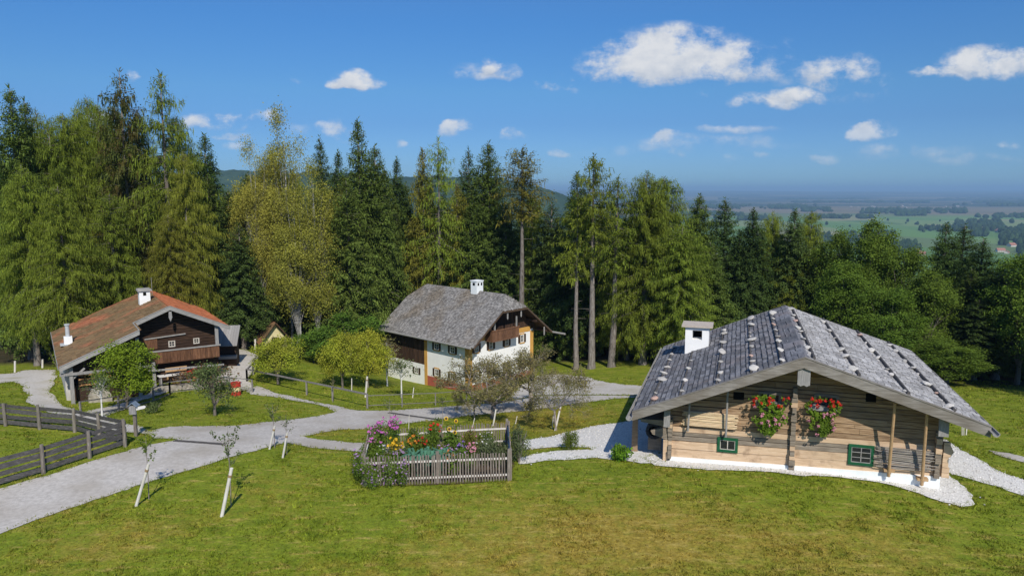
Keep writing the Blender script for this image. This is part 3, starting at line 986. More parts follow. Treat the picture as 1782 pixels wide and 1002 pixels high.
# roof
mb = MB()
T = .14
for sx, ex, ez in ((-1, LX, LZ), (1, RX, RZE)):
    mb.prism([(0, RZ - .015), (ex, ez - .015), (ex, ez - T), (0, RZ - T - .02)], 'y', .02, L1, m=2)
mr_ = random.Random(2)
lenL = math.hypot(LX, RZ - LZ); lenR = math.hypot(RX, RZ - RZE)
VL = Vector((-LX, 0, RZ - LZ)); VR = Vector((-RX, 0, RZ - RZE))
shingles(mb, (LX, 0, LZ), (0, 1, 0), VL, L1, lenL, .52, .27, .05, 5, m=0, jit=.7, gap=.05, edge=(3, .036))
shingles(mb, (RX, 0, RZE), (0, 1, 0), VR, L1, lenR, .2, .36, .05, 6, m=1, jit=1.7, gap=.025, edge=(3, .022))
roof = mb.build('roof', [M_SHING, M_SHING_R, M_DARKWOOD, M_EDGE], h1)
mb = MB()
for i in range(27):
    y0_ = -.05 + i * .594
    mb.prism([(.02, RZ + .06), (-.72, RZ + .075 - .72 * SL), (-.72, RZ + .03 - .72 * SL), (.02, RZ)], 'y', y0_ + .008, y0_ + .588)
mb.prism([(.024, RZ + .05), (.35, RZ + .035 - .35 * SR), (.35, RZ - .35 * SR), (.024, RZ)], 'y', -.05, L1)
mb.build('ridge_board', M_SHING, roof)
for ex, ez, dd in ((LX - .04, LZ, .43), (RX + .04, RZE, .46)):
    mb = MB()
    mb.prism([(0, RZ + .03), (ex, ez + .03), (ex, ez - dd + .03), (0, RZ - dd)], 'y', -.075, .015)
    mb.prism([(0, RZ + .075), (ex, ez + .075), (ex, ez + .035), (0, RZ + .035)], 'y', -.10, .12)
    mb.build('barge_board', M_BARGE, roof)
for yb in (L1,):
    mb = MB()
    mb.prism([(0, RZ + .06), (LX, LZ + .06), (LX, LZ - .3), (0, RZ - .3)], 'y', yb, yb + .06)
    mb.prism([(0, RZ + .06), (RX, RZE + .06), (RX, RZE - .3), (0, RZ - .3)], 'y', yb, yb + .06)
    mb.build('barge_board', M_GREYWOOD, roof)
# hollowed log gutters under both eaves
for ex, ez in ((LX - .12, LZ - .1), (RX + .1, RZE - .08)):
    mb = MB()
    pr = []
    for k in range(9):
        a = math.pi + math.pi * k / 8
        pr.append((ex + math.cos(a) * .15, ez - .02 + math.sin(a) * .15))
    for k in range(9):
        a = 2 * math.pi - math.pi * k / 8
        pr.append((ex + math.cos(a) * .11, ez - .02 + math.sin(a) * .11))
    mb.prism(pr, 'y', -.55, L1 + .3)
    mb.build('gutter', M_GREYWOOD, roof)
# ridge purlin end and boards hanging at the purlin heads
mb = MB()
mb.prism([(-.27, 5.2), (.27, 5.2), (.27, 4.45), (.13, 4.38), (0, 4.44), (-.13, 4.38), (-.27, 4.45)], 'y', .03, .22)
mb.build('gable_board', M_GREYWOOD_Z, h1)
mb = MB()
mb.box(5.72, 6.12, .45, .62, 2.45, 3.35)
mb.build('gable_board', M_GREYWOOD_Z, h1)
mb = MB()
mb.box(-6.28, -5.98, .5, .66, 1.72, 2.72)
mb.build('gable_board', M_GREYWOOD_Z, h1)
for xp in (0.0, -3.1, 3.3, -6.1, 6.0):
    mb = MB()
    mb.box(xp - .13, xp + .13, .1, 1.52, roof1(xp) - .46, roof1(xp) - .19)
    mb.build('purlin', M_BROWNLOG, h1)
# poles from the barge boards down to the plinth
for x0, z0, x1, z1 in ((3.88, 3.86, 3.98, .12), (5.19, 3.48, 5.38, -.14)):
    mb = MB()
    mb.tube([(x0, .38, z0), ((x0 + x1) / 2, .8, (z0 + z1) / 2), (x1, 1.18, z1)], [.062, .07, .075], 8)
    mb.box(x1 - .22, x1 + .24, 1.1, 1.46, z1 + .22, z1 + .34)
    mb.build('pole', M_TANPOLE, h1)
# hanging poles that carry the laths
for x0, z0, x1, z1 in ((-5.08, 3.15, -5.15, 1.42), (-3.32, 3.95, -3.33, 1.3)):
    mb = MB()
    mb.tube([(x0, .95, z0), (x1, 1.12, z1)], [.05, .055], 7)
    mb.beam((x1, 1.1, z1 + .1), (x1, 1.52, z1 + .1), .07, .07)
    mb.build('hanging_pole', M_GREYWOOD_Z, h1)
# windows
window(h1, FG, -3.72, -2.74, .42, 1.16, .13, (M_GREEN, M_SASH), n=.02, mull=(2, 1), label='small green framed window')
window(h1, FG, 2.25, 3.36, .42, 1.42, .13, (M_GREEN, M_GREYWOOD), n=.02, mull=(2, 3), label='large green framed window')
window(h1, FG, -1.9, -.85, 2.75, 3.62, .09, (M_OLDLOG, M_OLDLOG), n=.02, mull=(2, 2))
window(h1, FG, .62, 1.7, 2.85, 3.7, .09, (M_OLDLOG, M_OLDLOG), n=.02, mull=(2, 2))
for a0, a1, z0, z1 in ((-3.05, -2.55, 3.12, 3.5), (2.86, 3.3, 3.5, 3.9)):
    mb = MB()
    FG.box(mb, a0, a1, -.02, .02, z0, z1)
    mb.build('vent_opening', M_DARK, h1)
# chimney
ch = MB()
cx, cy = -4.75, 10.2
zb = roof1(cx)
x0, x1, y0, y1 = -6.0, -4.6, 10.6, 11.9
zt = 4.95
ch.box(x0, x1, y0, y1, 2.9, zt - .78)
ch.box(x0, x0 + .42, y0, y1, zt - .78, zt); ch.box(x1 - .4, x1, y0, y1, zt - .78, zt)
ch.box(x0 + .42, x1 - .4, y0, y1, zt - .2, zt)
ch.box(x0 + .42, x1 - .4, y1 - .3, y1 - .1, zt - .78, zt - .2, m=1)
chim = ch.build('chimney', [M_WHITEWALL, M_DARK], roof)
mb = MB(); mb.box(x0 - .22, x1 + .22, y0 - .18, y1 + .18, zt, zt + .12)
mb.build('chimney_cap', M_CONC, roof)
# weight poles and the stones on them
ST = [stone_mesh('roof_stone', 30 + i, M_STONEW if i < 4 else M_STONEP, (1, .8, .46)) for i in range(5)]
ROWS = [  # x across the roof, number of stones, first and last place along it, slope word
    (-6.95, 8, 1.0, 14.3), (-5.55, 4, 1.2, 7.6), (-3.85, 8, 1.0, 14.2), (-2.3, 9, .9, 14.4), (-.98, 8, .9, 14.6),
    (.42, 8, .9, 14.2), (2.35, 6, 1.2, 14.0), (4.4, 7, 1.1, 14.4), (6.25, 8, 1.0, 14.2)]
SHORT = {1: 10.4}
rs = random.Random(12)
left_rows = ['lowest row', 'second lowest row', 'middle row', 'row below the top one', 'top row']
right_rows = ['top row', 'second row down', 'third row down', 'lowest row']
for ri, (x, n, ya, yb) in enumerate(ROWS):
    sg = -1 if x < 0 else 1
    zr = roof1(x)
    mb = MB()
    ye = SHORT.get(ri, L1 - .3)
    r_ = .05 if sg < 0 else .075
    mb.tube([(x, .35, zr + r_ + .035), (x + .03, ye * .5, zr + r_ + .05), (x, ye, zr + r_ + .035)], r_, 7)
    mb.build('weight_pole', M_POLE, roof)
    row = left_rows[ri] if sg < 0 else right_rows[ri - 5]
    slope = 'chimney roof slope' if sg < 0 else 'chimneyless roof slope'
    for k in range(n):
        y = max(.7, ya + (yb - ya) * (k / (n - 1)) ** 1.06 + rs.uniform(-.62, .62))
        if x < -5 and 10.2 < y < 12.3: y = 8.5 if x > -6 else y
        pink = (ri, k) in ((0, 0), (3, 2), (4, 5), (5, 5), (8, 1), (7, 6))
        s = rs.choice((.11, .13, .15, .17, .2, .22)) * rs.uniform(.9, 1.1) * (1.1 if k == 0 and ri in (3, 4, 6, 7) else 1)
        xx = x - sg * (s * .55 + r_ * .2) + rs.uniform(-.03, .03)
        o = bpy.data.objects.new('roof_stone', ST[4] if pink else ST[rs.randrange(4)])
        COL.objects.link(o)
        o.scale = (s * rs.uniform(.85, 1.15), s * rs.uniform(1.0, 1.35), s * rs.uniform(.8, 1.1))
        o.rotation_euler = (rs.uniform(-.2, .2), rs.uniform(-.2, .2) - sg * .33 * -1, rs.uniform(0, 6.28))
        o.location = W1(xx, y, roof1(xx) + s * .52 + .03)
        tag(o, '%s stone on the %s, %s, %s from the gable' % ('reddish' if pink else 'pale', slope, row, ordinal(k)), 'stone', 'stones weighting the shingle roof')

# laths hung under the eave and the pole pile by the corner
rl = random.Random(21)
M_LATH = mk('split_lath', [(.3, (.58, .42, .25)), (.7, (.80, .64, .43))], scale=2, stretch=(1, 8, 8), detail=5, bump=.3, objrand=.15)
M_STICK = mk('bare_grey_stick', [(.3, (.20, .175, .15)), (.7, (.40, .365, .32))], scale=2, stretch=(1, 6, 6), detail=5, bump=.3, objrand=.2)
for layer in range(2):
    for k in range(11):
        z = 1.66 + k * .068 + rl.uniform(-.012, .012)
        xa = -5.42 + rl.uniform(-.1, .18); xb = -2.83 + rl.uniform(-.15, .08)
        y = 1.40 - layer * .06
        mb = MB()
        mb.tube([(xa, y, z), ((xa + xb) / 2, y - .01, z + rl.uniform(-.02, .02)), (xb, y, z + rl.uniform(-.02, .02))], [.026, .03, .026], 6)
        o = mb.build('lath', M_LATH)
        o.matrix_world = h1.matrix_basis if False else Matrix.Translation(O1) @ Matrix.Rotation(-PH1, 4, 'Z')
        tag(o, 'pale split lath in the flat bundle hung below the farmhouse eave', 'lath', 'laths hung under the eave')
for k in range(46):
    z = .52 + (k % 23) * .043 + rl.uniform(-.015, .015)
    xa = 3.42 + rl.uniform(-.12, .3); xb = 5.72 + rl.uniform(-.35, .28)
    y = 1.36 - (k // 23) * .09 + rl.uniform(-.02, .02)
    mb = MB()
    mid = ((xa * .6 + xb * .4), y + rl.uniform(-.015, .015), z + rl.uniform(-.035, .035))
    mb.tube([(xa, y, z + rl.uniform(-.03, .03)), mid, (xb, y, z + rl.uniform(-.03, .03))], [.012, .022, .018], 5)
    o = mb.build('stick', M_STICK)
    o.matrix_world = Matrix.Translation(O1) @ Matrix.Rotation(-PH1, 4, 'Z')
    tag(o, 'thin bare stick in the pile stacked behind the two tan poles', 'stick', 'sticks piled against the log wall')

# ------------------------------------------------------------------ the white farmhouse
K2 = 1.18
O2 = Vector((-.543 * K2, 60 * K2, -5.3)); PH2 = -.8177
h2 = empty('white_farmhouse', O2, -PH2)
tag(h2, 'white farmhouse with red base, ochre corners and a half hipped shingle roof', 'farmhouse')
M_RED = mk('red_plaster', [(.3, (.34, .085, .055)), (.7, (.44, .12, .08))], scale=2, detail=6, bump=.2, rough=.95)
M_OCHRE = mk('ochre_plaster', [(.3, (.52, .27, .06)), (.7, (.62, .36, .10))], scale=2, detail=5, bump=.2, rough=.95)
M_DARKB2 = mk('dark_upright_boards', [(.25, (.022, .013, .009)), (.5, (.055, .031, .02)), (.75, (.105, .06, .038))], scale=2.2, stretch=(9, 9, .8), detail=7, bump=.5, bscale=3, island=.25)
M_SHUT = mk('brown_shutter', [(.3, (.035, .022, .014)), (.7, (.075, .047, .03))], scale=4, stretch=(6, 6, 1), detail=4, rough=.7)
M_FRAMEW = mk('white_frame', [(.3, (.62, .60, .56)), (.7, (.74, .72, .68))], scale=4, detail=3, rough=.7)
M_SHING2 = mk('brown_grey_shingle', [(.25, (.12, .112, .105)), (.5, (.215, .205, .195)), (.75, (.35, .335, .32))], scale=2.2, stretch=(3, 1.5, 3), detail=6, bump=.4, bscale=6, island=.36, scale2=.35, col2=(.15, .115, .075), amt2=.6, lo2=.48, hi2=.66)
S2, HP, HZ, ZR, ZE, L2 = 5.52, 1.28, 1.29, 8.6, 4.39, 11.62
k2 = (ZR - ZE) / S2
WX0, WX1, WY0, WY1 = -4.85, 4.1, .08, 12.3
GA = Face((0, WY0, 0), (1, 0, 0), (0, -1, 0))
SI = Face((WX0, 0, 0), (0, 1, 0), (-1, 0, 0))
BY = 6.2                                  # where the barn part begins
mb = MB()
mb.prism([(WX0, .3), (WX1, .3), (WX1, 4.72), (WX0, 4.72)], 'y', WY0, WY0 + .3)
mb.box(WX0, WX0 + .3, WY0 + .3, BY, .3, 4.6)
mb.box(WX1 - .3, WX1, WY0 + .3, WY1, -.5, 4.6)
mb.box(WX0, WX0 + .3, BY, WY1, -1.2, 1.45)
mb.box(WX0 + .3, WX1 - .3, WY1 - .3, WY1, -1, 4.6)
mb.build('wall', M_WHITEWALL, h2)
mb = MB()
mb.box(WX0 - .025, WX1 + .02, WY0 - .025, WY0 + .28, -1.2, .46)
mb.box(WX0 - .025, WX0 + .26, WY0 + .28, BY, -1.2, .46)
mb.build('base_wall', M_RED, h2)
mb = MB()
mb.box(WX0 - .04, WX0 + .42, WY0 - .04, WY0 + .2, -1.0, 4.5)
mb.box(WX0 - .04, WX0 + .2, WY0 + .2, WY0 + .46, -1.0, 4.5)
mb.box(WX1 - .42, WX1 + .04, WY0 - .04, WY0 + .2, -.6, 4.5)
mb.box(WX0 + .42, WX1 - .42, WY0 - .035, WY0 + .1, 4.5, 5.0)
mb.build('ochre_trim', M_OCHRE, h2)
mb = MB()
mb.box(WX0 - .04, WX0 + .2, BY - .22, BY + .2, -1.2, 4.5)
mb.build('ochre_trim', M_OCHRE, h2)
# timber gable above
mb = MB()
GT = 7.2
for i in range(40):
    xa = -4.6 + i * .23
    zt = min(GT, ZR - .25 - k2 * max(abs(xa), abs(xa + .23)))
    if zt < 4.85: continue
    mb.box(xa + .004, xa + .222, WY0 - .03 - (.012 if i % 2 else 0), WY0 + .12, 4.72 + (.28 if WX0 + .42 < xa < WX1 - .6 else .0), zt)
mb.build('gable_boards', M_DARKB2, h2)
mb = MB()
n = 26
for i in range(n):
    ya = BY + .2 + (WY1 - BY - .2) * i / n
    mb.box(WX0 + .02 - (.015 if i % 2 else 0), WX0 + .12, ya + .004, ya + (WY1 - BY - .2) / n - .004, 1.45, 4.6)
mb.build('barn_boards', M_DARKB2, h2)
# roof
mb = MB()
tt = HZ / (ZR - ZE)
hx = S2 * tt
zh = ZR - HZ
ye0, ye1 = -HP, L2 + HP
for s in (-1, 1):
    P = [(0, 0, ZR), (0, L2, ZR), (s * hx, ye1, zh), (s * S2, ye1, ZE), (s * S2, ye0, ZE), (s * hx, ye0, zh)]
    nn = Vector((s * (ZR - ZE), 0, S2)).normalized() * .13
    top = [Vector(p) - nn * .12 for p in P]; bot = [Vector(p) - nn for p in P]
    m_ = len(P)
    mb.add(top + bot, [tuple(range(m_))[::s], tuple(range(2 * m_ - 1, m_ - 1, -1))[::s]] + [(i, i + m_, (i + 1) % m_ + m_, (i + 1) % m_)[::s] for i in range(m_)], 1)
    V = Vector((-s * S2, 0, ZR - ZE)); lv = V.length
    vh = lv * (1 - tt)
    f0 = lambda v: 0 if v < vh else (v - vh) / (lv - vh) * HP
    f1 = lambda v: (ye1 - ye0) - f0(v)
    shingles(mb, (s * S2, ye0, ZE), (0, 1, 0), V, ye1 - ye0, lv, .17, .235, .03, 40 + s, u0f=f0, u1f=f1, m=0, jit=1.5)
for yy, s in ((0, -1), (L2, 1)):
    V = Vector((0, -s * HP, HZ)); lv = V.length
    mb.add([(0, yy, ZR - .02), (-hx, yy + s * HP, zh - .02), (hx, yy + s * HP, zh - .02), (0, yy, ZR - .14), (-hx, yy + s * HP, zh - .14), (hx, yy + s * HP, zh - .14)],
           [(0, 1, 2), (3, 5, 4), (1, 4, 5, 2)], 1)
    f0 = lambda v: hx * v / lv
    f1 = lambda v: 2 * hx - f0(v)
    shingles(mb, (-hx, yy + s * HP, zh), (1, 0, 0), V, 2 * hx, lv, .17, .235, .03, 50 + s, u0f=f0, u1f=f1, m=0, jit=1.5)
roof2 = mb.build('roof', [M_SHING2, M_DARKWOOD], h2)
mb = MB()
for s in (-1, 1):
    mb.prism([(s * hx, zh - .02), (s * S2, ZE - .02), (s * S2, ZE - .19), (s * hx, zh - .19)], 'y', ye0 - .05, ye0 + .01)
mb.box(-hx, hx, ye0 - .06, ye0 - .01, zh - .22, zh - .03)
mb.build('barge_board', mk('brown_barge', [(.3, (.055, .035, .022)), (.7, (.12, .08, .052))], scale=3, stretch=(2, 6, 6), detail=4), roof2)
for s, ya, yb in ((-1, ye0 + .3, ye1 + 1.3), (1, ye0 - 1.6, ye1)):
    mb = MB()
    mb.tube([(s * (S2 + .1), ya, ZE - .1), (s * (S2 + .1), yb, ZE - .1)], .1, 7)
    mb.build('gutter', M_GREYWOOD, roof2)
mb = MB()
for s in (-1, 1):
    mb.prism([(s * .95 - .08, 7.3), (s * .95 + .08, 7.3), (s * .95 + .08, 6.5), (s * .95, 6.38), (s * .95 - .08, 6.5)], 'y', ye0 + .06, ye0 + .1)
mb.prism([(4.3, 5.0), (4.46, 5.0), (4.46, 4.2), (4.38, 4.1), (4.3, 4.2)], 'y', ye0 + .06, ye0 + .1)
mb.build('hanging_board', M_GREYWOOD_Z, h2)
for s in (-1, 1):
    for xp in (1.5, 3.2, 4.75):
        mb = MB()
        mb.box(s * xp - .1, s * xp + .1, ye0 + .1, WY0, ZR - .32 - k2 * xp - .2, ZR - .32 - k2 * xp)
        mb.build('purlin', M_DARKWOOD, h2)
c2 = MB()
c2.box(-.45, .45, 3.5, 4.35, 7.6, 9.55)
c2.box(-.5, .5, 3.45, 4.4, 9.55, 9.64)
for xo in (-.22, .22):
    c2.box(xo - .1, xo + .1, 3.484, 3.5, 9.15, 9.42, m=1)
c2.box(-.466, -.45, 3.75, 4.05, 9.15, 9.42, m=1)
c2.build('chimney', [M_PLINTH, M_DARK], roof2)
# balcony
bal = MB()
bx0, bx1, by = -2.75, .95, -.95
for i in range(22):
    a = bx0 + (bx1 - bx0) * i / 22
    bal.box(a + .003, a + (bx1 - bx0) / 22 - .006, by, by + .04, 4.52, 5.42)
for yy in np.linspace(by + .05, WY0 - .1, 5)[:-1]:
    bal.box(bx0, bx0 + .04, yy, yy + .2, 4.52, 5.42); bal.box(bx1 - .04, bx1, yy, yy + .2, 4.52, 5.42)
bal.box(bx0 - .03, bx1 + .03, by - .05, by + .09, 5.42, 5.52)
bal.box(bx0, bx1, by, WY0 - .03, 4.42, 4.51)
balc = bal.build('balcony', mk('balcony_boards', [(.3, (.09, .042, .024)), (.7, (.20, .105, .06))], scale=3, stretch=(6, 6, 1), detail=5, island=.25), h2)
mb = MB()
for xp in (bx0 + .35, bx1 - .35): mb.box(xp - .06, xp + .06, by - .01, by + .1, 5.52, 6.5)
mb.build('post', M_GREYWOOD_Z, balc)
for (a0, a1) in ((-4.12, -3.62), (-2.2, -1.7), (-.02, .48), (2.2, 2.72)):
    window(h2, GA, a0, a1, 3.5, 4.3, .06, (M_FRAMEW, M_FRAMEW), n=.005, shutters=(.3, M_SHUT), surround=(.1, M_OCHRE))
for (a0, a1) in ((-4.12, -3.62), (-2.2, -1.7), (2.2, 2.72)):
    window(h2, GA, a0, a1, .85, 1.65, .06, (M_FRAMEW, M_FRAMEW), n=.005, shutters=(.3, M_SHUT), surround=(.1, M_OCHRE))
for (a0, a1, z0, z1) in ((4.25, 4.9, 3.22, 3.9), (1.95, 2.62, 3.22, 3.9), (4.3, 4.88, .62, 1.34), (2.05, 2.65, .62, 1.34)):
    window(h2, SI, a0, a1, z0, z1, .06, (M_FRAMEW, M_FRAMEW), n=.005, shutters=(.28, M_SHUT), surround=(.1, M_OCHRE))
window(h2, SI, 7.35, 7.95, .35, .98, .06, (M_FRAMEW, M_FRAMEW), n=.005, shutters=(.28, M_SHUT))
window(h2, SI, 10.1, 10.9, .5, 1.0, .06, (M_SHUT, M_FRAMEW), n=.005)
mb = MB()
GA.box(mb, -.3, .75, .0, .05, -.2, 1.9)
GA.box(mb, -.2, .65, .05, .08, -.1, 1.8)
mb.build('door', M_SHUT, h2)

# ------------------------------------------------------------------ the red tiled farmhouse
O3 = Vector((-26.73, 57.2, -1.9)); PH3 = -.5807
h3 = empty('tiled_farmhouse', O3, -PH3)
tag(h3, 'dark timber farmhouse with a mossy red tiled roof and a board clad balcony', 'farmhouse')
M_TILE = mk('red_roof_tile', [(.25, (.25, .085, .045)), (.5, (.36, .135, .068)), (.75, (.45, .19, .10))], scale=1.6, detail=6, bump=.3, island=.3, scale2=.38, col2=(.175, .125, .062), amt2=.92, lo2=.30, hi2=.50)
M_TILE_N = mk('clean_red_roof_tile', [(.25, (.34, .095, .042)), (.5, (.47, .155, .068)), (.75, (.56, .21, .10))], scale=1.6, detail=6, bump=.3, island=.24, scale2=.5, col2=(.24, .13, .065), amt2=.5, lo2=.54, hi2=.7)
M_PLASTER3 = mk('stained_plaster', [(.3, (.40, .38, .35)), (.7, (.58, .56, .52))], scale=1.5, detail=6, bump=.4)
M_STONEWALL = mk('rubble_stone', [(.25, (.20, .175, .14)), (.5, (.36, .325, .27)), (.75, (.50, .46, .40))], scale=4.5, detail=5, bump=.9, bdist=.05)
M_FIREWOOD = mk('split_firewood', [(.3, (.20, .10, .045)), (.5, (.38, .20, .085)), (.7, (.52, .32, .16))], scale=6, detail=4, bump=.6, island=.35)
Z3, XL3, ZL3, XR3, ZR3, LL3 = 6.13, -7.74, 2.96, 4.41, 4.09, 12.2
kl3, kr3 = (Z3 - ZL3) / -XL3, (Z3 - ZR3) / XR3
ST3, PR3 = -2.62, -3.5
mb = MB()
for P, s in (([(0, 0), (0, LL3), (XL3, LL3), (XL3, PR3), (ST3, PR3), (ST3, 0)], -1), ([(0, 0), (XR3, 0), (XR3, LL3), (0, LL3)], 1)):
    zf = (lambda x: Z3 + kl3 * x) if s < 0 else (lambda x: Z3 - kr3 * x)
    top = [(x, y, zf(x) - .02) for x, y in P]; bot = [(x, y, zf(x) - .18) for x, y in P]
    m_ = len(P)
    mb.add(top + bot, [tuple(range(m_)), tuple(range(2 * m_ - 1, m_ - 1, -1))] + [(i, i + m_, (i + 1) % m_ + m_, (i + 1) % m_) for i in range(m_)], 2)
V = Vector((-XL3, 0, Z3 - ZL3)); lv = V.length
vs_ = lv * (1 - ST3 / XL3)
shingles(mb, (XL3, PR3, ZL3), (0, 1, 0), V, LL3 - PR3, lv, .2, .31, .04, 61, u0f=lambda v: 0 if v < vs_ else -PR3, u1f=lambda v: LL3 - PR3, m=0, wj=.05, jit=.3, gap=.02)
V = Vector((-XR3, 0, Z3 - ZR3))
shingles(mb, (XR3, 0, ZR3), (0, 1, 0), V, LL3, V.length, .2, .31, .04, 62, m=1, wj=.05, jit=.3, gap=.02)
mb.tube([(0, 0, Z3 + .02), (0, LL3, Z3 + .02)], .1, 7, m=1)
roof3 = mb.build('roof', [M_TILE, M_TILE_N, M_DARKWOOD], h3)
mb = MB()
zl = lambda x: Z3 + kl3 * x
zr = lambda x: Z3 - kr3 * x
for xa, xb, f, y in ((0, ST3 - .05, zl, 0), (ST3, XL3, zl, PR3), (0, XR3, zr, 0)):
    mb.prism([(xa, f(xa) + .06), (xb, f(xb) + .06), (xb, f(xb) - .26), (xa, f(xa) - .26)], 'y', y - .06, y + .0)
    mb.prism([(xa, f(xa) + .09), (xb, f(xb) + .09), (xb, f(xb) + .062), (xa, f(xa) + .062)], 'y', y - .09, y + .1)
mb.box(ST3 - .04, ST3 + .02, PR3, 0, zl(ST3) - .2, zl(ST3) + .07)
mb.prism([(PR3, ZL3 + .03), (LL3, ZL3 + .03), (LL3, ZL3 - .12), (PR3, ZL3 - .12)], 'x', XL3 - .09, XL3 - .04)
mb.build('barge_board', M_GREYWOOD, roof3)
mb = MB()
mb.prism([(-.09, 5.75), (.09, 5.75), (.13, 5.3), (.05, 5.1), (0, 4.95), (-.05, 5.1), (-.13, 5.3)], 'y', -.03, .02)
mb.build('gable_pendant', M_GREYWOOD_Z, h3)
mb = MB(); mb.tube([(-.1, 8.6, 6.0), (-.1, 8.6, 7.6)], .018, 5)
mb.build('lightning_rod', M_GREYWOOD_Z, roof3)
# chimney near the ridge and the metal flue low on the slope
nL = (Vector((math.cos(PH3), -math.sin(PH3), 0)) * -kl3 + Vector((0, 0, 1)))
R3 = Matrix.Rotation(PH3, 4, 'Z')
pl = R3 @ (hit(244, 530, O3 + Vector((0, 0, Z3)), nL) - O3)
mb = MB()
cx, cy = -1.0, min(max(pl.y, 5.0), 9.5)
mb.box(cx - .42, cx + .42, cy - .42, cy + .42, 5.2, 6.75)
mb.box(cx - .12, cx + .12, cy - .436, cy - .42, 6.38, 6.66, m=1)
mb.box(cx - .55, cx + .55, cy - .55, cy + .55, 6.75, 6.85, m=2)
for k in (-1, 1):
    mb.box(cx - .5, cx + .5, cy + k * .47 - .05, cy + k * .47 + .05, 6.85, 6.93, m=2)
mb.build('chimney', [M_WHITEWALL, M_DARK, M_GREYWOOD], roof3)
pl = R3 @ (hit(119, 599, O3 + Vector((0, 0, Z3)), nL) - O3)
mb = MB()
cx, cy = pl.x, pl.y
zb = zl(cx)
mb.box(cx - .28, cx + .28, cy - .28, cy + .28, zb - .3, zb + .62)
mb.box(cx - .55, cx + .3, cy - .4, cy + .4, zb - .02, zb + .07, m=1)
mb.tube([(cx, cy, zb + .6), (cx, cy, zb + 1.5)], .15, 10, m=1)
mb.tube([(cx, cy, zb + 1.5), (cx, cy, zb + 1.6)], [.2, .2], 10, m=1)
mb.build('flue', [M_WHITEWALL, mk('zinc', [(.3, (.40, .42, .44)), (.7, (.55, .57, .58))], scale=4, detail=3, rough=.45, spec=.5)], roof3)
# walls
mb = MB()
z = .0
rw = random.Random(3)
G3 = Face((0, 1.2, 0), (1, 0, 0), (0, -1, 0))
while z < 5.7:
    zt = z + .24
    xa = max(-7.0, -(Z3 - .2 - zt) / kl3); xb = min(3.65, (Z3 - .2 - zt) / kr3)
    if xb - xa < .4: break
    log_course(mb, G3, xa, xb, z, zt - .006, rnd=rw, m=0)
    z = zt
mb.box(3.45, 3.65, 1.37, LL3 - .8, -.6, 4.15)
mb.prism([(-7.0, 0), (3.6, 0), (3.6, 4.2), (0, 5.9), (-7.0, 3.0)], 'y', LL3 - .8, LL3 - .6)
mb.prism([(-7.0, 2.95), (-2.7, 4.75), (-2.7, 2.3), (-7.0, 2.3)], 'y', PR3 + 1.0, PR3 + 1.1)
mb.box(-2.8, -2.66, PR3 + 1.1, 1.2, 2.3, 4.75)
mb.build('wall', [M_DARKWOOD], h3)
mb = MB()
mb.prism([(PR3 + 1.6, -1.2), (LL3 - .8, -1.2), (LL3 - .8, 2.75), (PR3 + 1.6, 2.75)], 'x', -7.4, -7.1)
mb.build('side_wall', M_PLASTER3, h3)
mb = MB()
for xp, yp, zt in ((-7.05, PR3 + .42, 2.9), (-1.5, -.6, 2.0), (-2.72, PR3 + .9, 4.4)):
    mb.box(xp - .12, xp + .12, yp - .12, yp + .12, -1.0, zt)
mb.beam((-7.0, PR3 + .45, 2.0), (-6.2, PR3 + .45, 2.7), .12, .12)
mb.beam((-7.75, PR3 + .3, 2.42), (-2.0, PR3 + .3, 2.3), .16, .18)
mb.beam((-2.0, -.9, 1.45), (3.6, -.9, 1.25), .12, .12)
mb.build('porch_frame', M_GREYWOOD_Z, h3)
mb = MB()
for i in range(30):
    a = -2.0 + 5.55 * i / 30
    mb.box(a + .004, a + 5.55 / 30 - .006, .22, .26, 1.72, 2.62)
mb.box(-2.0, 3.55, .26, 1.2, 1.66, 1.74)
bal3 = mb.build('balcony', [M_DARKBOARD], h3)
mb = MB(); mb.box(-2.1, 3.65, .16, .31, 2.62, 2.71)
mb.build('rail', M_GREYWOOD, bal3)
mb = MB()
mb.beam((-1.8, 1.1, 3.55), (1.2, 1.1, 3.7), .08, .09)
mb.build('gable_rail', M_GREYWOOD, h3)
mb = MB(); mb.box(3.3, 3.55, .3, .5, 2.72, 4.35)
mb.build('corner_post', M_GREYWOOD_Z, h3)
mb = MB(); mb.box(-2.2, -.9, 1.12, 1.18, 2.7, 3.5)
mb.build('loft_door', M_DARKBOARD, h3)
window(h3, G3, -.1, .4, 2.72, 3.22, .05, (M_SASH, M_SASH), n=.02, mull=(2, 2))
window(h3, G3, 1.76, 2.22, 2.78, 3.24, .05, (M_SASH, M_SASH), n=.02, mull=(2, 2))
mb = MB()
for i in range(34):
    for j in range(6):
        x = -6.6 + i * .12 + rw.uniform(-.02, .02); zz = 1.25 + j * .18 + rw.uniform(-.02, .02)
        if j == 3: continue
        mb.box(x, x + .11, PR3 + 1.2, PR3 + 1.25 + rw.uniform(0, .06) + .3, zz, zz + .15)
mb.build('firewood_shelf', M_FIREWOOD, h3)
mb = MB()
mb.box(-6.7, -5.9, PR3 + 1.25, PR3 + 1.5, -1, 1.1)
mb.box(-7.0, -2.2, PR3 + 1.5, PR3 + 1.7, -1, 1.25)
mb.build('cellar_door', M_DARKWOOD, h3)
mb = MB()
pts = [(-6.1, -1.2)] + [(-5.35 - .75 * math.cos(a), .25 + .75 * math.sin(a)) for a in np.linspace(0, math.pi, 12)] + [(-4.6, -1.2)]
mb.prism(pts, 'y', PR3 + .6, PR3 + 1.4)
mb.box(-4.5, -2.0, PR3 + .5, PR3 + .9, -1.2, -.0)
mb.build('bake_oven', M_STONEWALL, h3)
for o in (h1, h2, h3): o.rotation_euler.z = {h1: -PH1, h2: -PH2, h3: -PH3}[o]

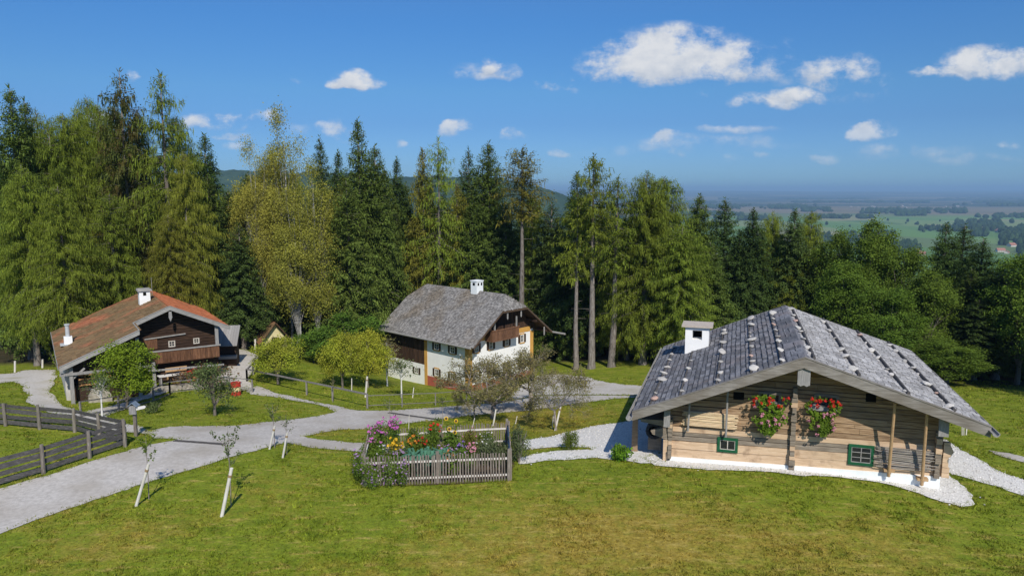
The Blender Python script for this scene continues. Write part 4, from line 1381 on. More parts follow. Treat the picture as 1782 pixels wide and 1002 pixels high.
# ------------------------------------------------------------------ trees and plants: mesh builders
def _norm(a):
    return a / (np.linalg.norm(a, axis=-1, keepdims=True) + 1e-9)


def quads(P, D, Wd, L, W, bend=None, fold=.42):
    """leaf or twig quads: from P along D, width direction Wd"""
    n = len(P)
    L = np.asarray(L).reshape(-1, 1); W = np.asarray(W).reshape(-1, 1)
    mid = P + D * L * fold
    if bend is not None: mid = mid + bend
    V = np.empty((n, 4, 3))
    V[:, 0] = P; V[:, 1] = mid + Wd * W * .5; V[:, 2] = P + D * L; V[:, 3] = mid - Wd * W * .5
    F = np.arange(n * 4).reshape(n, 4)
    return V.reshape(-1, 3), F


def conifer(seed, H, base, R, nb, dens, shape=.8, droop=.35, rise=.5, tl=.62, tw=.15, hang=0.0, ragged=.25, hanglen=.7, fulln=.16):
    """-> crown vertices, faces, and a trunk MB with the main branches"""
    rg = np.random.default_rng(seed)
    t = base + (1 - base) * np.sort(rg.random(nb)) ** .92
    rel = (t - base) / (1 - base)
    prof = (1 - rel) ** shape * (.45 + .55 * np.minimum(1, rel / fulln))
    az = np.arange(nb) * 2.399963 + rg.normal(0, .5, nb)
    lob = 1 + ragged * np.sin(az * 2 + t * 9 + seed) * .6
    Lb = R * prof * lob * (1 - ragged + rg.random(nb) * 1.6 * ragged) + .22
    tz = H * t * .985
    el = -.25 + (rise + .25) * rel ** 1.3 + rg.normal(0, .08, nb)
    dr = droop * (1 - rel * .75)
    nt_ = np.maximum(4, (Lb * dens).astype(int))
    bi = np.repeat(np.arange(nb), nt_)
    n = len(bi)
    s = .10 + .9 * rg.random(n) ** .85
    dx, dy = np.cos(az[bi]), np.sin(az[bi])
    L_ = Lb[bi]
    P = np.stack([dx * L_ * s, dy * L_ * s, tz[bi] + L_ * (np.tan(el[bi]) * s - dr[bi] * s * s + .12 * s ** 4)], 1)
    P += rg.normal(0, 1, (n, 3)) * np.array([.09, .09, .17])
    fw = np.stack([dx, dy, np.tan(el[bi]) - 2 * dr[bi] * s], 1); fw = _norm(fw)
    lat = np.stack([-dy, dx, np.zeros(n)], 1)
    side = np.where(rg.random(n) < .5, -1, 1)[:, None]
    D = lat * side * (.35 + .75 * rg.random((n, 1))) + fw * (.35 + .6 * rg.random((n, 1)))
    D[:, 2] += rg.normal(-.16, .25, n)
    hm = rg.random(n) < hang
    D[hm] = np.stack([rg.normal(0, .16, hm.sum()), rg.normal(0, .16, hm.sum()), -np.ones(hm.sum())], 1) + fw[hm] * .15
    D = _norm(D)
    up = _norm(np.stack([rg.normal(0, .5, n), rg.normal(0, .5, n), np.ones(n)], 1))
    up[hm] = _norm(rg.normal(0, 1, (hm.sum(), 3)))
    Wd = _norm(np.cross(D, up))
    tln = tl * (.5 + .75 * (1 - s)) * (.55 + .7 * rg.random(n)) * np.clip(L_ / (R * .45), .4, 1.05)
    tln[hm] = hanglen * (.4 + .8 * rg.random(hm.sum())) * np.clip(L_[hm] / (R * .5), .35, 1.1)
    wdt = tw * (.6 + .8 * rg.random(n))
    wdt[hm] *= .8
    V, F = quads(P, D, Wd, tln, wdt)
    # leader
    k = 26
    zz = H * (.94 + .065 * rg.random(k)); a = rg.random(k) * 6.28
    P2 = np.stack([np.zeros(k), np.zeros(k), zz], 1)
    D2 = _norm(np.stack([np.cos(a), np.sin(a), .9 + rg.random(k)], 1))
    V2, F2 = quads(P2, D2, _norm(np.cross(D2, rg.normal(0, 1, (k, 3)))), .35 + .2 * rg.random(k), np.full(k, tw))
    F = np.vstack([F, F2 + len(V)]); V = np.vstack([V, V2])
    r0 = .011 * H + .04
    tr = MB()
    zs = np.array([-.6, .0, .04, .25, .5, .75, 1.0]) * H; zs[0] = -.8
    wob = rg.normal(0, .05, (len(zs), 2)) * np.array([0, 0, .5, 1, 1, .6, 0])[:, None]
    tr.tube([(wob[i, 0], wob[i, 1], zs[i]) for i in range(len(zs))], [r0 * 1.5, r0 * 1.35, r0, r0 * .8, r0 * .58, r0 * .32, .02], 8)
    for i in range(0, nb, 2):
        a, l = az[i], Lb[i]
        p = lambda q: (math.cos(a) * l * q, math.sin(a) * l * q, tz[i] + l * (math.tan(el[i]) * q - dr[i] * q * q))
        tr.tube([p(0), p(.5), p(.92)], [.035 + .012 * l * .5, .022, .006], 3, cap=False)
    # dead snags below the crown
    for i in range(int(10 * base * 2)):
        a = rg.random() * 6.28; z = H * (.1 + (base - .08) * rg.random()); l = .5 + rg.random() * 1.3
        tr.tube([(0, 0, z), (math.cos(a) * l, math.sin(a) * l, z + rg.normal(0, .2))], [.03, .008], 3, cap=False)
    return V, F, tr


def broadleaf(seed, H, th, rx, rz, lobes, clumps, per, leaf, cr=.7, hangz=0.0, flat=.75, trunk_r=None, lobe_r=(.38, .6), n_side=7, limb_n=2, limb_r=.5):
    """crown built of lobes, each lobe of leaf clumps; crown centre at height th + rz"""
    rg = np.random.default_rng(seed)
    cz = H - rz
    tr = MB()
    r0 = trunk_r or (.02 * H + .03)
    C_, R_ = [], []
    for i in range(lobes):
        a = i * 2.4 + rg.normal(0, .4); h = rg.uniform(-.75, .95)
        q = math.sqrt(max(0, 1 - h * h * .8)) * rg.uniform(.35, .72)
        C_.append((math.cos(a) * rx * q, math.sin(a) * rx * q, cz + h * rz * .72)); R_.append(rg.uniform(*lobe_r))
    C_.append((0, 0, cz + rz * .35)); R_.append(lobe_r[1])
    C_.append((rg.normal(0, .12) * rx, rg.normal(0, .12) * rx, cz + rz * .78)); R_.append(lobe_r[0])
    C_ = np.array(C_); R_ = np.array(R_)
    tr.tube([(0, 0, -.5), (0, 0, 0), (rg.normal(0, .05) * H * .1, 0, th * .6), (rg.normal(0, .06) * H * .1, rg.normal(0, .04) * H * .1, th), (0, 0, cz), (0, 0, cz + rz * .6)],
            [r0 * 1.35, r0 * 1.2, r0, r0 * .85, r0 * .5, r0 * .12], n_side)
    li = rg.integers(0, len(C_), clumps)
    d = _norm(rg.normal(0, 1, (clumps, 3)))
    d[:, 2] = np.abs(d[:, 2]) * np.where(rg.random(clumps) < .72, 1, -1)
    rr = (R_[li] * (.55 + .5 * rg.random(clumps) ** .6))[:, None]
    cc = C_[li] + d * rr * np.array([rx, rx, rz * flat])
    for i, c in enumerate(C_):
        z0 = th * rg.uniform(.75, 1.15)
        mid = (c[0] * .45, c[1] * .45, z0 + (c[2] - z0) * .55 + .1 * rz)
        tr.tube([(0, 0, z0), mid, tuple(c)], [r0 * limb_r, r0 * limb_r * .6, r0 * limb_r * .2], 5, cap=False)
        for j in rg.choice(np.where(li == i)[0], min(limb_n, (li == i).sum()), replace=False) if (li == i).any() else []:
            tr.tube([mid, tuple((np.array(mid) + cc[j]) / 2 + rg.normal(0, .1, 3)), tuple(cc[j])], [r0 * .16, r0 * .1, r0 * .04], 3, cap=False)
    ci = np.repeat(np.arange(clumps), per)
    n = len(ci)
    off = rg.normal(0, 1, (n, 3)) * cr * .48 * (.6 + .8 * rg.random((clumps, 1))[ci])
    off[:, 2] *= .85
    P = cc[ci] + off
    if hangz: P[:, 2] -= hangz * rg.random(n) ** 1.5
    out = _norm(P - np.array([0, 0, cz - rz * .2]))
    N_ = _norm(out * .7 + rg.normal(0, .75, (n, 3)) + np.array([0, 0, .35]))
    D = _norm(np.cross(N_, rg.normal(0, 1, (n, 3))))
    if hangz: D = _norm(D + np.array([0, 0, -.9]))
    Wd = _norm(np.cross(N_, D))
    sz = leaf * (.6 + .8 * rg.random(n))
    V, F = quads(P - D * sz[:, None] * .5, D, Wd, sz, sz * .72)
    k = H / np.percentile(V[:, 2], 99.7)
    V[:, 2] *= k
    tr.v = [(a, b, c * k) for a, b, c in tr.v]
    return V, F, tr


def twiggy(seed, H, th, spread, depth=5, leaves=900, leaf=.1, r0=.09, forks=3, droopy=.0):
    """open old fruit tree: forked bare branches, fine twigs and few leaves"""
    rnd_ = random.Random(seed)
    tr = MB()
    ends = []

    def grow(p, d, l, r, k):
        q = p + d * l * .5 + Vector((rnd_.gauss(0, .06), rnd_.gauss(0, .06), rnd_.gauss(0, .04))) * l
        e = q + (d + Vector((rnd_.gauss(0, .22), rnd_.gauss(0, .22), rnd_.gauss(.0, .12) - droopy * (depth - k) * .1))).normalized() * l * .55
        tr.tube([p, q, e], [r, r * .82, r * .66], 6 if k > 3 else (4 if k > 1 else 3), cap=False)
        if k <= 2:
            ends.append((q, d)); ends.append((e, d))
        if k == 0: return
        for i in range(forks if k > 1 else forks + 1):
            a = rnd_.uniform(0, 6.28); t = rnd_.uniform(.35, .85)
            s = d.orthogonal().normalized(); s2 = d.cross(s)
            nd = (d * (1 - t * .55) + (s * math.cos(a) + s2 * math.sin(a)) * t + Vector((0, 0, .10))).normalized()
            grow(e if i < 2 else q, nd, l * rnd_.uniform(.58, .82), r * .6, k - 1)
    lean = Vector((rnd_.gauss(0, .08), rnd_.gauss(0, .08), 1)).normalized()
    tr.tube([(0, 0, -.4), Vector((0, 0, 0)), lean * th], [r0 * 1.4, r0 * 1.25, r0], 7)
    for i in range(4):
        a = i * 1.57 + rnd_.uniform(-.5, .5)
        grow(lean * th, Vector((math.cos(a) * spread, math.sin(a) * spread, rnd_.uniform(.45, 1))).normalized(), (H - th) * .36, r0 * .62, depth - 1)
    rg = np.random.default_rng(seed)
    E = np.array([tuple(e[0]) for e in ends])
    P = E[rg.integers(0, len(E), leaves)] + rg.normal(0, .12, (leaves, 3))
    D = _norm(rg.normal(0, 1, (leaves, 3))); Wd = _norm(np.cross(D, rg.normal(0, 1, (leaves, 3))))
    sz = leaf * (.6 + .8 * rg.random(leaves))
    V, F = quads(P, D, Wd, sz, sz * .6)
    return V, F, tr


def leafmat(name, c, island=.3, objrand=.16, trans=.28, alt=None, alt_amt=.5, scale2=.5):
    return mk(name, [(.25, sc(c, .62)), (.5, c), (.75, sc(c, 1.45))], scale=.9, detail=4, rough=.75, island=island, objrand=objrand, trans=trans, spec=.12,
              transcol=(1.15, 1.1, .5), col2=alt, scale2=scale2, amt2=alt_amt, lo2=.42, hi2=.62)


L_SPRUCE = leafmat('spruce_needles', (0.119, 0.169, 0.032))
L_SPRUCE_D = leafmat('dark_spruce_needles', (0.081, 0.127, 0.031))
L_SPRUCE_B = leafmat('cone_laden_spruce', (.105, .125, .03), alt=(.11, .055, .02), alt_amt=.65, scale2=.8)
L_SPRUCE_G = leafmat('golden_spruce_needles', (0.226, 0.215, 0.034))
L_LARCH = leafmat('larch_needles', (0.185, 0.236, 0.029))
L_LARCH_G = leafmat('golden_larch_needles', (0.200, 0.209, 0.028))
L_BIRCH = leafmat('birch_leaves', (0.316, 0.299, 0.051), alt=(.17, .17, .035), alt_amt=.6)
L_MAPLE = leafmat('broad_leaves', (0.130, 0.197, 0.025), alt=(.085, .145, .02), alt_amt=.6, scale2=.35)
L_YMAPLE = leafmat('young_broad_leaves', (.125, .205, .028))
L_LINDEN = leafmat('bright_leaves', (.19, .27, .02), objrand=.1)
L_APPLE = leafmat('orchard_leaves', (.30, .34, .032), objrand=.12, alt=(.36, .30, .045), alt_amt=.4)
L_DULL = leafmat('dull_leaves', (.115, .15, .05), objrand=.12)
L_OLIVE = leafmat('olive_autumn_leaves', (.23, .21, .085), objrand=.15)
L_BARK = mk('conifer_bark', [(.3, (.10, .08, .065)), (.5, (.19, .165, .145)), (.7, (.29, .265, .24))], scale=2.5, stretch=(4, 4, .7), detail=6, bump=.6, objrand=.15)
L_BIRCHBARK = mk('birch_bark', [(.35, (.10, .09, .08)), (.5, (.30, .29, .27)), (.7, (.48, .47, .44))], scale=3, stretch=(1, 1, 3), detail=5)
L_BROADBARK = mk('grey_bark', [(.3, (.09, .075, .06)), (.7, (.22, .19, .16))], scale=3, stretch=(4, 4, 1), detail=6, bump=.5)
L_TWIG = mk('twig_bark', [(.3, (.17, .14, .12)), (.7, (.33, .29, .26))], scale=4, detail=4)
L_WHITETRUNK = mk('limed_trunk', [(.3, (.55, .53, .49)), (.7, (.78, .77, .74))], scale=5, stretch=(1, 1, .4), detail=5, bump=.2)

PROTO = {}


def proto(kind, variants, material, bark):
    out = []
    for (V, F, tr) in variants:
        me = np_mesh(kind + '_crown', V, F, material)
        tm = bpy.data.meshes.new(kind + '_trunk')
        tm.from_pydata(tr.v, [], tr.f); tm.materials.append(bark)
        tm.polygons.foreach_set('use_smooth', [True] * len(tm.polygons)); tm.update()
        out.append((me, tm))
    PROTO[kind] = out


HP_ = 25.0
proto('spruce', [conifer(100 + i, HP_, .07 + .05 * i, 3.6, 470, 32, shape=.66 + .1 * (i % 2), droop=.42, rise=.55, tl=.56, tw=.105, hang=.3, ragged=.28, hanglen=.55) for i in range(3)], L_SPRUCE, L_BARK)
proto('dark_spruce', [conifer(110 + i, HP_, .08 + .05 * i, 3.6, 470, 30, shape=.7, droop=.42, rise=.55, tl=.56, tw=.11, hang=.3, ragged=.3, hanglen=.5) for i in range(3)], L_SPRUCE_D, L_BARK)
proto('cone_spruce', [conifer(120, HP_, .15, 3.6, 320, 28, shape=.5, droop=.5, rise=.35, tl=.55, tw=.105, hang=.45, ragged=.42, hanglen=.8)], L_SPRUCE_B, L_BARK)
proto('gold_spruce', [conifer(125 + i, HP_, .12, 3.4, 380, 28, shape=.7, droop=.45, rise=.5, tl=.55, tw=.1, hang=.4, ragged=.3) for i in range(2)], L_SPRUCE_G, L_BARK)
proto('larch', [conifer(130 + i, HP_, .1 + .05 * i, 3.8, 430, 44, shape=.44, droop=.42, rise=.38, tl=.44, tw=.058, hang=.6, ragged=.34, hanglen=.7, fulln=.2) for i in range(3)], L_LARCH, L_BARK)
proto('gold_larch', [conifer(140 + i, HP_, .14, 3.8, 380, 42, shape=.44, droop=.45, rise=.32, tl=.44, tw=.058, hang=.66, ragged=.38, hanglen=.8, fulln=.2) for i in range(2)], L_LARCH_G, L_BARK)
proto('open_larch', [conifer(150, HP_, .36, 3.7, 190, 24, shape=.5, droop=.4, rise=.45, tl=.45, tw=.08, hang=.5, ragged=.45, hanglen=.6, fulln=.3),
                     conifer(151, HP_, .42, 3.2, 170, 24, shape=.5, droop=.4, rise=.45, tl=.45, tw=.08, hang=.45, ragged=.45, hanglen=.8, fulln=.3)], L_LARCH, L_BARK)
proto('bare_larch', [conifer(155, HP_, .62, 3.0, 140, 24, shape=.5, droop=.35, rise=.5, tl=.45, tw=.085, hang=.4, ragged=.4, fulln=.35),
                     conifer(156, HP_, .55, 2.8, 150, 24, shape=.5, droop=.35, rise=.5, tl=.45, tw=.085, hang=.4, ragged=.4, fulln=.3)], L_LARCH, L_BARK)
proto('pine', [conifer(158, HP_, .70, 2.6, 130, 26, shape=.42, droop=.25, rise=.7, tl=.45, tw=.09, hang=.15, ragged=.35, fulln=.35)], L_SPRUCE_G, L_BARK)
proto('birch', [broadleaf(160 + i, HP_, 3.5, 3.7, 11.6, 34, 330, 95, .14, cr=.85, hangz=1.5, flat=.42, trunk_r=.16, lobe_r=(.16, .32), limb_r=.2) for i in range(2)], L_BIRCH, L_BIRCHBARK)
proto('maple', [broadleaf(170 + i, 20.0, 3, 5.6, 9.0, 24, 380, 100, .23, cr=1.05, flat=.95, trunk_r=.34, lobe_r=(.2, .36)) for i in range(3)], L_MAPLE, L_BROADBARK)
proto('young_maple', [broadleaf(176, 9.0, 1.0, 3.4, 4.2, 16, 240, 90, .16, cr=.75, flat=.8, trunk_r=.14, lobe_r=(.24, .38))], L_YMAPLE, L_BROADBARK)
proto('linden', [broadleaf(180, 6.0, .7, 2.1, 2.75, 12, 200, 75, .14, cr=.5, flat=.85, trunk_r=.09)], L_LINDEN, L_BROADBARK)
proto('apple', [broadleaf(185 + i, 4.6, 1.1, 2.5, 1.75, 14, 190, 75, .12, cr=.5, flat=.75, trunk_r=.12, limb_n=4, hangz=.25) for i in range(3)], L_APPLE, L_BROADBARK)
proto('dull_tree', [broadleaf(190, 4.2, .8, 1.75, 1.7, 8, 95, 30, .14, cr=.6, flat=.9, trunk_r=.11, limb_n=5, hangz=.2)], L_DULL, L_BROADBARK)
proto('thin_tree', [broadleaf(193 + i, 4.2, 1.9, 1.15, 1.2, 6, 46, 16, .13, cr=.55, flat=.9, trunk_r=.06, limb_n=6) for i in range(2)], L_DULL, L_WHITETRUNK)
proto('brown_tree', [broadleaf(196, 4.4, 1.7, 1.3, 1.35, 7, 55, 20, .14, cr=.6, flat=.9, trunk_r=.07, limb_n=6)], L_OLIVE, L_WHITETRUNK)
proto('old_fruit', [twiggy(200, 5.0, 1.1, 1.05, depth=5, leaves=14000, leaf=.085, r0=.12), twiggy(201, 5.0, 1.3, 1.1, depth=5, leaves=11000, leaf=.085, r0=.11),
                    twiggy(202, 4.2, 1.3, 1.1, depth=5, leaves=4200, leaf=.085, r0=.07)], L_OLIVE, L_TWIG)


def stand(name, kind, loc, sx, sz, label, cat, group=None, rz=None, lean=(0, 0), v=None, bark=None, leafm=None):
    rz = random.Random(int(abs(loc[0] * 971 + loc[1] * 353) * 10) + len(kind)).uniform(0, 6.28) if rz is None else rz
    P = PROTO[kind]
    me, tm = P[(v if v is not None else int(abs(loc[0] * 13.7 + loc[1] * 7.3))) % len(P)]
    r = empty(name, loc, rz)
    r.scale = (sx, sx, sz)
    r.rotation_euler = (lean[0], lean[1], rz)
    tag(r, label, cat, group)
    o = link('crown', me, r)
    if leafm: o.material_slots[0].link = 'OBJECT'; o.material_slots[0].material = leafm
    o2 = link('trunk', tm, r)
    if bark: o2.material_slots[0].link = 'OBJECT'; o2.material_slots[0].material = bark
    return r


NATW = {'spruce': 7.2, 'dark_spruce': 7.2, 'cone_spruce': 7.2, 'gold_spruce': 6.8, 'larch': 7.6, 'gold_larch': 7.6, 'open_larch': 7.0, 'bare_larch': 6.0, 'pine': 5.2, 'birch': 7.6, 'maple': 12.0, 'young_maple': 6.8}
NATH = {'maple': 20.0, 'young_maple': 9.0}


def forest_tree(name, kind, px, top, Y, width, label, group='trees along the forest edge', v=None, lean=(0, 0)):
    p = plane_at(px, top, Y)
    g = float(gz(p.x, Y))
    H = p.z - g
    s = width / NATW[kind]
    return stand(name, kind, (p.x, Y, g - .1), s, H / NATH.get(kind, HP_), label, 'tree', group, v=v, lean=lean)


# kind, photo x and y of the tip, distance, crown width, label
FOREST = [
    ('spruce', 16, 150, 72, 8.2, 'tall ragged spruce with a pale trunk standing behind the farm track'),
    ('larch', 62, 190, 82, 7, 'slim larch tip behind the ragged spruce by the farm track'),
    ('larch', 108, 196, 77, 7.6, 'green larch with a broad feathery top above the metal flue'),
    ('larch', 150, 168, 83, 8, 'taller pointed larch just left of the cone laden spruce'),
    ('cone_spruce', 207, 122, 76, 8, 'tallest spruce, brown with cones, rising behind the tiled roof'),
    ('open_larch', 278, 126, 74, 8.6, 'tall thin larch with a bare white trunk in its upper half'),
    ('gold_larch', 318, 262, 71, 6.2, 'yellowing larch beside the bare trunked tall larch'),
    ('larch', 36, 285, 68, 7, 'low larch with hanging curtains nearest the farm track'),
    ('larch', 100, 322, 66, 7, 'low drooping larch directly behind the metal flue'),
    ('larch', 190, 335, 70, 7, 'drooping larch behind the roof of the tiled farmhouse'),
    ('gold_larch', 292, 372, 69, 6.2, 'short golden larch over the white chimney of the tiled farmhouse'),
    ('dark_spruce', 355, 234, 83, 8.4, 'dark pointed spruce standing clear between larches and birches'),
    ('dark_spruce', 396, 330, 80, 8, 'dark low spruce at the left of the birches'),
    ('dark_spruce', 415, 390, 74, 7, 'dark spruce over the small grey roofed shed'),
    ('birch', 492, 190, 77, 6.6, 'tallest yellowing birch, its crown against the clouds'),
    ('birch', 441, 246, 76, 5.8, 'lower birch on the shed side of the tallest birch'),
    ('birch', 543, 280, 74, 6.6, 'golden birch on the white house side of the tallest birch'),
    ('birch', 510, 335, 73, 6.8, 'front birch with a white trunk behind the little red roofed hut'),
    ('dark_spruce', 556, 238, 90, 6.4, 'dark spruce tip peeping out behind the golden birch'),
    ('spruce', 622, 207, 80, 8.6, 'tall spruce with a double looking top between birches and white house'),
    ('spruce', 652, 252, 82, 7.6, 'spruce close behind the tall double topped one'),
    ('spruce', 602, 312, 75, 8.4, 'spruce standing in front of the tall double topped one'),
    ('spruce', 655, 345, 84, 8.6, 'broad spruce touching the corner of the half hipped roof'),
    ('dark_spruce', 690, 274, 91, 6.4, 'narrow dark spruce in the gap before the far hill'),
    ('spruce', 668, 290, 88, 6.4, 'narrow spruce beside the gap before the far hill'),
    ('gold_spruce', 735, 255, 87, 6.6, 'yellowish spruce beside the bare grey trunk'),
    ('open_larch', 762, 240, 86, 7.2, 'half bare larch whose grey trunk shows above the half hipped roof'),
    ('gold_spruce', 795, 318, 87, 7.6, 'yellow green spruce right of the half bare larch'),
    ('dark_spruce', 815, 258, 90, 7, 'slender dark spruce, left of the dark pair above the chimney'),
    ('spruce', 850, 247, 87, 8.4, 'broad dark green spruce, taller of the pair above the chimney'),
    ('spruce', 822, 350, 86, 8.6, 'spruce directly behind the chimney of the white farmhouse'),
    ('dark_spruce', 880, 350, 85, 8, 'dark spruce behind the slender bare pine'),
    ('pine', 908, 260, 80, 6.4, 'bare stemmed tree with a small tuft, beside the half hipped gable'),
    ('larch', 926, 340, 86, 7, 'larch behind the bare stemmed tufted tree'),
    ('dark_spruce', 960, 352, 84, 9, 'wide dark spruce in front of the far hill'),
    ('dark_spruce', 1005, 300, 80, 7.6, 'dark spruce at the foot of the far hill slope'),
    ('spruce', 985, 420, 82, 7.6, 'lower spruce behind the three bare trunks'),
    ('bare_larch', 1006, 335, 73, 5.4, 'first of three bare trunked larches above the gravel yard'),
    ('bare_larch', 1034, 270, 72.5, 7, 'tallest of three bare trunked larches above the gravel yard'),
    ('bare_larch', 1070, 306, 72.5, 7, 'leaning trunked larch above the gravel yard'),
    ('larch', 1126, 298, 73, 9, 'big green larch with hanging branches, left one of the twin tops'),
    ('larch', 1156, 306, 75, 8.6, 'big green larch with hanging branches, right one of the twin tops'),
    ('larch', 1096, 380, 77, 6.4, 'low larch between the leaning trunk and the twin topped larches'),
    ('larch', 1188, 392, 71, 8.2, 'drooping larch directly above the white chimney'),
    ('spruce', 1218, 338, 83, 8, 'pointed spruce right of the twin topped larches'),
    ('dark_spruce', 1262, 345, 82, 7.6, 'dark spruce clear against the plain, above the stone weighted roof'),
    ('spruce', 1236, 420, 76, 7.6, 'low spruce behind the far corner of the stone weighted roof'),
    ('dark_spruce', 1312, 362, 80, 7, 'spruce just left of the ridge of the stone weighted roof'),
    ('dark_spruce', 1288, 400, 85, 6.6, 'short spruce between two darker ones above the stone weighted roof'),
    ('larch', 1346, 368, 83, 6.4, 'pale larch tip above the ridge end of the stone weighted roof'),
    ('dark_spruce', 1384, 364, 80, 7, 'dark spruce over the ridge of the stone weighted roof'),
    ('larch', 1413, 366, 84, 6.6, 'pale larch tip next to the round leafy crowns'),
    ('maple', 1452, 402, 77, 7, 'small leafy tree beside the pale larch tip'),
    ('maple', 1520, 384, 72, 8.2, 'tallest round leafy tree above the sunny roof slope'),
    ('maple', 1578, 432, 70, 7.6, 'leafy tree right of the tallest round one'),
    ('maple', 1482, 455, 68, 7.6, 'leafy tree low behind the sunny roof slope'),
    ('maple', 1616, 470, 67, 7.4, 'leafy tree in front of the dark spruces on the slope'),
    ('maple', 1550, 500, 65, 7.8, 'low leafy tree right behind the sunny eave'),
    ('maple', 1652, 590, 62.5, 7.5, 'lowest leafy tree at the edge of the shaded meadow'),
    ('dark_spruce', 1648, 388, 75, 7, 'dark spruce, first of the pair right of the leafy trees'),
    ('dark_spruce', 1680, 390, 78, 7.6, 'dark spruce, second of the pair right of the leafy trees'),
    ('dark_spruce', 1712, 414, 71, 8.6, 'dark spruce standing before the pair on the slope'),
    ('dark_spruce', 1748, 458, 67, 8.6, 'dark spruce with low boughs near the shaded meadow'),
    ('maple', 1790, 442, 64, 7.5, 'dark leafy tree at the frame edge over the shaded meadow'),
    ('dark_spruce', 1705, 520, 66, 7, 'short dark spruce at the top of the shaded meadow'),
    ('dark_spruce', 588, 262, 87, 6.6, 'dark spruce filling the gap between golden birch and the double topped spruce'),
    ('spruce', 706, 318, 91, 6.6, 'lower spruce in the gap before the far hill'),
    ('larch', 132, 184, 80, 6.8, 'broad feathery larch among the tall ones above the metal flue'),
    ('larch', 168, 180, 79, 6.2, 'feathery larch close left of the cone laden spruce'),
    ('spruce', 42, 172, 76, 7.4, 'tall spruce next to the ragged one by the farm track'),
    ('larch', 84, 212, 75, 6.6, 'feathery larch between the farm track and the metal flue'),
    ('larch', 240, 196, 80, 6.4, 'green larch between the cone laden spruce and the bare trunked one'),
    ('larch', 304, 200, 78, 6.4, 'green larch leaning on the bare trunked tall one'),
    ('spruce', 335, 268, 80, 7.4, 'green spruce between the yellowing larch and the dark pointed spruce'),
    ('spruce', 430, 300, 82, 7, 'green spruce behind the lower birch'),
    ('young_maple', 606, 545, 71, 7.5, 'fresh green leafy tree touching the half hipped roof'),
    ('young_maple', 545, 575, 71, 5, 'small leafy tree beside the little red roofed hut'),
]
for i, (kind, px, top, Y, w, lab) in enumerate(FOREST):
    nm = {'maple': 'leafy_tree', 'young_maple': 'leafy_tree', 'birch': 'birch_tree', 'pine': 'pine_tree'}.get(kind, 'larch_tree' if 'larch' in kind else 'spruce_tree')
    forest_tree(nm, kind, px, top, Y, w, lab, v=i, lean=(0, rad(2.2)) if 'leaning' in lab else (0, 0))
rf = random.Random(77)
TIP_X = [-60, 0, 60, 150, 207, 280, 330, 400, 440, 492, 545, 600, 650, 690, 735, 800, 850, 890, 910, 960, 1006, 1034, 1070, 1100, 1150, 1200, 1262, 1312, 1384, 1450, 1520, 1575, 1612, 1648, 1690, 1720, 1760, 1900]
TIP_Y = [170, 150, 190, 175, 150, 160, 250, 290, 260, 220, 270, 260, 250, 285, 265, 275, 255, 320, 330, 350, 310, 300, 310, 320, 305, 340, 350, 365, 368, 395, 390, 430, 460, 400, 395, 420, 440, 440]
MARK = [(330, 'tiled farmhouse'), (540, 'red roofed hut'), (655, 'merged apple trees'), (960, 'white farmhouse'), (1120, 'gravel yard'), (1330, 'log farmhouse chimney'), (1480, 'log farmhouse ridge'), (1950, 'shaded meadow')]
WORDS = {'spruce': 'green spruce', 'dark_spruce': 'dark spruce', 'gold_spruce': 'yellowish spruce', 'larch': 'green larch', 'gold_larch': 'golden larch', 'maple': 'leafy tree', 'birch': 'yellowing birch', 'open_larch': 'open crowned larch'}
cnt = {}
px = -70
while px < 1860:
    low = rf.random() < .45
    if px < 400: kind = rf.choice(['larch', 'spruce', 'spruce', 'dark_spruce', 'spruce', 'open_larch'])
    elif px < 600: kind = rf.choice(['birch', 'spruce', 'dark_spruce', 'larch'])
    elif px < 910: kind = rf.choice(['spruce', 'spruce', 'dark_spruce', 'gold_spruce'])
    elif px < 1200: kind = rf.choice(['larch', 'spruce', 'larch', 'dark_spruce'])
    elif px < 1440: kind = rf.choice(['spruce', 'dark_spruce', 'larch', 'spruce'])
    else: kind = rf.choice(['maple', 'maple', 'dark_spruce', 'spruce'])
    Y = rf.uniform(78, 88)
    if 620 < px < 975: Y = rf.uniform(88, 93)
    if px > 1440: Y = rf.uniform(68, 78)
    top = float(np.interp(px, TIP_X, TIP_Y)) + (rf.uniform(90, 170) if low else rf.uniform(25, 80))
    mark = next(m for a, m in MARK if px < a)
    k = (WORDS[kind], mark); n_ = cnt.get(k, 0); cnt[k] = n_ + 1
    forest_tree({'maple': 'leafy_tree', 'birch': 'birch_tree'}.get(kind, 'larch_tree' if 'larch' in kind else 'spruce_tree'), kind, px, top, Y, rf.uniform(5.6, 7.4) * (.9 if kind == 'maple' else 1),
                '%s in the second row behind the %s, %s from left' % (WORDS[kind], mark, ordinal(n_)))
    px += rf.uniform(20, 34)
SKY_X = [-200, 0, 150, 300, 380, 430, 560, 640, 720, 800, 900, 960, 1080, 1200, 1300, 1440, 1560, 1620, 1700, 1800, 2000]
SKY_Y = [240, 240, 240, 280, 345, 330, 320, 320, 345, 345, 372, 378, 378, 395, 405, 430, 470, 480, 450, 470, 480]
for row, (Yr, dy) in enumerate(((86, 55), (93, 25), (101, 5))):
    px = -160 + row * 13
    while px < 1960:
        Y = Yr + rf.uniform(-3, 3)
        if px > 1500: Y -= 10
        top = float(np.interp(px, SKY_X, SKY_Y)) + dy + rf.uniform(0, 70)
        forest_tree('spruce_tree', rf.choice(['dark_spruce', 'spruce', 'spruce']), px, top, Y, rf.uniform(6.5, 8.5),
                    'dark spruce deep in the forest, half hidden behind the front rows of trees', 'spruces deep in the forest')
        px += rf.uniform(36, 56)

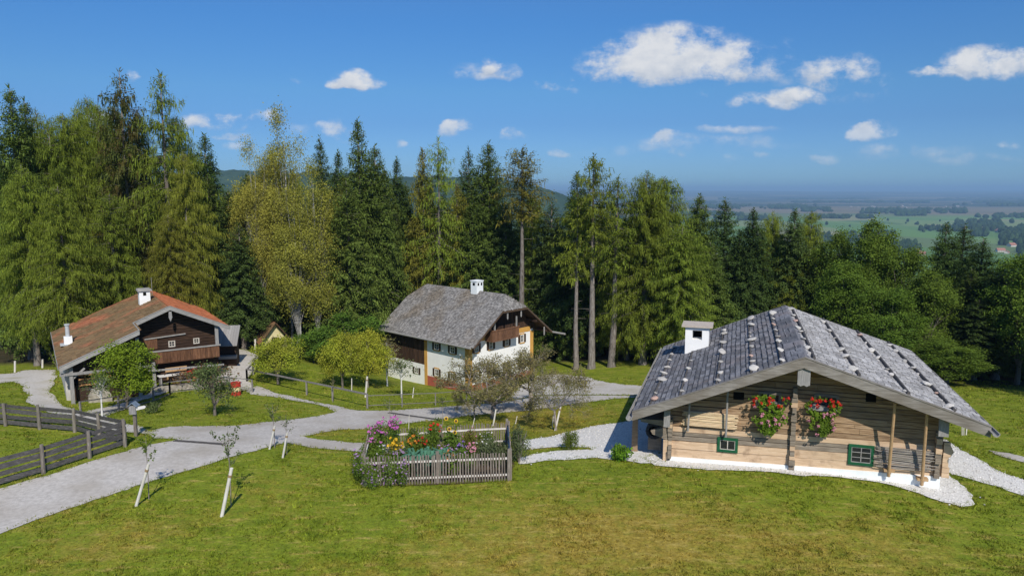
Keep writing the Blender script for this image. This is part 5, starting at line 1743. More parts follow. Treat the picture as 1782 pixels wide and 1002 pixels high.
# ------------------------------------------------------------------ orchard trees, shrubs and saplings
def plant_tree(name, kind, px, py, top, width_px, label, cat='tree', group=None, natw=4.0, nath=4.5, **k):
    g = at(px, py)
    zc = g.y * CP + (CAMH - g.z) * SP
    p = plane_at(px, top, g.y)
    sx = width_px / FPX * zc / natw
    return stand(name, kind, (g.x, g.y, g.z - .03), sx, (p.z - g.z) / nath, label, cat, group, **k)


plant_tree('leafy_tree', 'linden', 222, 712, 596, 112, 'bright green rounded tree in front of the tiled farmhouse', natw=4.6, nath=6.0)
plant_tree('young_tree', 'thin_tree', 178, 726, 640, 62, 'young tree with a limed white trunk beside the bright green rounded tree', natw=2.7, nath=4.2)
plant_tree('fruit_tree', 'dull_tree', 374, 724, 628, 92, 'fruit tree with a leaning white trunk on the lawn island', natw=4.0, nath=4.2, lean=(0, 0))
plant_tree('fruit_tree', 'apple', 484, 668, 586, 104, 'spreading apple tree in the railed orchard before the little hut', natw=5.3, nath=4.6, v=0)
plant_tree('fruit_tree', 'apple', 596, 676, 578, 84, 'left one of the two merged apple trees by the white barn wall', natw=5.3, nath=4.6, v=1)
plant_tree('fruit_tree', 'apple', 640, 674, 574, 88, 'right one of the two merged apple trees by the white barn wall', natw=5.3, nath=4.6, v=2)
plant_tree('young_tree', 'brown_tree', 674, 672, 584, 58, 'brownish young tree against the barn boards', natw=3.0, nath=4.4)
plant_tree('young_tree', 'thin_tree', 699, 692, 618, 62, 'young tree with a white trunk before the barn window', natw=2.7, nath=4.2, v=1)
plant_tree('fruit_tree', 'old_fruit', 858, 728, 606, 178, 'wide twiggy old fruit tree before the white gable', natw=5.2, nath=5.0, v=0)
plant_tree('fruit_tree', 'old_fruit', 926, 712, 586, 172, 'tall twiggy fruit tree at the corner of the gravel yard', natw=5.2, nath=5.0, v=1)
plant_tree('fruit_tree', 'old_fruit', 968, 749, 632, 112, 'thinly leaved fruit tree with a limed trunk above the pebble path', natw=4.6, nath=4.2, v=2, bark=None)
plant_tree('fruit_tree', 'old_fruit', 826, 729, 650, 62, 'small twiggy tree at the roadside before the white gable', natw=5.2, nath=5.0, v=1)
proto('berry_bush', [twiggy(210, 2.6, .3, 1.1, depth=4, leaves=800, leaf=.14, r0=.05, forks=3)], leafmat('rust_leaves', (.16, .10, .04), alt=(.22, .06, .03), alt_amt=.6), L_TWIG)
plant_tree('bush', 'berry_bush', 352, 676, 618, 74, 'half bare bush with reddish leaves under the farmhouse balcony', 'bush', natw=2.6, nath=2.6)


def bush_mesh(seed, n, leaf, rx, rz, lobes=7, up=.2):
    rg = np.random.default_rng(seed)
    C_ = rg.normal(0, .42, (lobes, 3)) * [rx, rx, rz * .5] + [0, 0, rz]
    li = rg.integers(0, lobes, n)
    d = _norm(rg.normal(0, 1, (n, 3)))
    P = C_[li] + d * (.35 + .4 * rg.random((n, 1))) * [rx, rx, rz]
    P[:, 2] = np.abs(P[:, 2])
    N_ = _norm(d + rg.normal(0, .6, (n, 3)) + [0, 0, up])
    D = _norm(np.cross(N_, rg.normal(0, 1, (n, 3)))); Wd = _norm(np.cross(N_, D))
    sz = leaf * (.6 + .8 * rg.random(n))
    return quads(P, D, Wd, sz, sz * .65)


def bush(name, px, py, w_px, h_px, material, label, cat='bush', n=1500, leaf=.12, seed=1, group=None, at_=None):
    g = at_ or at(px, py)
    zc = g.y * CP + (CAMH - g.z) * SP
    w = w_px / FPX * zc; h = h_px / FPX * zc
    r = empty(name, (g.x, g.y, g.z - .02)); tag(r, label, cat, group)
    V, F = bush_mesh(seed, n, leaf, w * .42, h * .42)
    V[:, 2] *= h / max(V[:, 2].max(), .1); V[:, :2] *= w * .5 / np.abs(V[:, :2]).max()
    link('foliage', np_mesh('foliage', V, F, material), r)
    mb = MB(); rr = random.Random(seed)
    for i in range(7):
        a = rr.uniform(0, 6.28); mb.tube([(0, 0, -.05), (math.cos(a) * w * .15, math.sin(a) * w * .15, h * .4), (math.cos(a) * w * .3, math.sin(a) * w * .3, h * .75)], [.025, .015, .006], 4, cap=False)
    mb.build('stem', L_TWIG, r)
    return r


L_BOX = leafmat('boxwood_leaves', (.12, .17, .022))
L_LUSH = leafmat('lush_leaves', (.13, .27, .02), trans=.35)
L_GREYBUSH = leafmat('grey_green_leaves', (.125, .155, .07))
bush('bush', 990, 783, 38, 40, L_BOX, 'small round bush on the pebbles beside the path', n=2600, leaf=.075, seed=3)
bush('bush', 1077, 801, 50, 34, L_LUSH, 'lush bright bush before the shaded side of the log farmhouse', n=900, leaf=.17, seed=4)
bush('bush', 903, 805, 46, 76, L_GREYBUSH, 'tall loose shrub outside the garden fence corner', n=2200, leaf=.085, seed=5)
bush('bush', 100, 640, 40, 40, L_LINDEN, 'scrubby weeds by the stained side wall of the tiled farmhouse', n=900, leaf=.12, seed=6)
bush('bush', 268, 718, 42, 22, L_DULL, 'low herbs at the foot of the bright green rounded tree', n=700, leaf=.1, seed=7)

M_STAKE = mk('pale_peeled_stake', [(.3, (.52, .48, .42)), (.7, (.74, .71, .66))], scale=4, stretch=(1, 1, .3), detail=5, bump=.2, objrand=.08)
M_TIE = mk('tree_tie', [(.3, (.22, .15, .08)), (.7, (.35, .25, .14))], scale=6, detail=3)


def stake(px, py, tx, ty, r_px, label, dy=0.0, tie=True):
    g = at(px, py)
    t = plane_at(tx, ty, g.y + dy)
    zc = g.y * CP + (CAMH - g.z) * SP
    r = r_px * .8 / FPX * zc / 2
    e = empty('stake', g); tag(e, label, 'stake', 'pale wooden stakes')
    d = t - g
    mb = MB(); mb.tube([d * -.15, d * .5, d], [r * 1.05, r, r * .95], 9); mb.build('post', M_STAKE, e, smooth=False)
    if tie:
        q = d * .84
        mb = MB(); mb.tube([q - d.normalized() * .05, q + d.normalized() * .05], [r * 1.25, r * 1.25], 9); mb.build('tie', M_TIE, e)
    return e


stake(237, 880, 259, 806, 6.5, 'leaning pale stake beside the leftmost front sapling')
stake(386, 898, 403, 814, 7.5, 'thick leaning pale stake beside the nearest sapling')
stake(469, 781, 478, 741, 4.5, 'pale stake of the farther sapling pair, nearer the road')
stake(492, 796, 500, 752, 4.5, 'pale stake of the farther sapling pair, right hand one')
stake(636, 691, 639, 655, 4.5, 'upright white stake in the orchard by the road railing')
stake(718, 692, 720, 674, 2.2, 'short white peg in the grass before the white farmhouse', tie=False)
stake(612, 680, 612, 658, 2.0, 'thin grey peg under the merged apple trees', tie=False)
stake(966, 749, 976, 705, 4.0, 'leaning pale stake against the limed fruit tree trunk')
stake(961, 746, 963, 722, 2.0, 'thin pale rod in the dry grass beside the limed fruit tree', tie=False)
stake(897, 737, 900, 724, 2.0, 'short thin rod in the dry grass right of the garden', tie=False)
stake(858, 741, 863, 712, 3.5, 'pale stake behind the garden picket fence', tie=False)
stake(822, 744, 826, 727, 1.6, 'thin white rod behind the garden picket fence', tie=False)
stake(711, 752, 712, 722, 1.5, 'thin white rod on the road edge behind the garden', tie=False)
stake(1674, 757, 1674, 742, 2.2, 'lowest of three pale pegs in the grass below the sunny eave', tie=False)
stake(1677, 757, 1677, 736, 2.2, 'middle of three pale pegs in the grass below the sunny eave', tie=False)


def sapling(px, py, tx, ty, spread, leaves, label, seed, leaf=.085, n_br=5, mat_=None, bare=.55):
    g = at(px, py)
    t = plane_at(tx, ty, g.y) - g
    rr = random.Random(seed)
    e = empty('sapling', g); tag(e, label, 'sapling', 'staked saplings')
    H = t.length
    mb = MB()
    mb.tube([(0, 0, -.1), t * .3 + Vector((.02, 0, 0)), t * .65, t], [.022, .019, .014, .004], 6)
    ends = [(t * .8, t.normalized()), (t * .9, t.normalized()), (t, t.normalized())]
    for i in range(n_br):
        a = i * 2.4 + rr.uniform(-.4, .4); s = bare + (1 - bare) * .75 * i / n_br
        p = t * s; d = Vector((math.cos(a), math.sin(a) * .8, rr.uniform(.5, 1.2))).normalized()
        l = spread * rr.uniform(.6, 1.05) * (1.1 - s * .5)
        q = p + d * l * .5 + Vector((0, 0, -.03)); r = p + d * l + Vector((0, 0, l * .15))
        mb.tube([p, q, r], [.009, .007, .003], 4, cap=False)
        for k in range(5): ends.append((p.lerp(r, .3 + .17 * k), d))
    mb.build('trunk', L_TWIG, e)
    rg = np.random.default_rng(seed)
    E = np.array([tuple(x[0]) for x in ends])
    P = E[rg.integers(0, len(E), leaves)] + rg.normal(0, .05, (leaves, 3))
    D = _norm(rg.normal(0, 1, (leaves, 3)) + [0, 0, .3]); Wd = _norm(np.cross(D, rg.normal(0, 1, (leaves, 3))))
    sz = leaf * (.6 + .8 * rg.random(leaves))
    V, F = quads(P, D, Wd, sz, sz * .6)
    link('leaves', np_mesh('leaves', V, F, mat_ or L_YMAPLE), e)


sapling(259, 868, 253, 748, .75, 170, 'leftmost front sapling with dark leaves beside the road', 1, mat_=L_MAPLE, leaf=.11)
sapling(402, 881, 396, 742, 1.25, 300, 'nearest sapling with a wide forked top beside its thick stake', 2, n_br=6, bare=.5, leaf=.10, mat_=L_DULL)
sapling(478, 779, 474, 702, .8, 230, 'slim sapling by the road, upper one of the farther pair', 3, leaf=.09, mat_=L_DULL)
sapling(499, 791, 497, 722, .8, 110, 'thinly leaved sapling, right one of the farther pair', 4, leaf=.08, mat_=L_DULL)
sapling(679, 752, 678, 690, .7, 120, 'thin sapling rising behind the pink garden phlox', 5, leaf=.08, mat_=L_DULL)
sapling(770, 740, 770, 690, .8, 160, 'thin sapling rising behind the garden sunflowers', 6, leaf=.09, mat_=L_DULL)
sapling(579, 700, 580, 655, .4, 40, 'dead dry sapling stem by the orchard railing', 7, leaf=.1, mat_=L_OLIVE)

for (x_, y_, k_, h_, lab) in ((47.0, 51.0, 'maple', .62, 'leafy tree on the slope just past the frame side, shading the meadow'), (52.0, 57.0, 'maple', .75, 'bigger leafy tree on the slope past the frame side, farther off'), (43.5, 57.5, 'young_maple', 1.0, 'small leafy tree at the edge of the shaded meadow')):
    stand('leafy_tree', k_, (x_, y_, float(gz(x_, y_)) - .1), .8, h_, lab, 'tree', 'trees along the forest edge')

# ------------------------------------------------------------------ fences, railings
M_FENCE = mk('dark_fence_boards', [(.25, (.045, .042, .042)), (.5, (.085, .08, .078)), (.75, (.155, .146, .14))], scale=1.6, stretch=(3, 3, 9), detail=7, bump=.5, objrand=.12, bscale=3)
M_POST = mk('fence_post', [(.25, (.12, .10, .085)), (.5, (.21, .185, .155)), (.75, (.32, .29, .255))], scale=2.5, stretch=(5, 5, 1), detail=7, bump=.5, objrand=.15)
M_RAIL = mk('thin_grey_rail', [(.3, (.13, .12, .11)), (.7, (.27, .25, .235))], scale=2, stretch=(4, 4, 4), detail=5, bump=.3)


def board_fence(pix, label, h=1.4, boards=((.1, .33), (.43, .66), (.76, 1.0), (1.1, 1.3)), extra=()):
    P = [at(*p) for p in pix]
    e = empty('board_fence', P[0]); tag(e, label, 'fence')
    O = P[0]
    rr = random.Random(len(P) * 7 + int(P[0].x * 10))
    for p in P:
        mb = MB(); q = p - O
        lean_ = Vector((rr.uniform(-.03, .03), rr.uniform(-.03, .03), 0))
        mb.tube([q + Vector((0, 0, -.4)), q + Vector((0, 0, h * .6)) + lean_ * .6, q + Vector((0, 0, h + rr.uniform(-.04, .08))) + lean_], [.095, .09, .08], 8)
        mb.build('post', M_POST, e)
    for k, (z0, z1) in enumerate(boards):
        mb = MB()
        for a, b in zip(P[:-1], P[1:]):
            d = (b - a).normalized(); s = Vector((d.y, -d.x, 0)).normalized() * .10
            j0, j1 = rr.uniform(-.03, .03), rr.uniform(-.03, .03)
            p0 = a - O - d * .12 - s; p1 = b - O + d * .12 - s * (1.25 if False else 1)
            zc_ = (z0 + z1) / 2
            mb.beam(p0 + Vector((0, 0, zc_ + j0)), p1 + Vector((0, 0, zc_ + j1)), .035, (z1 - z0) * rr.uniform(.9, 1.05))
        mb.build('board', M_FENCE, e)
    return e


board_fence([(-95, 880), (-12, 850), (76, 824), (156, 797), (218, 777)], 'dark board fence running along the road edge up to the signpost')
board_fence([(-60, 738), (10, 741), (69, 747), (130, 752), (174, 764), (216, 775)], 'dark board fence curving along the farm track behind the meadow')


def railing(name, pix, label, h=1.0, rails=(1.0,), r=.035, rr_=.03, wire=False):
    P = [at(*p) for p in pix]
    O = P[0]
    e = empty(name, O); tag(e, label, 'railing')
    for p in P:
        mb = MB(); q = p - O
        mb.beam(q + Vector((0, 0, -.3)), q + Vector((0, 0, h + .03)), r * 2, r * 2, up=(0, 1, 0)); mb.build('post', M_RAIL, e)
    for z in rails:
        mb = MB()
        for a, b in zip(P[:-1], P[1:]):
            mb.beam(a - O + Vector((0, 0, z * h)), b - O + Vector((0, 0, z * h)), rr_ * 2.2, rr_ * 2)
        mb.build('rail', M_RAIL, e)
    return e


railing('railing', [(430, 664), (534, 687), (579, 697), (639.5, 711)], 'grey wooden rail along the branch path below the apple orchard', h=1.05, r=.06, rr_=.05)
railing('railing', [(430, 664), (441, 652), (452, 640)], 'short rail climbing beside the gravel towards the little hut', h=1.0, r=.06, rr_=.05)
railing('railing', [(639.5, 711), (700, 708), (758, 705), (812, 700)], 'thin dark rail below the young trees before the white farmhouse', h=.95, r=.04, rr_=.022, rails=(1.0, .25))
railing('railing', [(141, 726), (207, 714), (267.5, 699), (296, 687)], 'dark rail along the path below the tiled farmhouse', h=1.0, r=.05, rr_=.03, rails=(1.0, .1))
railing('railing', [(296, 687), (345, 681), (400, 678), (439.5, 683)], 'thin rail passing behind the red and white barrel', h=1.0, r=.05, rr_=.022, rails=(1.0, .2))

# ------------------------------------------------------------------ the picket fenced garden
gA = at(633, 846); gB = at(888, 836); gC = at(884, 776); gD = at(646, 790)
M_PICKET = mk('grey_picket', [(.25, (.11, .085, .068)), (.5, (.20, .165, .14)), (.75, (.32, .28, .245))], scale=3, stretch=(6, 6, 1), detail=6, bump=.4, island=.25)
M_PRAIL = mk('pale_fence_rail', [(.3, (.52, .48, .44)), (.7, (.74, .71, .67))], scale=3, stretch=(2, 2, 6), detail=5, bump=.2)


def picket_fence(a, b, label, seed, h=1.4, inner=1, posts=2, rails=(.3, 1.08)):
    e = empty('picket_fence', a); tag(e, label, 'fence', 'sides of the garden fence')
    rr = random.Random(seed)
    L_ = (b - a); n = int(L_.length / .128); d = L_.normalized(); s = Vector((d.y, -d.x, 0)).normalized()
    mb = MB()
    for i in range(n + 1):
        p = L_ * (i / n) + s * .03
        gl = float(gz(a.x + p.x, a.y + p.y)) - a.z
        hh = h + rr.uniform(-.05, .05); w = rr.uniform(.044, .056)
        ln = d * rr.uniform(-.03, .03)
        z0 = Vector((p.x, p.y, gl + .02)); z1 = Vector((p.x, p.y, gl + hh - .04)) + ln; z2 = Vector((p.x, p.y, gl + hh)) + ln
        for q, (u0, u1, ws) in enumerate(((z0, z1, 1.0),)):
            mb.beam(u0, u1, w * 1.3, w * .8, up=s, w1=w * 1.25)
        mb.beam(z1, z2, w * 1.25, w * .8, up=s, w1=w * .4)
    mb.build('pickets', M_PICKET, e)
    for z in rails:
        mb = MB()
        k = 4
        for i in range(k):
            p0, p1 = L_ * (i / k), L_ * ((i + 1) / k)
            za, zb = [float(gz(a.x + p.x, a.y + p.y)) - a.z for p in (p0, p1)]
            mb.beam(Vector((p0.x, p0.y, za + z)) - s * .012, Vector((p1.x, p1.y, zb + z)) - s * .012, .05, .085)
        mb.build('rail', M_PRAIL, e)
    for i in range(posts + 1):
        p = L_ * (i / posts) - s * .06
        gl = float(gz(a.x + p.x, a.y + p.y)) - a.z
        mb = MB(); mb.beam(Vector((p.x, p.y, gl - .3)), Vector((p.x, p.y, gl + h + .12)), .15, .12, up=s); mb.build('post', M_POST, e)
    return e


picket_fence(gA, gB, 'long front side of the picket fence, facing the lawn', 1)
picket_fence(gC, gD, 'back side of the picket fence, with one pale rail in the sun', 2, h=1.3, rails=(.3, 1.0))
picket_fence(gB, gC, 'short picket fence side nearest the pebble path', 3, posts=1)
picket_fence(gD, gA, 'short picket fence side overgrown by purple asters', 4, posts=1)
soil = [gA.lerp(gC, .03), gB.lerp(gD, .03), gC.lerp(gA, .03), gD.lerp(gB, .03)]
M_SOIL = mk('garden_soil', [(.3, (.045, .03, .018)), (.7, (.12, .085, .055))], scale=6, detail=7, bump=.9, bdist=.06)
drape('garden_soil', None, M_SOIL, lift=.03, seed=23, jit=.03, world_pts=[(p.x, p.y) for p in soil])


def garden_pos(u, v):
    p = gA.lerp(gB, u).lerp(gD.lerp(gC, u), v)
    return Vector((p.x, p.y, float(gz(p.x, p.y)) + .02))


def flower_mat(name, c, trans=.3):
    return mk(name, [(.3, sc(c, .8)), (.7, sc(c, 1.15))], scale=4, detail=3, island=.2, trans=trans, rough=.7)


FL = {'pink': flower_mat('pink_petals', (.62, .16, .50)), 'lilac': flower_mat('lilac_petals', (.42, .26, .48)), 'yellow': flower_mat('yellow_petals', (.80, .50, .03)), 'orange': flower_mat('orange_petals', (.75, .26, .03)),
      'red': flower_mat('red_petals', (.62, .03, .02)), 'white': flower_mat('white_petals', (.72, .70, .66)), 'violet': flower_mat('violet_petals', (.28, .16, .50)), 'rose': flower_mat('rose_petals', (.65, .28, .36)), 'brown': flower_mat('seed_heads', (.10, .055, .03))}
L_GARDEN = leafmat('garden_leaves', (.115, .185, .024), trans=.3)
L_LEEK = leafmat('leek_leaves', (.08, .20, .13), trans=.25)
L_YELLOWISH = leafmat('yellowing_leaves', (.17, .17, .03), trans=.3)


def flowering(name, u, v, w, h, n, leafm, label, seed, blossoms=None, nb=0, bsize=.07, leaf=.09, top=True, cat='plant', loc=None, low=.0):
    g = loc or garden_pos(u, v)
    e = empty(name, g); tag(e, label, cat)
    w *= 1.2; h *= 1.16 if loc is None else 1; n = int(n * 1.8)
    V, F = bush_mesh(seed, n, leaf, w * .42, h * .45)
    V[:, 2] *= h / max(V[:, 2].max(), .1); V[:, :2] *= w * .5 / np.abs(V[:, :2]).max()
    link('foliage', np_mesh('foliage', V, F, leafm), e)
    if blossoms:
        rg = np.random.default_rng(seed + 900)
        out = []
        P = V.reshape(-1, 4, 3)[:, 2]
        sel = P[(P[:, 2] > h * (.62 if top else low))]
        if len(sel) == 0: sel = P
        C_ = sel[rg.integers(0, len(sel), nb)] * np.array([1.04, 1.04, 1.02]) + [0, 0, .02]
        k = 6
        ci = np.repeat(np.arange(nb), k)
        a = np.tile(np.arange(k) * 2 * math.pi / k, nb) + rg.random(len(ci))
        up = _norm(rg.normal(0, .5, (nb, 3)) + [0, -.5, .9])[ci]
        t1 = _norm(np.cross(up, [1, .1, 0])); t2 = np.cross(up, t1)
        D = _norm(t1 * np.cos(a)[:, None] + t2 * np.sin(a)[:, None] + up * .25)
        Wd = _norm(np.cross(D, up))
        sz = bsize * (.7 + .6 * rg.random(nb))[ci] * .6
        V2, F2 = quads(C_[ci], D, Wd, sz, sz * .8, fold=.6)
        link('blossoms', np_mesh('blossoms', V2, F2, FL[blossoms]), e)
    return e


G_ = [
    ('phlox', .06, .80, 1.5, 1.75, 900, L_GARDEN, 'tall pink phlox at the back corner of the garden', 'pink', 34, .14),
    ('phlox', .17, .86, 1.3, 1.95, 900, L_GARDEN, 'tallest pink phlox clump behind the yellow coneflowers', 'pink', 44, .145),
    ('phlox', .00, .62, 1.0, 1.3, 600, L_GARDEN, 'pink phlox leaning over the overgrown fence side', 'pink', 16, .12),
    ('coneflower', .20, .58, 1.2, 1.2, 700, L_YELLOWISH, 'yellow coneflowers in front of the tall phlox', 'yellow', 40, .12),
    ('coneflower', .30, .66, 1.1, 1.15, 600, L_GARDEN, 'orange coneflowers beside the yellow ones', 'orange', 24, .12),
    ('zinnia', .37, .70, .7, 1.1, 350, L_GARDEN, 'red zinnia clump behind the leek bed', 'red', 14, .13),
    ('bean_plant', .45, .78, 1.2, 1.75, 1000, L_GARDEN, 'dense dahlia bush with red blossoms left of the sunflowers', 'red', 9, .14),
    ('aster', .20, .40, 1.0, 1.0, 600, L_GARDEN, 'lilac aster clump inside the front fence', 'lilac', 18, .1),
    ('leek_bed', .40, .30, .1, .1, 10, L_LEEK, '', None, 0, 0),
    ('mallow', .54, .50, .9, 1.0, 450, L_YELLOWISH, 'faded lilac mallow in the middle of the garden', 'lilac', 16, .1),
    ('herb', .47, .48, 1.0, .8, 500, L_YELLOWISH, 'yellowing herb row behind the leeks', 'yellow', 6, .07),
    ('iris', .65, .52, .55, 1.0, 260, L_GARDEN, 'violet flower spikes right of the sunflowers', 'violet', 26, .11),
    ('aster', .73, .50, .9, .85, 450, L_GARDEN, 'rose asters before the back fence rail', 'rose', 24, .12),
    ('herb', .70, .26, 1.0, .8, 500, L_GARDEN, 'dark green herb mound inside the front fence', 'rose', 5, .08),
    ('lavender', .84, .46, 1.5, 1.15, 1400, L_GREYBUSH, 'grey green shrub filling the garden near the corner post', 'white', 8, .07),
    ('lavender', .93, .34, 1.1, 1.1, 1000, L_GREYBUSH, 'dense grey green shrub touching the corner post', None, 0, 0),
    ('herb', .80, .66, 1.0, .9, 600, L_YELLOWISH, 'pale yellow green plant along the back fence', 'white', 6, .07),
    ('dahlia', .57, .20, .8, 1.0, 350, L_YELLOWISH, 'orange dahlia leaning on the front fence', 'orange', 12, .13),
    ('squash', .60, .05, .8, 1.1, 160, L_GARDEN, 'big leaved squash vine climbing over the front fence', None, 0, 0),
    ('bean_plant', .30, .90, 1.1, 1.35, 700, L_GARDEN, 'leafy bean plant against the back fence behind the coneflowers', None, 0, 0),
    ('mallow', .70, .82, 1.2, 1.15, 700, L_YELLOWISH, 'loose yellow green mallow against the back fence', 'rose', 12, .09),
    ('mallow', .84, .84, 1.2, 1.0, 700, L_GARDEN, 'loose green mallow against the back fence near the corner post', 'white', 10, .08),
    ('aster', .62, .36, 1.1, .95, 600, L_GARDEN, 'lilac aster behind the squash vine', 'lilac', 26, .09),
    ('herb', .30, .22, .9, .8, 450, L_GARDEN, 'low green plant left of the leeks', 'white', 8, .07),
    ('herb', .08, .42, 1.1, 1.1, 700, L_GARDEN, 'dense green plant behind the overgrown fence side', 'white', 8, .08),
]
for i, (nm, u, v, w, h, n, lm, lab, bl, nb, bs) in enumerate(G_):
    if nm == 'leek_bed': continue
    flowering(nm, u, v, w, h, n, lm, lab, 300 + i, bl, nb, bs, leaf=.2 if nm == 'squash' else .10)
# asters hanging over the fence
for i, (u, v, w, h, n, lab) in enumerate([(.03, -.04, 1.3, 1.35, 1100, 'aster spilling over the front fence corner'), (.14, -.03, 1.3, 1.3, 1000, 'aster hanging through the front pickets, next to the corner one'),
                                        (.24, -.04, 1.1, 1.05, 800, 'aster hanging through the front pickets, nearest the leeks'), (-.05, .18, 1.2, 1.3, 1000, 'aster bulging out of the overgrown fence side')]):
    flowering('aster', u, v, w, h, n, L_GARDEN, 'purple flowered ' + lab, 340 + i, 'lilac', 60, .085, leaf=.075, top=False, low=.05)
# leeks and cabbages: single plants
rr = random.Random(5)
Vs, Fs = [], []


def leek_mesh(seed):
    r2 = random.Random(seed); mb = MB()
    for k in range(11):
        a = k * .571 + r2.uniform(-.2, .2) + (math.pi if k % 2 else 0); l = r2.uniform(.45, .7); w = .045
        d = Vector((math.cos(a), math.sin(a), 0)); s = Vector((-d.y, d.x, 0)) * w
        p0 = Vector((0, 0, .12 + k * .012)); p1 = d * l * .35 + Vector((0, 0, .12 + l * .75)); p2 = d * l * .75 + Vector((0, 0, .1 + l * .62))
        mb.add([p0 - s * .6, p0 + s * .6, p1 + s, p1 - s, p2], [(0, 1, 2, 3), (3, 2, 4)])
    mb.tube([(0, 0, -.02), (0, 0, .16)], .028, 6)
    me = bpy.data.meshes.new('leek'); me.from_pydata(mb.v, [], mb.f); me.materials.append(L_LEEK); return me


LK = [leek_mesh(i) for i in range(3)]
for r_ in range(3):
    for k in range(9):
        g = garden_pos(.345 + k * .023 + rr.uniform(-.005, .005), .20 + r_ * .08 + rr.uniform(-.01, .01))
        o = link('leek', LK[(k + r_) % 3]); o.location = g; o.rotation_euler.z = rr.uniform(0, 6.3); o.scale = [rr.uniform(1.35, 1.8)] * 3
        tag(o, 'blue green leek standing in the rows behind the front picket fence', 'leek', 'leeks in the garden bed')


def sunflower(u, v, H, label, seed):
    g = garden_pos(u, v); e = empty('sunflower', g); tag(e, label, 'sunflower', 'sunflowers in the garden')
    r2 = random.Random(seed)
    top = Vector((r2.uniform(-.1, .1), r2.uniform(-.12, 0), H))
    mb = MB(); mb.tube([(0, 0, -.05), top * .5 + Vector((.03, 0, 0)), top], [.022, .018, .012], 5); mb.build('stem', L_GARDEN, e)
    mb = MB()
    for k in range(14):
        a = k * 2.4; z = H * (.15 + .055 * k); d = Vector((math.cos(a), math.sin(a), r2.uniform(-.25, .3))); s = Vector((-d.y, d.x, 0)) * .13 * r2.uniform(.7, 1.2)
        p = Vector((0, 0, z)); q = p + d * .16; t = p + d * r2.uniform(.32, .45) + Vector((0, 0, -.08))
        mb.add([p, q + s, t, q - s], [(0, 1, 2, 3)])
    mb.build('leaves', L_GARDEN, e)
    n = Vector((r2.uniform(-.3, .3), -.85, .35)).normalized(); t1 = n.orthogonal().normalized(); t2 = n.cross(t1)
    mb = MB()
    for k in range(18):
        a = k * math.pi / 9; d = t1 * math.cos(a) + t2 * math.sin(a); s = (t2 * math.cos(a) - t1 * math.sin(a)) * .022
        c = top + n * .03
        mb.add([c + d * .04 - s * .7, c + d * .04 + s * .7, c + d * .095 + s * .5, c + d * .115, c + d * .095 - s * .5], [(0, 1, 2, 3, 4)])
    mb.build('petals', FL['yellow'], e)
    mb = MB(); mb.tube([top, top + n * .05], [.07, .06], 10); mb.build('seed_head', FL['brown'], e)


sunflower(.56, .62, 2.15, 'tallest sunflower in the middle of the garden', 1)
sunflower(.605, .66, 1.95, 'sunflower just right of the tallest one', 2)
sunflower(.58, .56, 1.7, 'shorter sunflower in front of the tallest one', 3)
sunflower(.62, .58, 1.5, 'lowest sunflower, beside the violet flower spikes', 4)
flowering('bean_plant', .585, .58, .95, 1.45, 700, L_GARDEN, 'leafy bean plant wound around the sunflower stems', 371, None, 0, 0, leaf=.14)

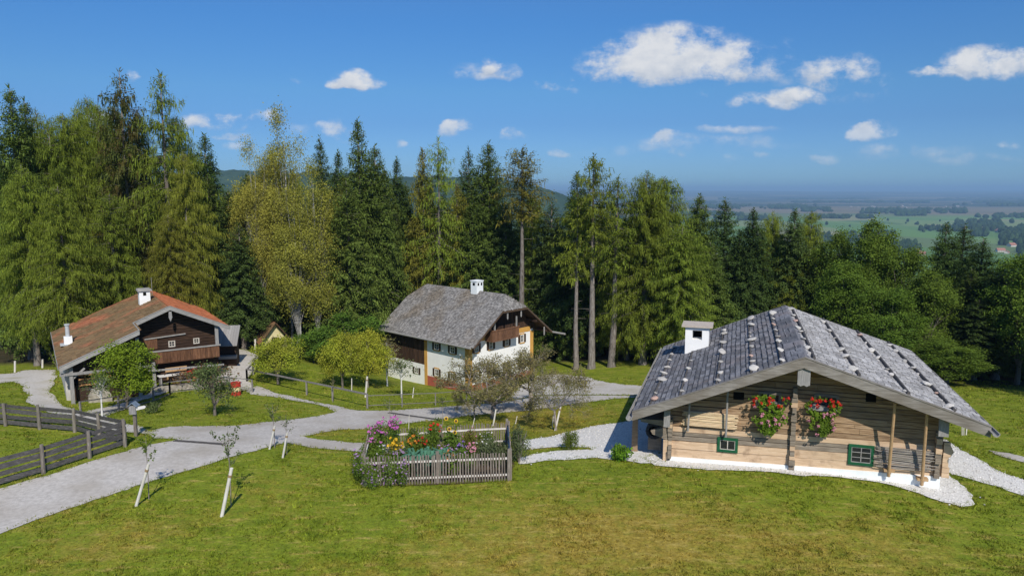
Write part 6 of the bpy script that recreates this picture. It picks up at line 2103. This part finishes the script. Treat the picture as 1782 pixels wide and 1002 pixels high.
# ------------------------------------------------------------------ geraniums at the log farmhouse
L_GER = leafmat('geranium_leaves', (.12, .20, .018), trans=.3)
for i, (xc, zt, zb, lab) in enumerate(((-1.38, 3.5, 2.05, 'first'), (.98, 3.55, 2.15, 'second'))):
    which = 'nearer the hanging laths' if i == 0 else 'nearer the two tan poles'
    b = empty('flower_box', W1(xc, 1.24, zt - .55), -PH1); tag(b, 'wooden flower box under the gable window, ' + which, 'flower box', 'flower boxes on the log wall')
    mb = MB()
    mb.box(-.62, .62, -.14, -.11, 0, .22); mb.box(-.62, .62, .11, .14, 0, .22); mb.box(-.62, -.59, -.11, .11, 0, .22); mb.box(.59, .62, -.11, .11, 0, .22); mb.box(-.59, .59, -.11, .11, .0, .03)
    mb.build('box', M_GREYWOOD, b)
    mb = MB(); mb.box(-.59, .59, -.11, .11, .03, .18); mb.build('soil', M_SOIL, b)
    e = empty('geranium', W1(xc, 1.22, zt - .35), -PH1); tag(e, 'hanging geranium with red and pink blossoms over the flower box ' + which, 'geranium', 'geraniums on the log wall')
    rg = np.random.default_rng(500 + i)
    n = 2400
    t = rg.random(n) ** .8
    zz = .42 - t * (zt - zb + .35)
    wd = np.interp(t, [0, .15, .5, .85, 1], [.7, .85, .72, .5, .2] if i == 0 else [.68, .7, .55, .4, .2])
    P = np.stack([rg.normal(0, .45, n).clip(-1, 1) * wd, -.18 - rg.random(n) * .34 * (1 - .4 * t) + .05 * np.sin(zz * 9), zz + rg.normal(0, .05, n)], 1)
    lob = fbm(P[:, 0] * 1.0, P[:, 2] * 1.0, 2.6, 5 + i, 2)
    P = P[lob > .40]; P[:, 0] *= 1 + .18 * np.sin(P[:, 2] * 7 + i * 2); n = len(P)
    N_ = _norm(np.stack([rg.normal(0, .5, n), -np.ones(n), rg.normal(.35, .5, n)], 1))
    D = _norm(np.cross(N_, rg.normal(0, 1, (n, 3)))); Wd = _norm(np.cross(N_, D)); s_ = .11 * (.6 + .8 * rg.random(n))
    V, F = quads(P, D, Wd, s_, s_ * .85); link('foliage', np_mesh('foliage', V, F, L_GER), e)
    for col, nb, tlo, thi in (('red', 17, .0, .28), ('rose', 12, .3, 1.0)):
        tt = tlo + (thi - tlo) * rg.random(nb)
        zc_ = .47 - tt * (zt - zb + .35)
        C_ = np.stack([rg.uniform(-.8, .8, nb) * np.interp(tt, [0, .5, 1], [1, .95, .5]), -.45 - rg.random(nb) * .12, zc_], 1)
        k = 14; ci = np.repeat(np.arange(nb), k)
        N2 = _norm(rg.normal(0, 1, (len(ci), 3)) + [0, -.6, .3]); P2 = C_[ci] + N2 * .055
        D2 = _norm(np.cross(N2, rg.normal(0, 1, (len(ci), 3)))); W2 = _norm(np.cross(N2, D2)); s2 = .08 * (.7 + .5 * rg.random(len(ci)))
        V2, F2 = quads(P2, D2, W2, s2, s2 * .9); link('blossoms', np_mesh('blossoms', V2, F2, FL[col]), e)

# ------------------------------------------------------------------ small things about the farmyard
M_BARREL = mk('red_barrel_paint', [(.3, (.38, .025, .02)), (.7, (.50, .045, .03))], scale=3, detail=5, rough=.5, spec=.35, bump=.1)
M_BAND = mk('cream_band_paint', [(.3, (.62, .50, .26)), (.7, (.74, .62, .36))], scale=3, detail=5, rough=.55)
g = at(411, 687)
b = empty('barrel', g); tag(b, 'red steel barrel with a cream band standing on the lawn edge', 'barrel')
def ring(z0, z1, r0, r1, m, mb): mb.tube([(0, 0, z0), (0, 0, z1)], [r0, r1], 20, m=m)
mb = MB(); R_ = .36
ring(.0, .03, R_ + .012, R_ + .012, 0, mb); ring(.03, .31, R_, R_, 0, mb); ring(.31, .335, R_ + .015, R_ + .015, 0, mb); ring(.66, .685, R_ + .015, R_ + .015, 0, mb); ring(.685, .95, R_, R_, 0, mb); ring(.95, .98, R_ + .012, R_ + .012, 0, mb)
mb.build('body', M_BARREL, b)
mb = MB(); ring(.335, .66, R_ + .002, R_ + .002, 0, mb); mb.build('band', M_BAND, b)
mb = MB(); mb.tube([(.18, .1, .97), (.18, .1, 1.0)], .04, 8); mb.build('bung', M_BAND, b)

g = at(237, 759)
s_ = empty('signpost', g); tag(s_, 'grey signpost with a small roof and a white arm pointing to the farm', 'signpost')
mb = MB(); mb.beam((0, 0, -.3), (0, 0, 1.75), .15, .15, up=(0, 1, 0)); mb.build('post', M_POST, s_)
mb = MB(); mb.box(-.2, .16, -.2, -.08, 1.3, 1.78); mb.build('board', M_GREYWOOD_Z, s_)
mb = MB(); mb.prism([(-.26, 1.76), (0, 1.98), (.26, 1.76), (.26, 1.72), (0, 1.93), (-.26, 1.72)], 'y', -.26, .16); mb.build('roof', mk('slate_blue_sheet', [(.3, (.12, .16, .21)), (.7, (.22, .27, .33))], scale=4, detail=3), s_)
mb = MB(); mb.prism([(.1, 1.5), (.62, 1.62), (.7, 1.72), (.60, 1.78), (.1, 1.68)], 'y', -.12, -.08); mb.build('arm', M_FRAMEW, s_)

M_YEL = mk('yellow_sign_paint', [(.3, (.66, .52, .02)), (.7, (.78, .63, .03))], scale=5, detail=3, rough=.5)
g = at(1681, 757)
y_ = empty('sign', g); tag(y_, 'small yellow arrow sign on a peg below the sunny eave', 'sign')
mb = MB(); mb.beam((0, 0, -.2), (0, 0, .95), .06, .06, up=(0, 1, 0)); mb.build('post', M_STAKE, y_)
mb = MB(); mb.prism([(-.05, .55), (.26, .55), (.36, .64), (.26, .73), (-.05, .73)], 'y', -.05, -.03); mb.build('board', M_YEL, y_)

# the little shed beside the tiled farmhouse
gx_, gy_ = -25.2, 64.0
g = Vector((gx_, gy_, float(gz(gx_, gy_))))
sh = empty('shed', (g.x, g.y, g.z - .1), .2); tag(sh, 'small wooden shed with a grey board roof beside the tiled farmhouse', 'shed')
sb = 13.3 - 64 * rho(597) - g.z; stp = 13.3 - 64 * rho(573) - g.z
mb = MB(); mb.box(-.85, .9, -.4, 1.3, -.3, sb + .25); mb.build('wall', M_DARKWOOD, sh)
mb = MB()
for i in range(10):
    x = -1.1 + i * .22
    o_ = .006 * (i % 2)
    mb.prism([(-.95, sb + o_), (1.35, stp + .15 + o_), (1.35, stp + .2 + o_), (-.95, sb + .05 + o_)], 'x', x, x + .212)
mb.build('roof', M_GREYWOOD_Z, sh)
mb = MB(); mb.box(-.9, 1.0, -1.0, -.42, .9, 1.15); mb.build('bench', M_GREYWOOD, sh)

# the little red roofed hut
p = plane_at(479, 572, 73.0); gh = float(gz(p.x, p.y))
hu = empty('hut', (p.x, p.y, gh), .52); tag(hu, 'tiny pale yellow hut with a steep red tiled roof at the wood edge', 'hut')
M_YPL = mk('pale_yellow_plaster', [(.3, (.55, .47, .25)), (.7, (.68, .60, .36))], scale=2, detail=5, bump=.2)
top = p.z - gh + .65
mb = MB(); mb.prism([(-1.15, -.3), (1.15, -.3), (1.15, top - 1.75), (0, top - .2), (-1.15, top - 1.75)], 'y', .2, 3.4); mb.build('wall', M_YPL, hu)
mb = MB()
kx = 1.6; kz = 2.05
for s in (-1, 1):
    V = Vector((-s * kx, 0, kz))
    mb.prism([(0, top - .02), (s * kx, top - kz - .02), (s * kx, top - kz - .12), (0, top - .14)], 'y', -.3, 3.7, m=1)
    shingles(mb, (s * kx, -.35, top - kz), (0, 1, 0), V, 4.1, V.length, .2, .3, .04, 80 + s, m=0, wj=.05)
mb.build('roof', [M_TILE, M_DARKWOOD], hu)
mb = MB(); mb.box(-.35, .35, .17, .2, -.2, 1.6); mb.build('door', M_SHUT, hu)

# stacked old boards and a big dark log under the eave of the log farmhouse, and the tall plank that closes it off
lg = empty('hollow_log', W1(-6.9, 2.0, .95), -PH1); tag(lg, 'big dark hollowed log lying under the shaded eave', 'log')
mb = MB()
n = 14
for k in range(n):
    a0, a1 = 2 * math.pi * k / n, 2 * math.pi * (k + 1) / n
    c = lambda a, r, y: (math.cos(a) * r, y, math.sin(a) * r)
    mb.add([c(a0, .42, 0), c(a1, .42, 0), c(a1, .42, 7.5), c(a0, .42, 7.5), c(a0, .27, 0), c(a1, .27, 0), c(a1, .27, 7.4), c(a0, .27, 7.4)], [(0, 1, 2, 3), (1, 0, 4, 5), (4, 7, 6, 5)])
mb.build('bark', mk('tarred_log', [(.3, (.018, .02, .024)), (.7, (.06, .062, .07))], scale=2, stretch=(5, 1, 5), detail=6, bump=.5), lg)
mb = MB(); mb.tube([(0, 1.2, 0), (0, 1.3, 0)], .275, 12); mb.build('core', M_DARK, lg)
for yk in (.6, 6.4):
    mb = MB(); mb.box(-.35, .35, yk, yk + .18, -1.2, -.38); mb.build('bearer', M_OLDLOG, lg)
pk = empty('plank', W1(-7.95, 2.6, 0), -PH1); tag(pk, 'tall upright grey plank with a pointed top outside the shaded eave', 'plank')
mb = MB(); mb.prism([(-.16, -.5), (.16, -.5), (.16, 1.95), (.02, 2.2), (-.12, 2.05)], 'y', 0, .06); mb.prism([(-.14, .4), (.14, .4), (.14, .52), (-.14, .52)], 'y', .06, .3); mb.build('board', M_BROWNLOG, pk)

# terrace wall, table and pots before the tiled farmhouse
W3 = lambda x, y, z: O3 + Vector((math.cos(PH3) * x + math.sin(PH3) * y, -math.sin(PH3) * x + math.cos(PH3) * y, z))
tw = empty('terrace_wall', O3, -PH3); tag(tw, 'low rubble wall of the terrace below the balcony', 'wall')
mb = MB()
r3 = random.Random(6)
for j in range(5):
    x = -1.9
    while x < 3.5:
        w = r3.uniform(.25, .55)
        mb.box(x + .008, min(x + w, 3.55) - .012, -1.6 + r3.uniform(-.03, .03), -1.1, -1.1 + j * .26 + .01, -1.1 + j * .26 + .24)
        x += w
mb.box(-1.9, 3.55, -1.56, -1.12, -1.5, .16)
mb.build('stones', M_STONEWALL, tw)
mb = MB(); mb.box(-1.95, 3.6, -2.0, -1.64, -1.5, -.78); mb.build('kerb', M_PLASTER3, tw)
tb = empty('table', W3(-.4, -.75, .2), -PH3 + .1); tag(tb, 'long pale table on the terrace below the balcony', 'table')
mb = MB(); mb.box(-.85, .85, -.35, .35, .68, .74); mb.build('tabletop', M_FRAMEW, tb)
for sx in (-.7, .7):
    mb = MB(); mb.box(sx - .05, sx + .05, -.28, .28, 0, .68); mb.build('leg', M_GREYWOOD, tb)
bn = empty('bench', W3(.3, .55, .2), -PH3); tag(bn, 'brown wooden bench against the wall below the balcony', 'bench')
mb = MB(); mb.box(-.8, .8, -.2, .2, .42, .47); mb.build('seat', M_TANPOLE, bn)
mb = MB(); mb.box(-.8, .8, .2, .24, .6, .95); mb.build('backrest', M_TANPOLE, bn)
for sx in (-.7, .7):
    mb = MB(); mb.box(sx - .04, sx + .04, -.18, .22, 0, .42); mb.build('leg', M_TANPOLE, bn)
for i, (x, y, lab) in enumerate(((.95, -.75, 'red flowering pot plant beside the pale terrace table'), (1.45, -.5, 'red flowering pot plant farther from the pale terrace table'), (2.5, -.8, 'red flowering pot plant at the end of the terrace wall'))):
    g = W3(x, y, .18); e = flowering('pot_plant', 0, 0, .55, .6, 220, L_DULL, lab, 600 + i, 'red', 26, .16, leaf=.09, cat='pot plant', loc=g + Vector((0, 0, .25)))
    mb = MB(); mb.tube([(0, 0, -.27), (0, 0, .04)], [.13, .18], 10); mb.build('pot', M_TILE_N, e)
# cross drains of the gravel road
for (a_, b_, lab) in (((303, 768), (392, 774.5), 'narrow wooden drain across the road before the signpost'), ((676, 719), (762, 731), 'narrow wooden drain across the road behind the pink phlox')):
    A_, B_ = at(*a_), at(*b_)
    d = empty('road_drain', A_); tag(d, lab, 'drain', 'drains across the gravel road')
    for k in (-1, 1):
        mb = MB()
        for j in range(6):
            p0 = A_.lerp(B_, j / 6); p1 = A_.lerp(B_, (j + 1) / 6); s = Vector((p1.y - p0.y, p0.x - p1.x, 0)).normalized() * .075 * k
            z0, z1 = float(gz(p0.x, p0.y)), float(gz(p1.x, p1.y))
            mb.beam(Vector((p0.x, p0.y, z0 + .04)) + s - A_, Vector((p1.x, p1.y, z1 + .04)) + s - A_, .06, .07)
        mb.build('board', M_FENCE, d)
# posts at the wood edge behind the track
for i, (px, py, tp, lab) in enumerate(((26, 648, 628, 'short grey post at the wood edge left of the tall bare trunk'), (74, 640, 625, 'short grey post at the wood edge beside the tiled farmhouse'), (433, 604, 588, 'grey post at the wood edge beside the shed'), (444, 612, 590, 'grey post at the wood edge beside the little hut'), (1003, 0, 0, ''))):
    if not lab: continue
    stake(px, py, px, tp, 4, lab, tie=False)

# ------------------------------------------------------------------ the far country: wooded hill, woods, lone trees, houses
M_HILL = mk('hill_forest', [(.3, (.016, .034, .014)), (.5, (.03, .055, .02)), (.7, (.05, .08, .028))], scale=.035, detail=6, rough=1, spec=0, bump=.0, coord='World')


def build_hill():
    pxs = np.linspace(150, 1090, 330); vv = np.linspace(0, 1, 60)
    top = np.interp(pxs, [150, 250, 330, 380, 440, 520, 600, 700, 760, 830, 870, 905, 940, 965, 990, 1030, 1090], [330, 306, 296, 290, 291, 292, 296, 299, 299, 300, 301, 307, 317, 326, 337, 356, 384])
    A, Bv = np.meshgrid(pxs, vv)
    D = 1750 + 2300 * Bv
    Hh = CAMH + (330 - top) / FPX * 2500 - 17
    prof = np.interp(Bv, [0, .1, .33, .45, .7, 1], [0, .12, 1.0, .97, .45, 0])
    X = D * (A - 891) / FPX
    base = -128
    Z = base + (np.broadcast_to(Hh, A.shape) - base) * prof
    w = prof > .02
    Z = Z + w * ((fbm(X, D, 1 / 90., 4, 4) - .5) * 26 + (fbm(X, D, 1 / 16., 8, 2) - .5) * 11)
    V = np.stack([X, D, Z], -1).reshape(-1, 3)
    ny, nx = A.shape
    idx = np.arange(ny * nx).reshape(ny, nx)
    F = np.stack([idx[:-1, :-1], idx[:-1, 1:], idx[1:, 1:], idx[1:, :-1]], -1).reshape(-1, 4)
    tag(link('hills', np_mesh('hills', V, F, M_HILL, smooth=False)), kind='structure')


build_hill()
M_FARTREE = mk('far_tree_leaves', [(.3, (.014, .03, .013)), (.7, (.042, .07, .024))], scale=.08, detail=3, rough=1, spec=0, coord='World', island=.3)


def tree_blob(rg, n, lo=.55):
    """unit lumpy crown: ring-built, n sides"""
    prof = [(0, .35), (.18, .9), (.45, 1.0), (.75, .72), (.95, .3)]
    V = []
    for z, r in prof:
        for k in range(n):
            a = 2 * math.pi * k / n
            rr = r * rg.uniform(.75, 1.2) * .5
            V.append((math.cos(a) * rr, math.sin(a) * rr, z + rg.uniform(-.05, .05)))
    V.append((0, 0, 1.02))
    F = []
    for i in range(len(prof) - 1):
        for k in range(n):
            a, b = i * n + k, i * n + (k + 1) % n
            F += [(a, b, b + n), (a, b + n, a + n)]
    o = (len(prof) - 1) * n
    F += [(o + k, o + (k + 1) % n, len(V) - 1) for k in range(n)]
    return np.array(V), np.array(F)


BLOBS = [tree_blob(np.random.default_rng(i), 6) for i in range(5)]


def wood(name, pts, seed):
    """pts: list of (x, y, height, width)"""
    Vs, Fs, o = [], [], 0
    rg = np.random.default_rng(seed)
    for x, y, h, w in pts:
        V, F = BLOBS[rg.integers(0, 5)]
        a = rg.uniform(0, 6.28); c, s = math.cos(a), math.sin(a)
        Q = np.stack([(V[:, 0] * c - V[:, 1] * s) * w + x, (V[:, 0] * s + V[:, 1] * c) * w + y, V[:, 2] * h - 125.3], 1)
        Vs.append(Q); Fs.append(F + o); o += len(Q)
    return np_mesh(name, np.vstack(Vs), np.vstack(Fs), M_FARTREE)


def plain(px, py):
    Y = (CAMH + 125) / rho(py)
    return Y * xratio(px, py), Y


rg = np.random.default_rng(31)
WOODS = [(1395, 1560, 408, 432, 260), (1480, 1600, 425, 445, 160), (1660, 1800, 388, 400, 260), (1690, 1800, 398, 412, 200), (1740, 1850, 404, 428, 170), (1770, 1900, 436, 452, 120), (1600, 1680, 398, 404, 70),
         (1380, 1450, 364, 369, 120), (1500, 1680, 365, 372, 260), (1420, 1520, 379, 381, 40), (1560, 1620, 371, 376, 120), (1200, 1420, 358, 364, 260), (1640, 1850, 356, 359, 300), (1180, 1300, 372, 376, 90), (1100, 1300, 380, 392, 90), (1285, 1345, 381, 384, 60), (1700, 1900, 376, 380, 90)]
for wi, (x0, x1, y0, y1, n) in enumerate(WOODS):
    pts = []
    while len(pts) < n:
        px, py = rg.uniform(x0, x1), rg.uniform(y0, y1)
        if fbm(px * 1.0, py * 2.5, .06, wi, 2) < .42: continue
        x, y = plain(px, py)
        k = 1 if y < 3000 else 1.25
        h = rg.uniform(11, 20) * k
        pts.append((x, y, h, h * rg.uniform(.6, .95) * (1 if y < 3200 else 1.8)))
    tag(link('distant_wood', wood('distant_wood', pts, wi)), kind='stuff')
# the long dark woods towards the horizon
for wi, (x0, x1, py, n) in enumerate([(1050, 1900, 352, 500), (900, 1900, 347, 600), (1000, 1900, 343, 600), (1300, 1900, 339.5, 500)]):
    pts = []
    for k in range(n):
        px = rg.uniform(x0, x1)
        if fbm(px, 0, .012, 40 + wi, 3) < .44: continue
        x, y = plain(px, py + rg.uniform(-.8, 1.2))
        pts.append((x, y, rg.uniform(14, 24), rg.uniform(40, 110)))
    tag(link('distant_wood', wood('distant_wood', pts, 60 + wi)), kind='stuff')
# lone trees in the pastures
for k in range(34):
    px, py = rg.uniform(1290, 1780), rg.uniform(371, 398)
    x, y = plain(px, py)
    V, F = BLOBS[k % 5]
    h = rg.uniform(9, 16)
    me = np_mesh('far_tree', V * [h * .9, h * .9, h], F, M_FARTREE)
    o = link('far_tree', me); o.location = (x, y, -125.3)
    tag(o, 'tiny lone dark tree in the hazy green pastures of the plain', 'tree', 'lone trees on the plain')
for k in range(12):
    px, py = rg.uniform(1470, 1780), rg.uniform(355, 362)
    x, y = plain(px, py)
    mb = MB(); w = rg.uniform(10, 18)
    mb.prism([(-w / 2, 0), (w / 2, 0), (w / 2, w * .3), (0, w * .5), (-w / 2, w * .3)], 'y', -w * .6, w * .6)
    o = mb.build('far_house', mk('far_speck', [(.3, (.30, .27, .25)), (.7, (.42, .39, .36))], scale=.2, detail=2)); o.location = (x, y, -125.2); o.rotation_euler.z = rg.uniform(0, 3)
    tag(o, 'pale house speck in the hazy villages near the horizon', 'house', 'hazy village houses near the horizon')
M_FARWALL = mk('far_house_wall', [(.3, (.55, .50, .45)), (.7, (.68, .64, .60))], scale=.3, detail=2)
M_FARROOF = mk('far_house_roof', [(.3, (.30, .14, .10)), (.7, (.42, .20, .14))], scale=.3, detail=2)
for i, (px, py, w, lab) in enumerate([(1590, 441, 22, 'far house with a pinkish roof above the dark spruce pair'), (1603, 444, 16, 'smaller far house right of the pinkish roofed one'), (1741, 438, 16, 'far red roofed house among the trees at the frame side'), (1760, 429, 18, 'far pale farmhouse on the bright green pasture'),
                                      (1752, 441, 12, 'tiny far red roof just below the pale farmhouse'), (1738, 404, 22, 'far white house between two hedges'), (1450, 423, 15, 'far pale roof glimpsed over the leafy tree tops')]):
    x, y = plain(px, py)
    e = empty('far_house', (x, y, -125.2), rad(20 + 30 * i)); tag(e, lab, 'house', 'far houses on the plain')
    mb = MB(); mb.prism([(-w / 3, 0), (w / 3, 0), (w / 3, w * .26), (0, w * .5), (-w / 3, w * .26)], 'y', -w / 2, w / 2); mb.build('wall', M_FARWALL, e)
    mb = MB()
    for s in (-1, 1): mb.prism([(0, w * .54), (s * w * .4, w * .25), (s * w * .4, w * .22), (0, w * .505)], 'y', -w * .55, w * .55)
    mb.build('roof', M_FARROOF, e)

# ------------------------------------------------------------------ grass blades on the mown lawn
def grass():
    rg = np.random.default_rng(5)
    nt_ = 76000
    Yt = 22 + (66 - 22) * rg.random(nt_) ** 1.8
    Xt = (rg.random(nt_) * 2 - 1) * Yt * .74
    st = .6 + .9 * rg.random(nt_) ** 2 + (rg.random(nt_) < .012) * 1.0
    ti = np.repeat(np.arange(nt_), 6)
    n = len(ti)
    spread = .05 * (1 + (Yt[ti] - 24) / 40)
    X = Xt[ti] + rg.normal(0, 1, n) * spread; Y = Yt[ti] + rg.normal(0, 1, n) * spread
    ST_ = st[ti]
    keep = np.ones(n, bool)
    for nm, polys in PATHS.items():
        for poly in polys: keep &= ~inpoly(X, Y, poly)
    fp = [W1(-6.1, 1.4, 0), W1(6.3, 1.4, 0), W1(6.3, 14.5, 0), W1(-6.1, 14.5, 0)]
    keep &= ~inpoly(X, Y, [(p.x, p.y) for p in fp])
    X, Y, ST_ = X[keep], Y[keep], ST_[keep]
    cl = fbm(X, Y, .9, 12, 3)
    k = rg.random(len(X)) < np.clip((cl - .25) * 2.2, .12, 1)
    X, Y, cl, ST_ = X[k], Y[k], cl[k], ST_[k]
    n = len(X)
    Z = gz(X, Y)
    dry_ = dryness(X, Y)
    P = np.stack([X, Y, Z - .01], 1)
    a = rg.random(n) * 6.28
    sc_ = 1 + (Y - 24) / 40
    h = (.04 + .05 * rg.random(n)) * (1.15 - .3 * dry_) * (.6 + .8 * cl) * ST_
    w = (.010 + .012 * rg.random(n)) * sc_ * 1.4 * np.sqrt(ST_)
    side = np.stack([np.cos(a), np.sin(a), 0 * a], 1) * w[:, None]
    lean = np.stack([rg.normal(0, .5, n), rg.normal(0, .5, n), np.ones(n)], 1) * h[:, None]
    V = np.empty((n, 3, 3)); V[:, 0] = P - side; V[:, 1] = P + side; V[:, 2] = P + lean
    me = np_mesh('grass', V.reshape(-1, 3), np.arange(n * 3).reshape(n, 3), grass_material('grass_blades', True))
    set_attr(me, 'dry', np.repeat(dry_, 3))
    tag(link('grass', me), kind='stuff')
    # longer tufts along path edges, walls and fences
    pts = []
    for nm, polys in PATHS.items():
        if nm == 'garden_soil': continue
        for poly in polys:
            for (x, y) in poly:
                if 20 < y < 75:
                    for q in range(5 if y < 48 else 3):
                        pts.append((x + rg.normal(0, .16), y + rg.normal(0, .16)))
    for (a_, b_) in ((gA, gB), (gB, gC), (gD, gA)):
        for q in range(260):
            p = a_.lerp(b_, rg.random()); pts.append((p.x + rg.normal(0, .12), p.y + rg.normal(0, .12)))
    pts = np.array(pts); m = 7
    X = np.repeat(pts[:, 0], m) + rg.normal(0, .05, len(pts) * m); Y = np.repeat(pts[:, 1], m) + rg.normal(0, .05, len(pts) * m)
    n = len(X); Z = gz(X, Y)
    a = rg.random(n) * 6.28
    h = .05 + .10 * rg.random(n); w = (.008 + .01 * rg.random(n)) * np.clip(Y / 30, 1, 2)
    P = np.stack([X, Y, Z], 1)
    side = np.stack([np.cos(a), np.sin(a), 0 * a], 1) * w[:, None]; lean = np.stack([rg.normal(0, .5, n), rg.normal(0, .5, n), np.ones(n)], 1) * h[:, None]
    V = np.empty((n, 3, 3)); V[:, 0] = P - side; V[:, 1] = P + side; V[:, 2] = P + lean
    me = np_mesh('grass_tufts', V.reshape(-1, 3), np.arange(n * 3).reshape(n, 3), bpy.data.materials['grass_blades'])
    set_attr(me, 'dry', np.repeat(dryness(X, Y), 3))
    tag(link('grass_tufts', me), kind='stuff')


grass()


def pebbles():
    """loose white stones on the gravel round the log farmhouse and along its edges"""
    rg = np.random.default_rng(9)
    S = [stone_mesh('p', 900 + i, M_WHITE, (1, .8, .6)) for i in range(1)]
    base = np.array([v.co[:] for v in S[0].vertices]);
    # a light six sided pebble instead of the full stone
    t = (1 + 5 ** .5) / 2
    ico = np.array([(-1, t, 0), (1, t, 0), (-1, -t, 0), (1, -t, 0), (0, -1, t), (0, 1, t), (0, -1, -t), (0, 1, -t), (t, 0, -1), (t, 0, 1), (-t, 0, -1), (-t, 0, 1)]) / 1.9
    fi = np.array([(0, 11, 5), (0, 5, 1), (0, 1, 7), (0, 7, 10), (0, 10, 11), (1, 5, 9), (5, 11, 4), (11, 10, 2), (10, 7, 6), (7, 1, 8), (3, 9, 4), (3, 4, 2), (3, 2, 6), (3, 6, 8), (3, 8, 9), (4, 9, 5), (2, 4, 11), (6, 2, 10), (8, 6, 7), (9, 8, 1)])
    pts = []
    for nm, per in (('pebble_border', 2600), ('pebble_apron', 1500), ('gravel_path', 900)):
        for poly in PATHS[nm]:
            xs = [p[0] for p in poly]; ys = [p[1] for p in poly]
            x = rg.uniform(min(xs), max(xs), per * 6); y = rg.uniform(min(ys), max(ys), per * 6)
            ok = inpoly(x, y, poly); x, y = x[ok][:per], y[ok][:per]
            pts += list(zip(x, y))
            for (ex, ey) in poly[::2]: pts.append((ex + rg.normal(0, .15), ey + rg.normal(0, .15)))
    pts = np.array(pts); n = len(pts)
    s = .018 + .035 * rg.random(n) ** 2.5
    jit = 1 + rg.normal(0, .18, (n, 12, 1))
    a = rg.random(n) * 6.28
    B = ico[None] * jit * s[:, None, None] * np.array([1, .85, .6])
    c, q = np.cos(a)[:, None], np.sin(a)[:, None]
    V = np.stack([B[:, :, 0] * c - B[:, :, 1] * q + pts[:, None, 0], B[:, :, 0] * q + B[:, :, 1] * c + pts[:, None, 1], B[:, :, 2] + gz(pts[:, 0], pts[:, 1])[:, None] + .05], -1).reshape(-1, 3)
    F = (fi[None] + (np.arange(n) * 12)[:, None, None]).reshape(-1, 3)
    M_PEB = mk('white_pebble', [(.3, (.50, .48, .46)), (.7, (.78, .76, .73))], scale=3, detail=3, island=.25)
    tag(link('pebbles', np_mesh('pebbles', V, F, M_PEB)), kind='stuff')
    for me in S: bpy.data.meshes.remove(me)


pebbles()

# ------------------------------------------------------------------ the air
hz = MB()
hz.box(-34000, 34000, -300, 39000, -126.5 - 3, 118)
o = hz.build('haze', bpy.data.materials.new('haze'))
m = bpy.data.materials['haze']
m.use_nodes = True
nt = m.node_tree
nt.nodes.clear()
out = nt.nodes.new('ShaderNodeOutputMaterial')
pv = nt.nodes.new('ShaderNodeVolumePrincipled')
pv.inputs['Color'].default_value = (.42, .68, .95, 1)
pv.inputs['Density'].default_value = 0.000105
pv.inputs['Anisotropy'].default_value = .0
nt.links.new(pv.outputs[0], out.inputs['Volume'])
tag(o, kind='stuff')
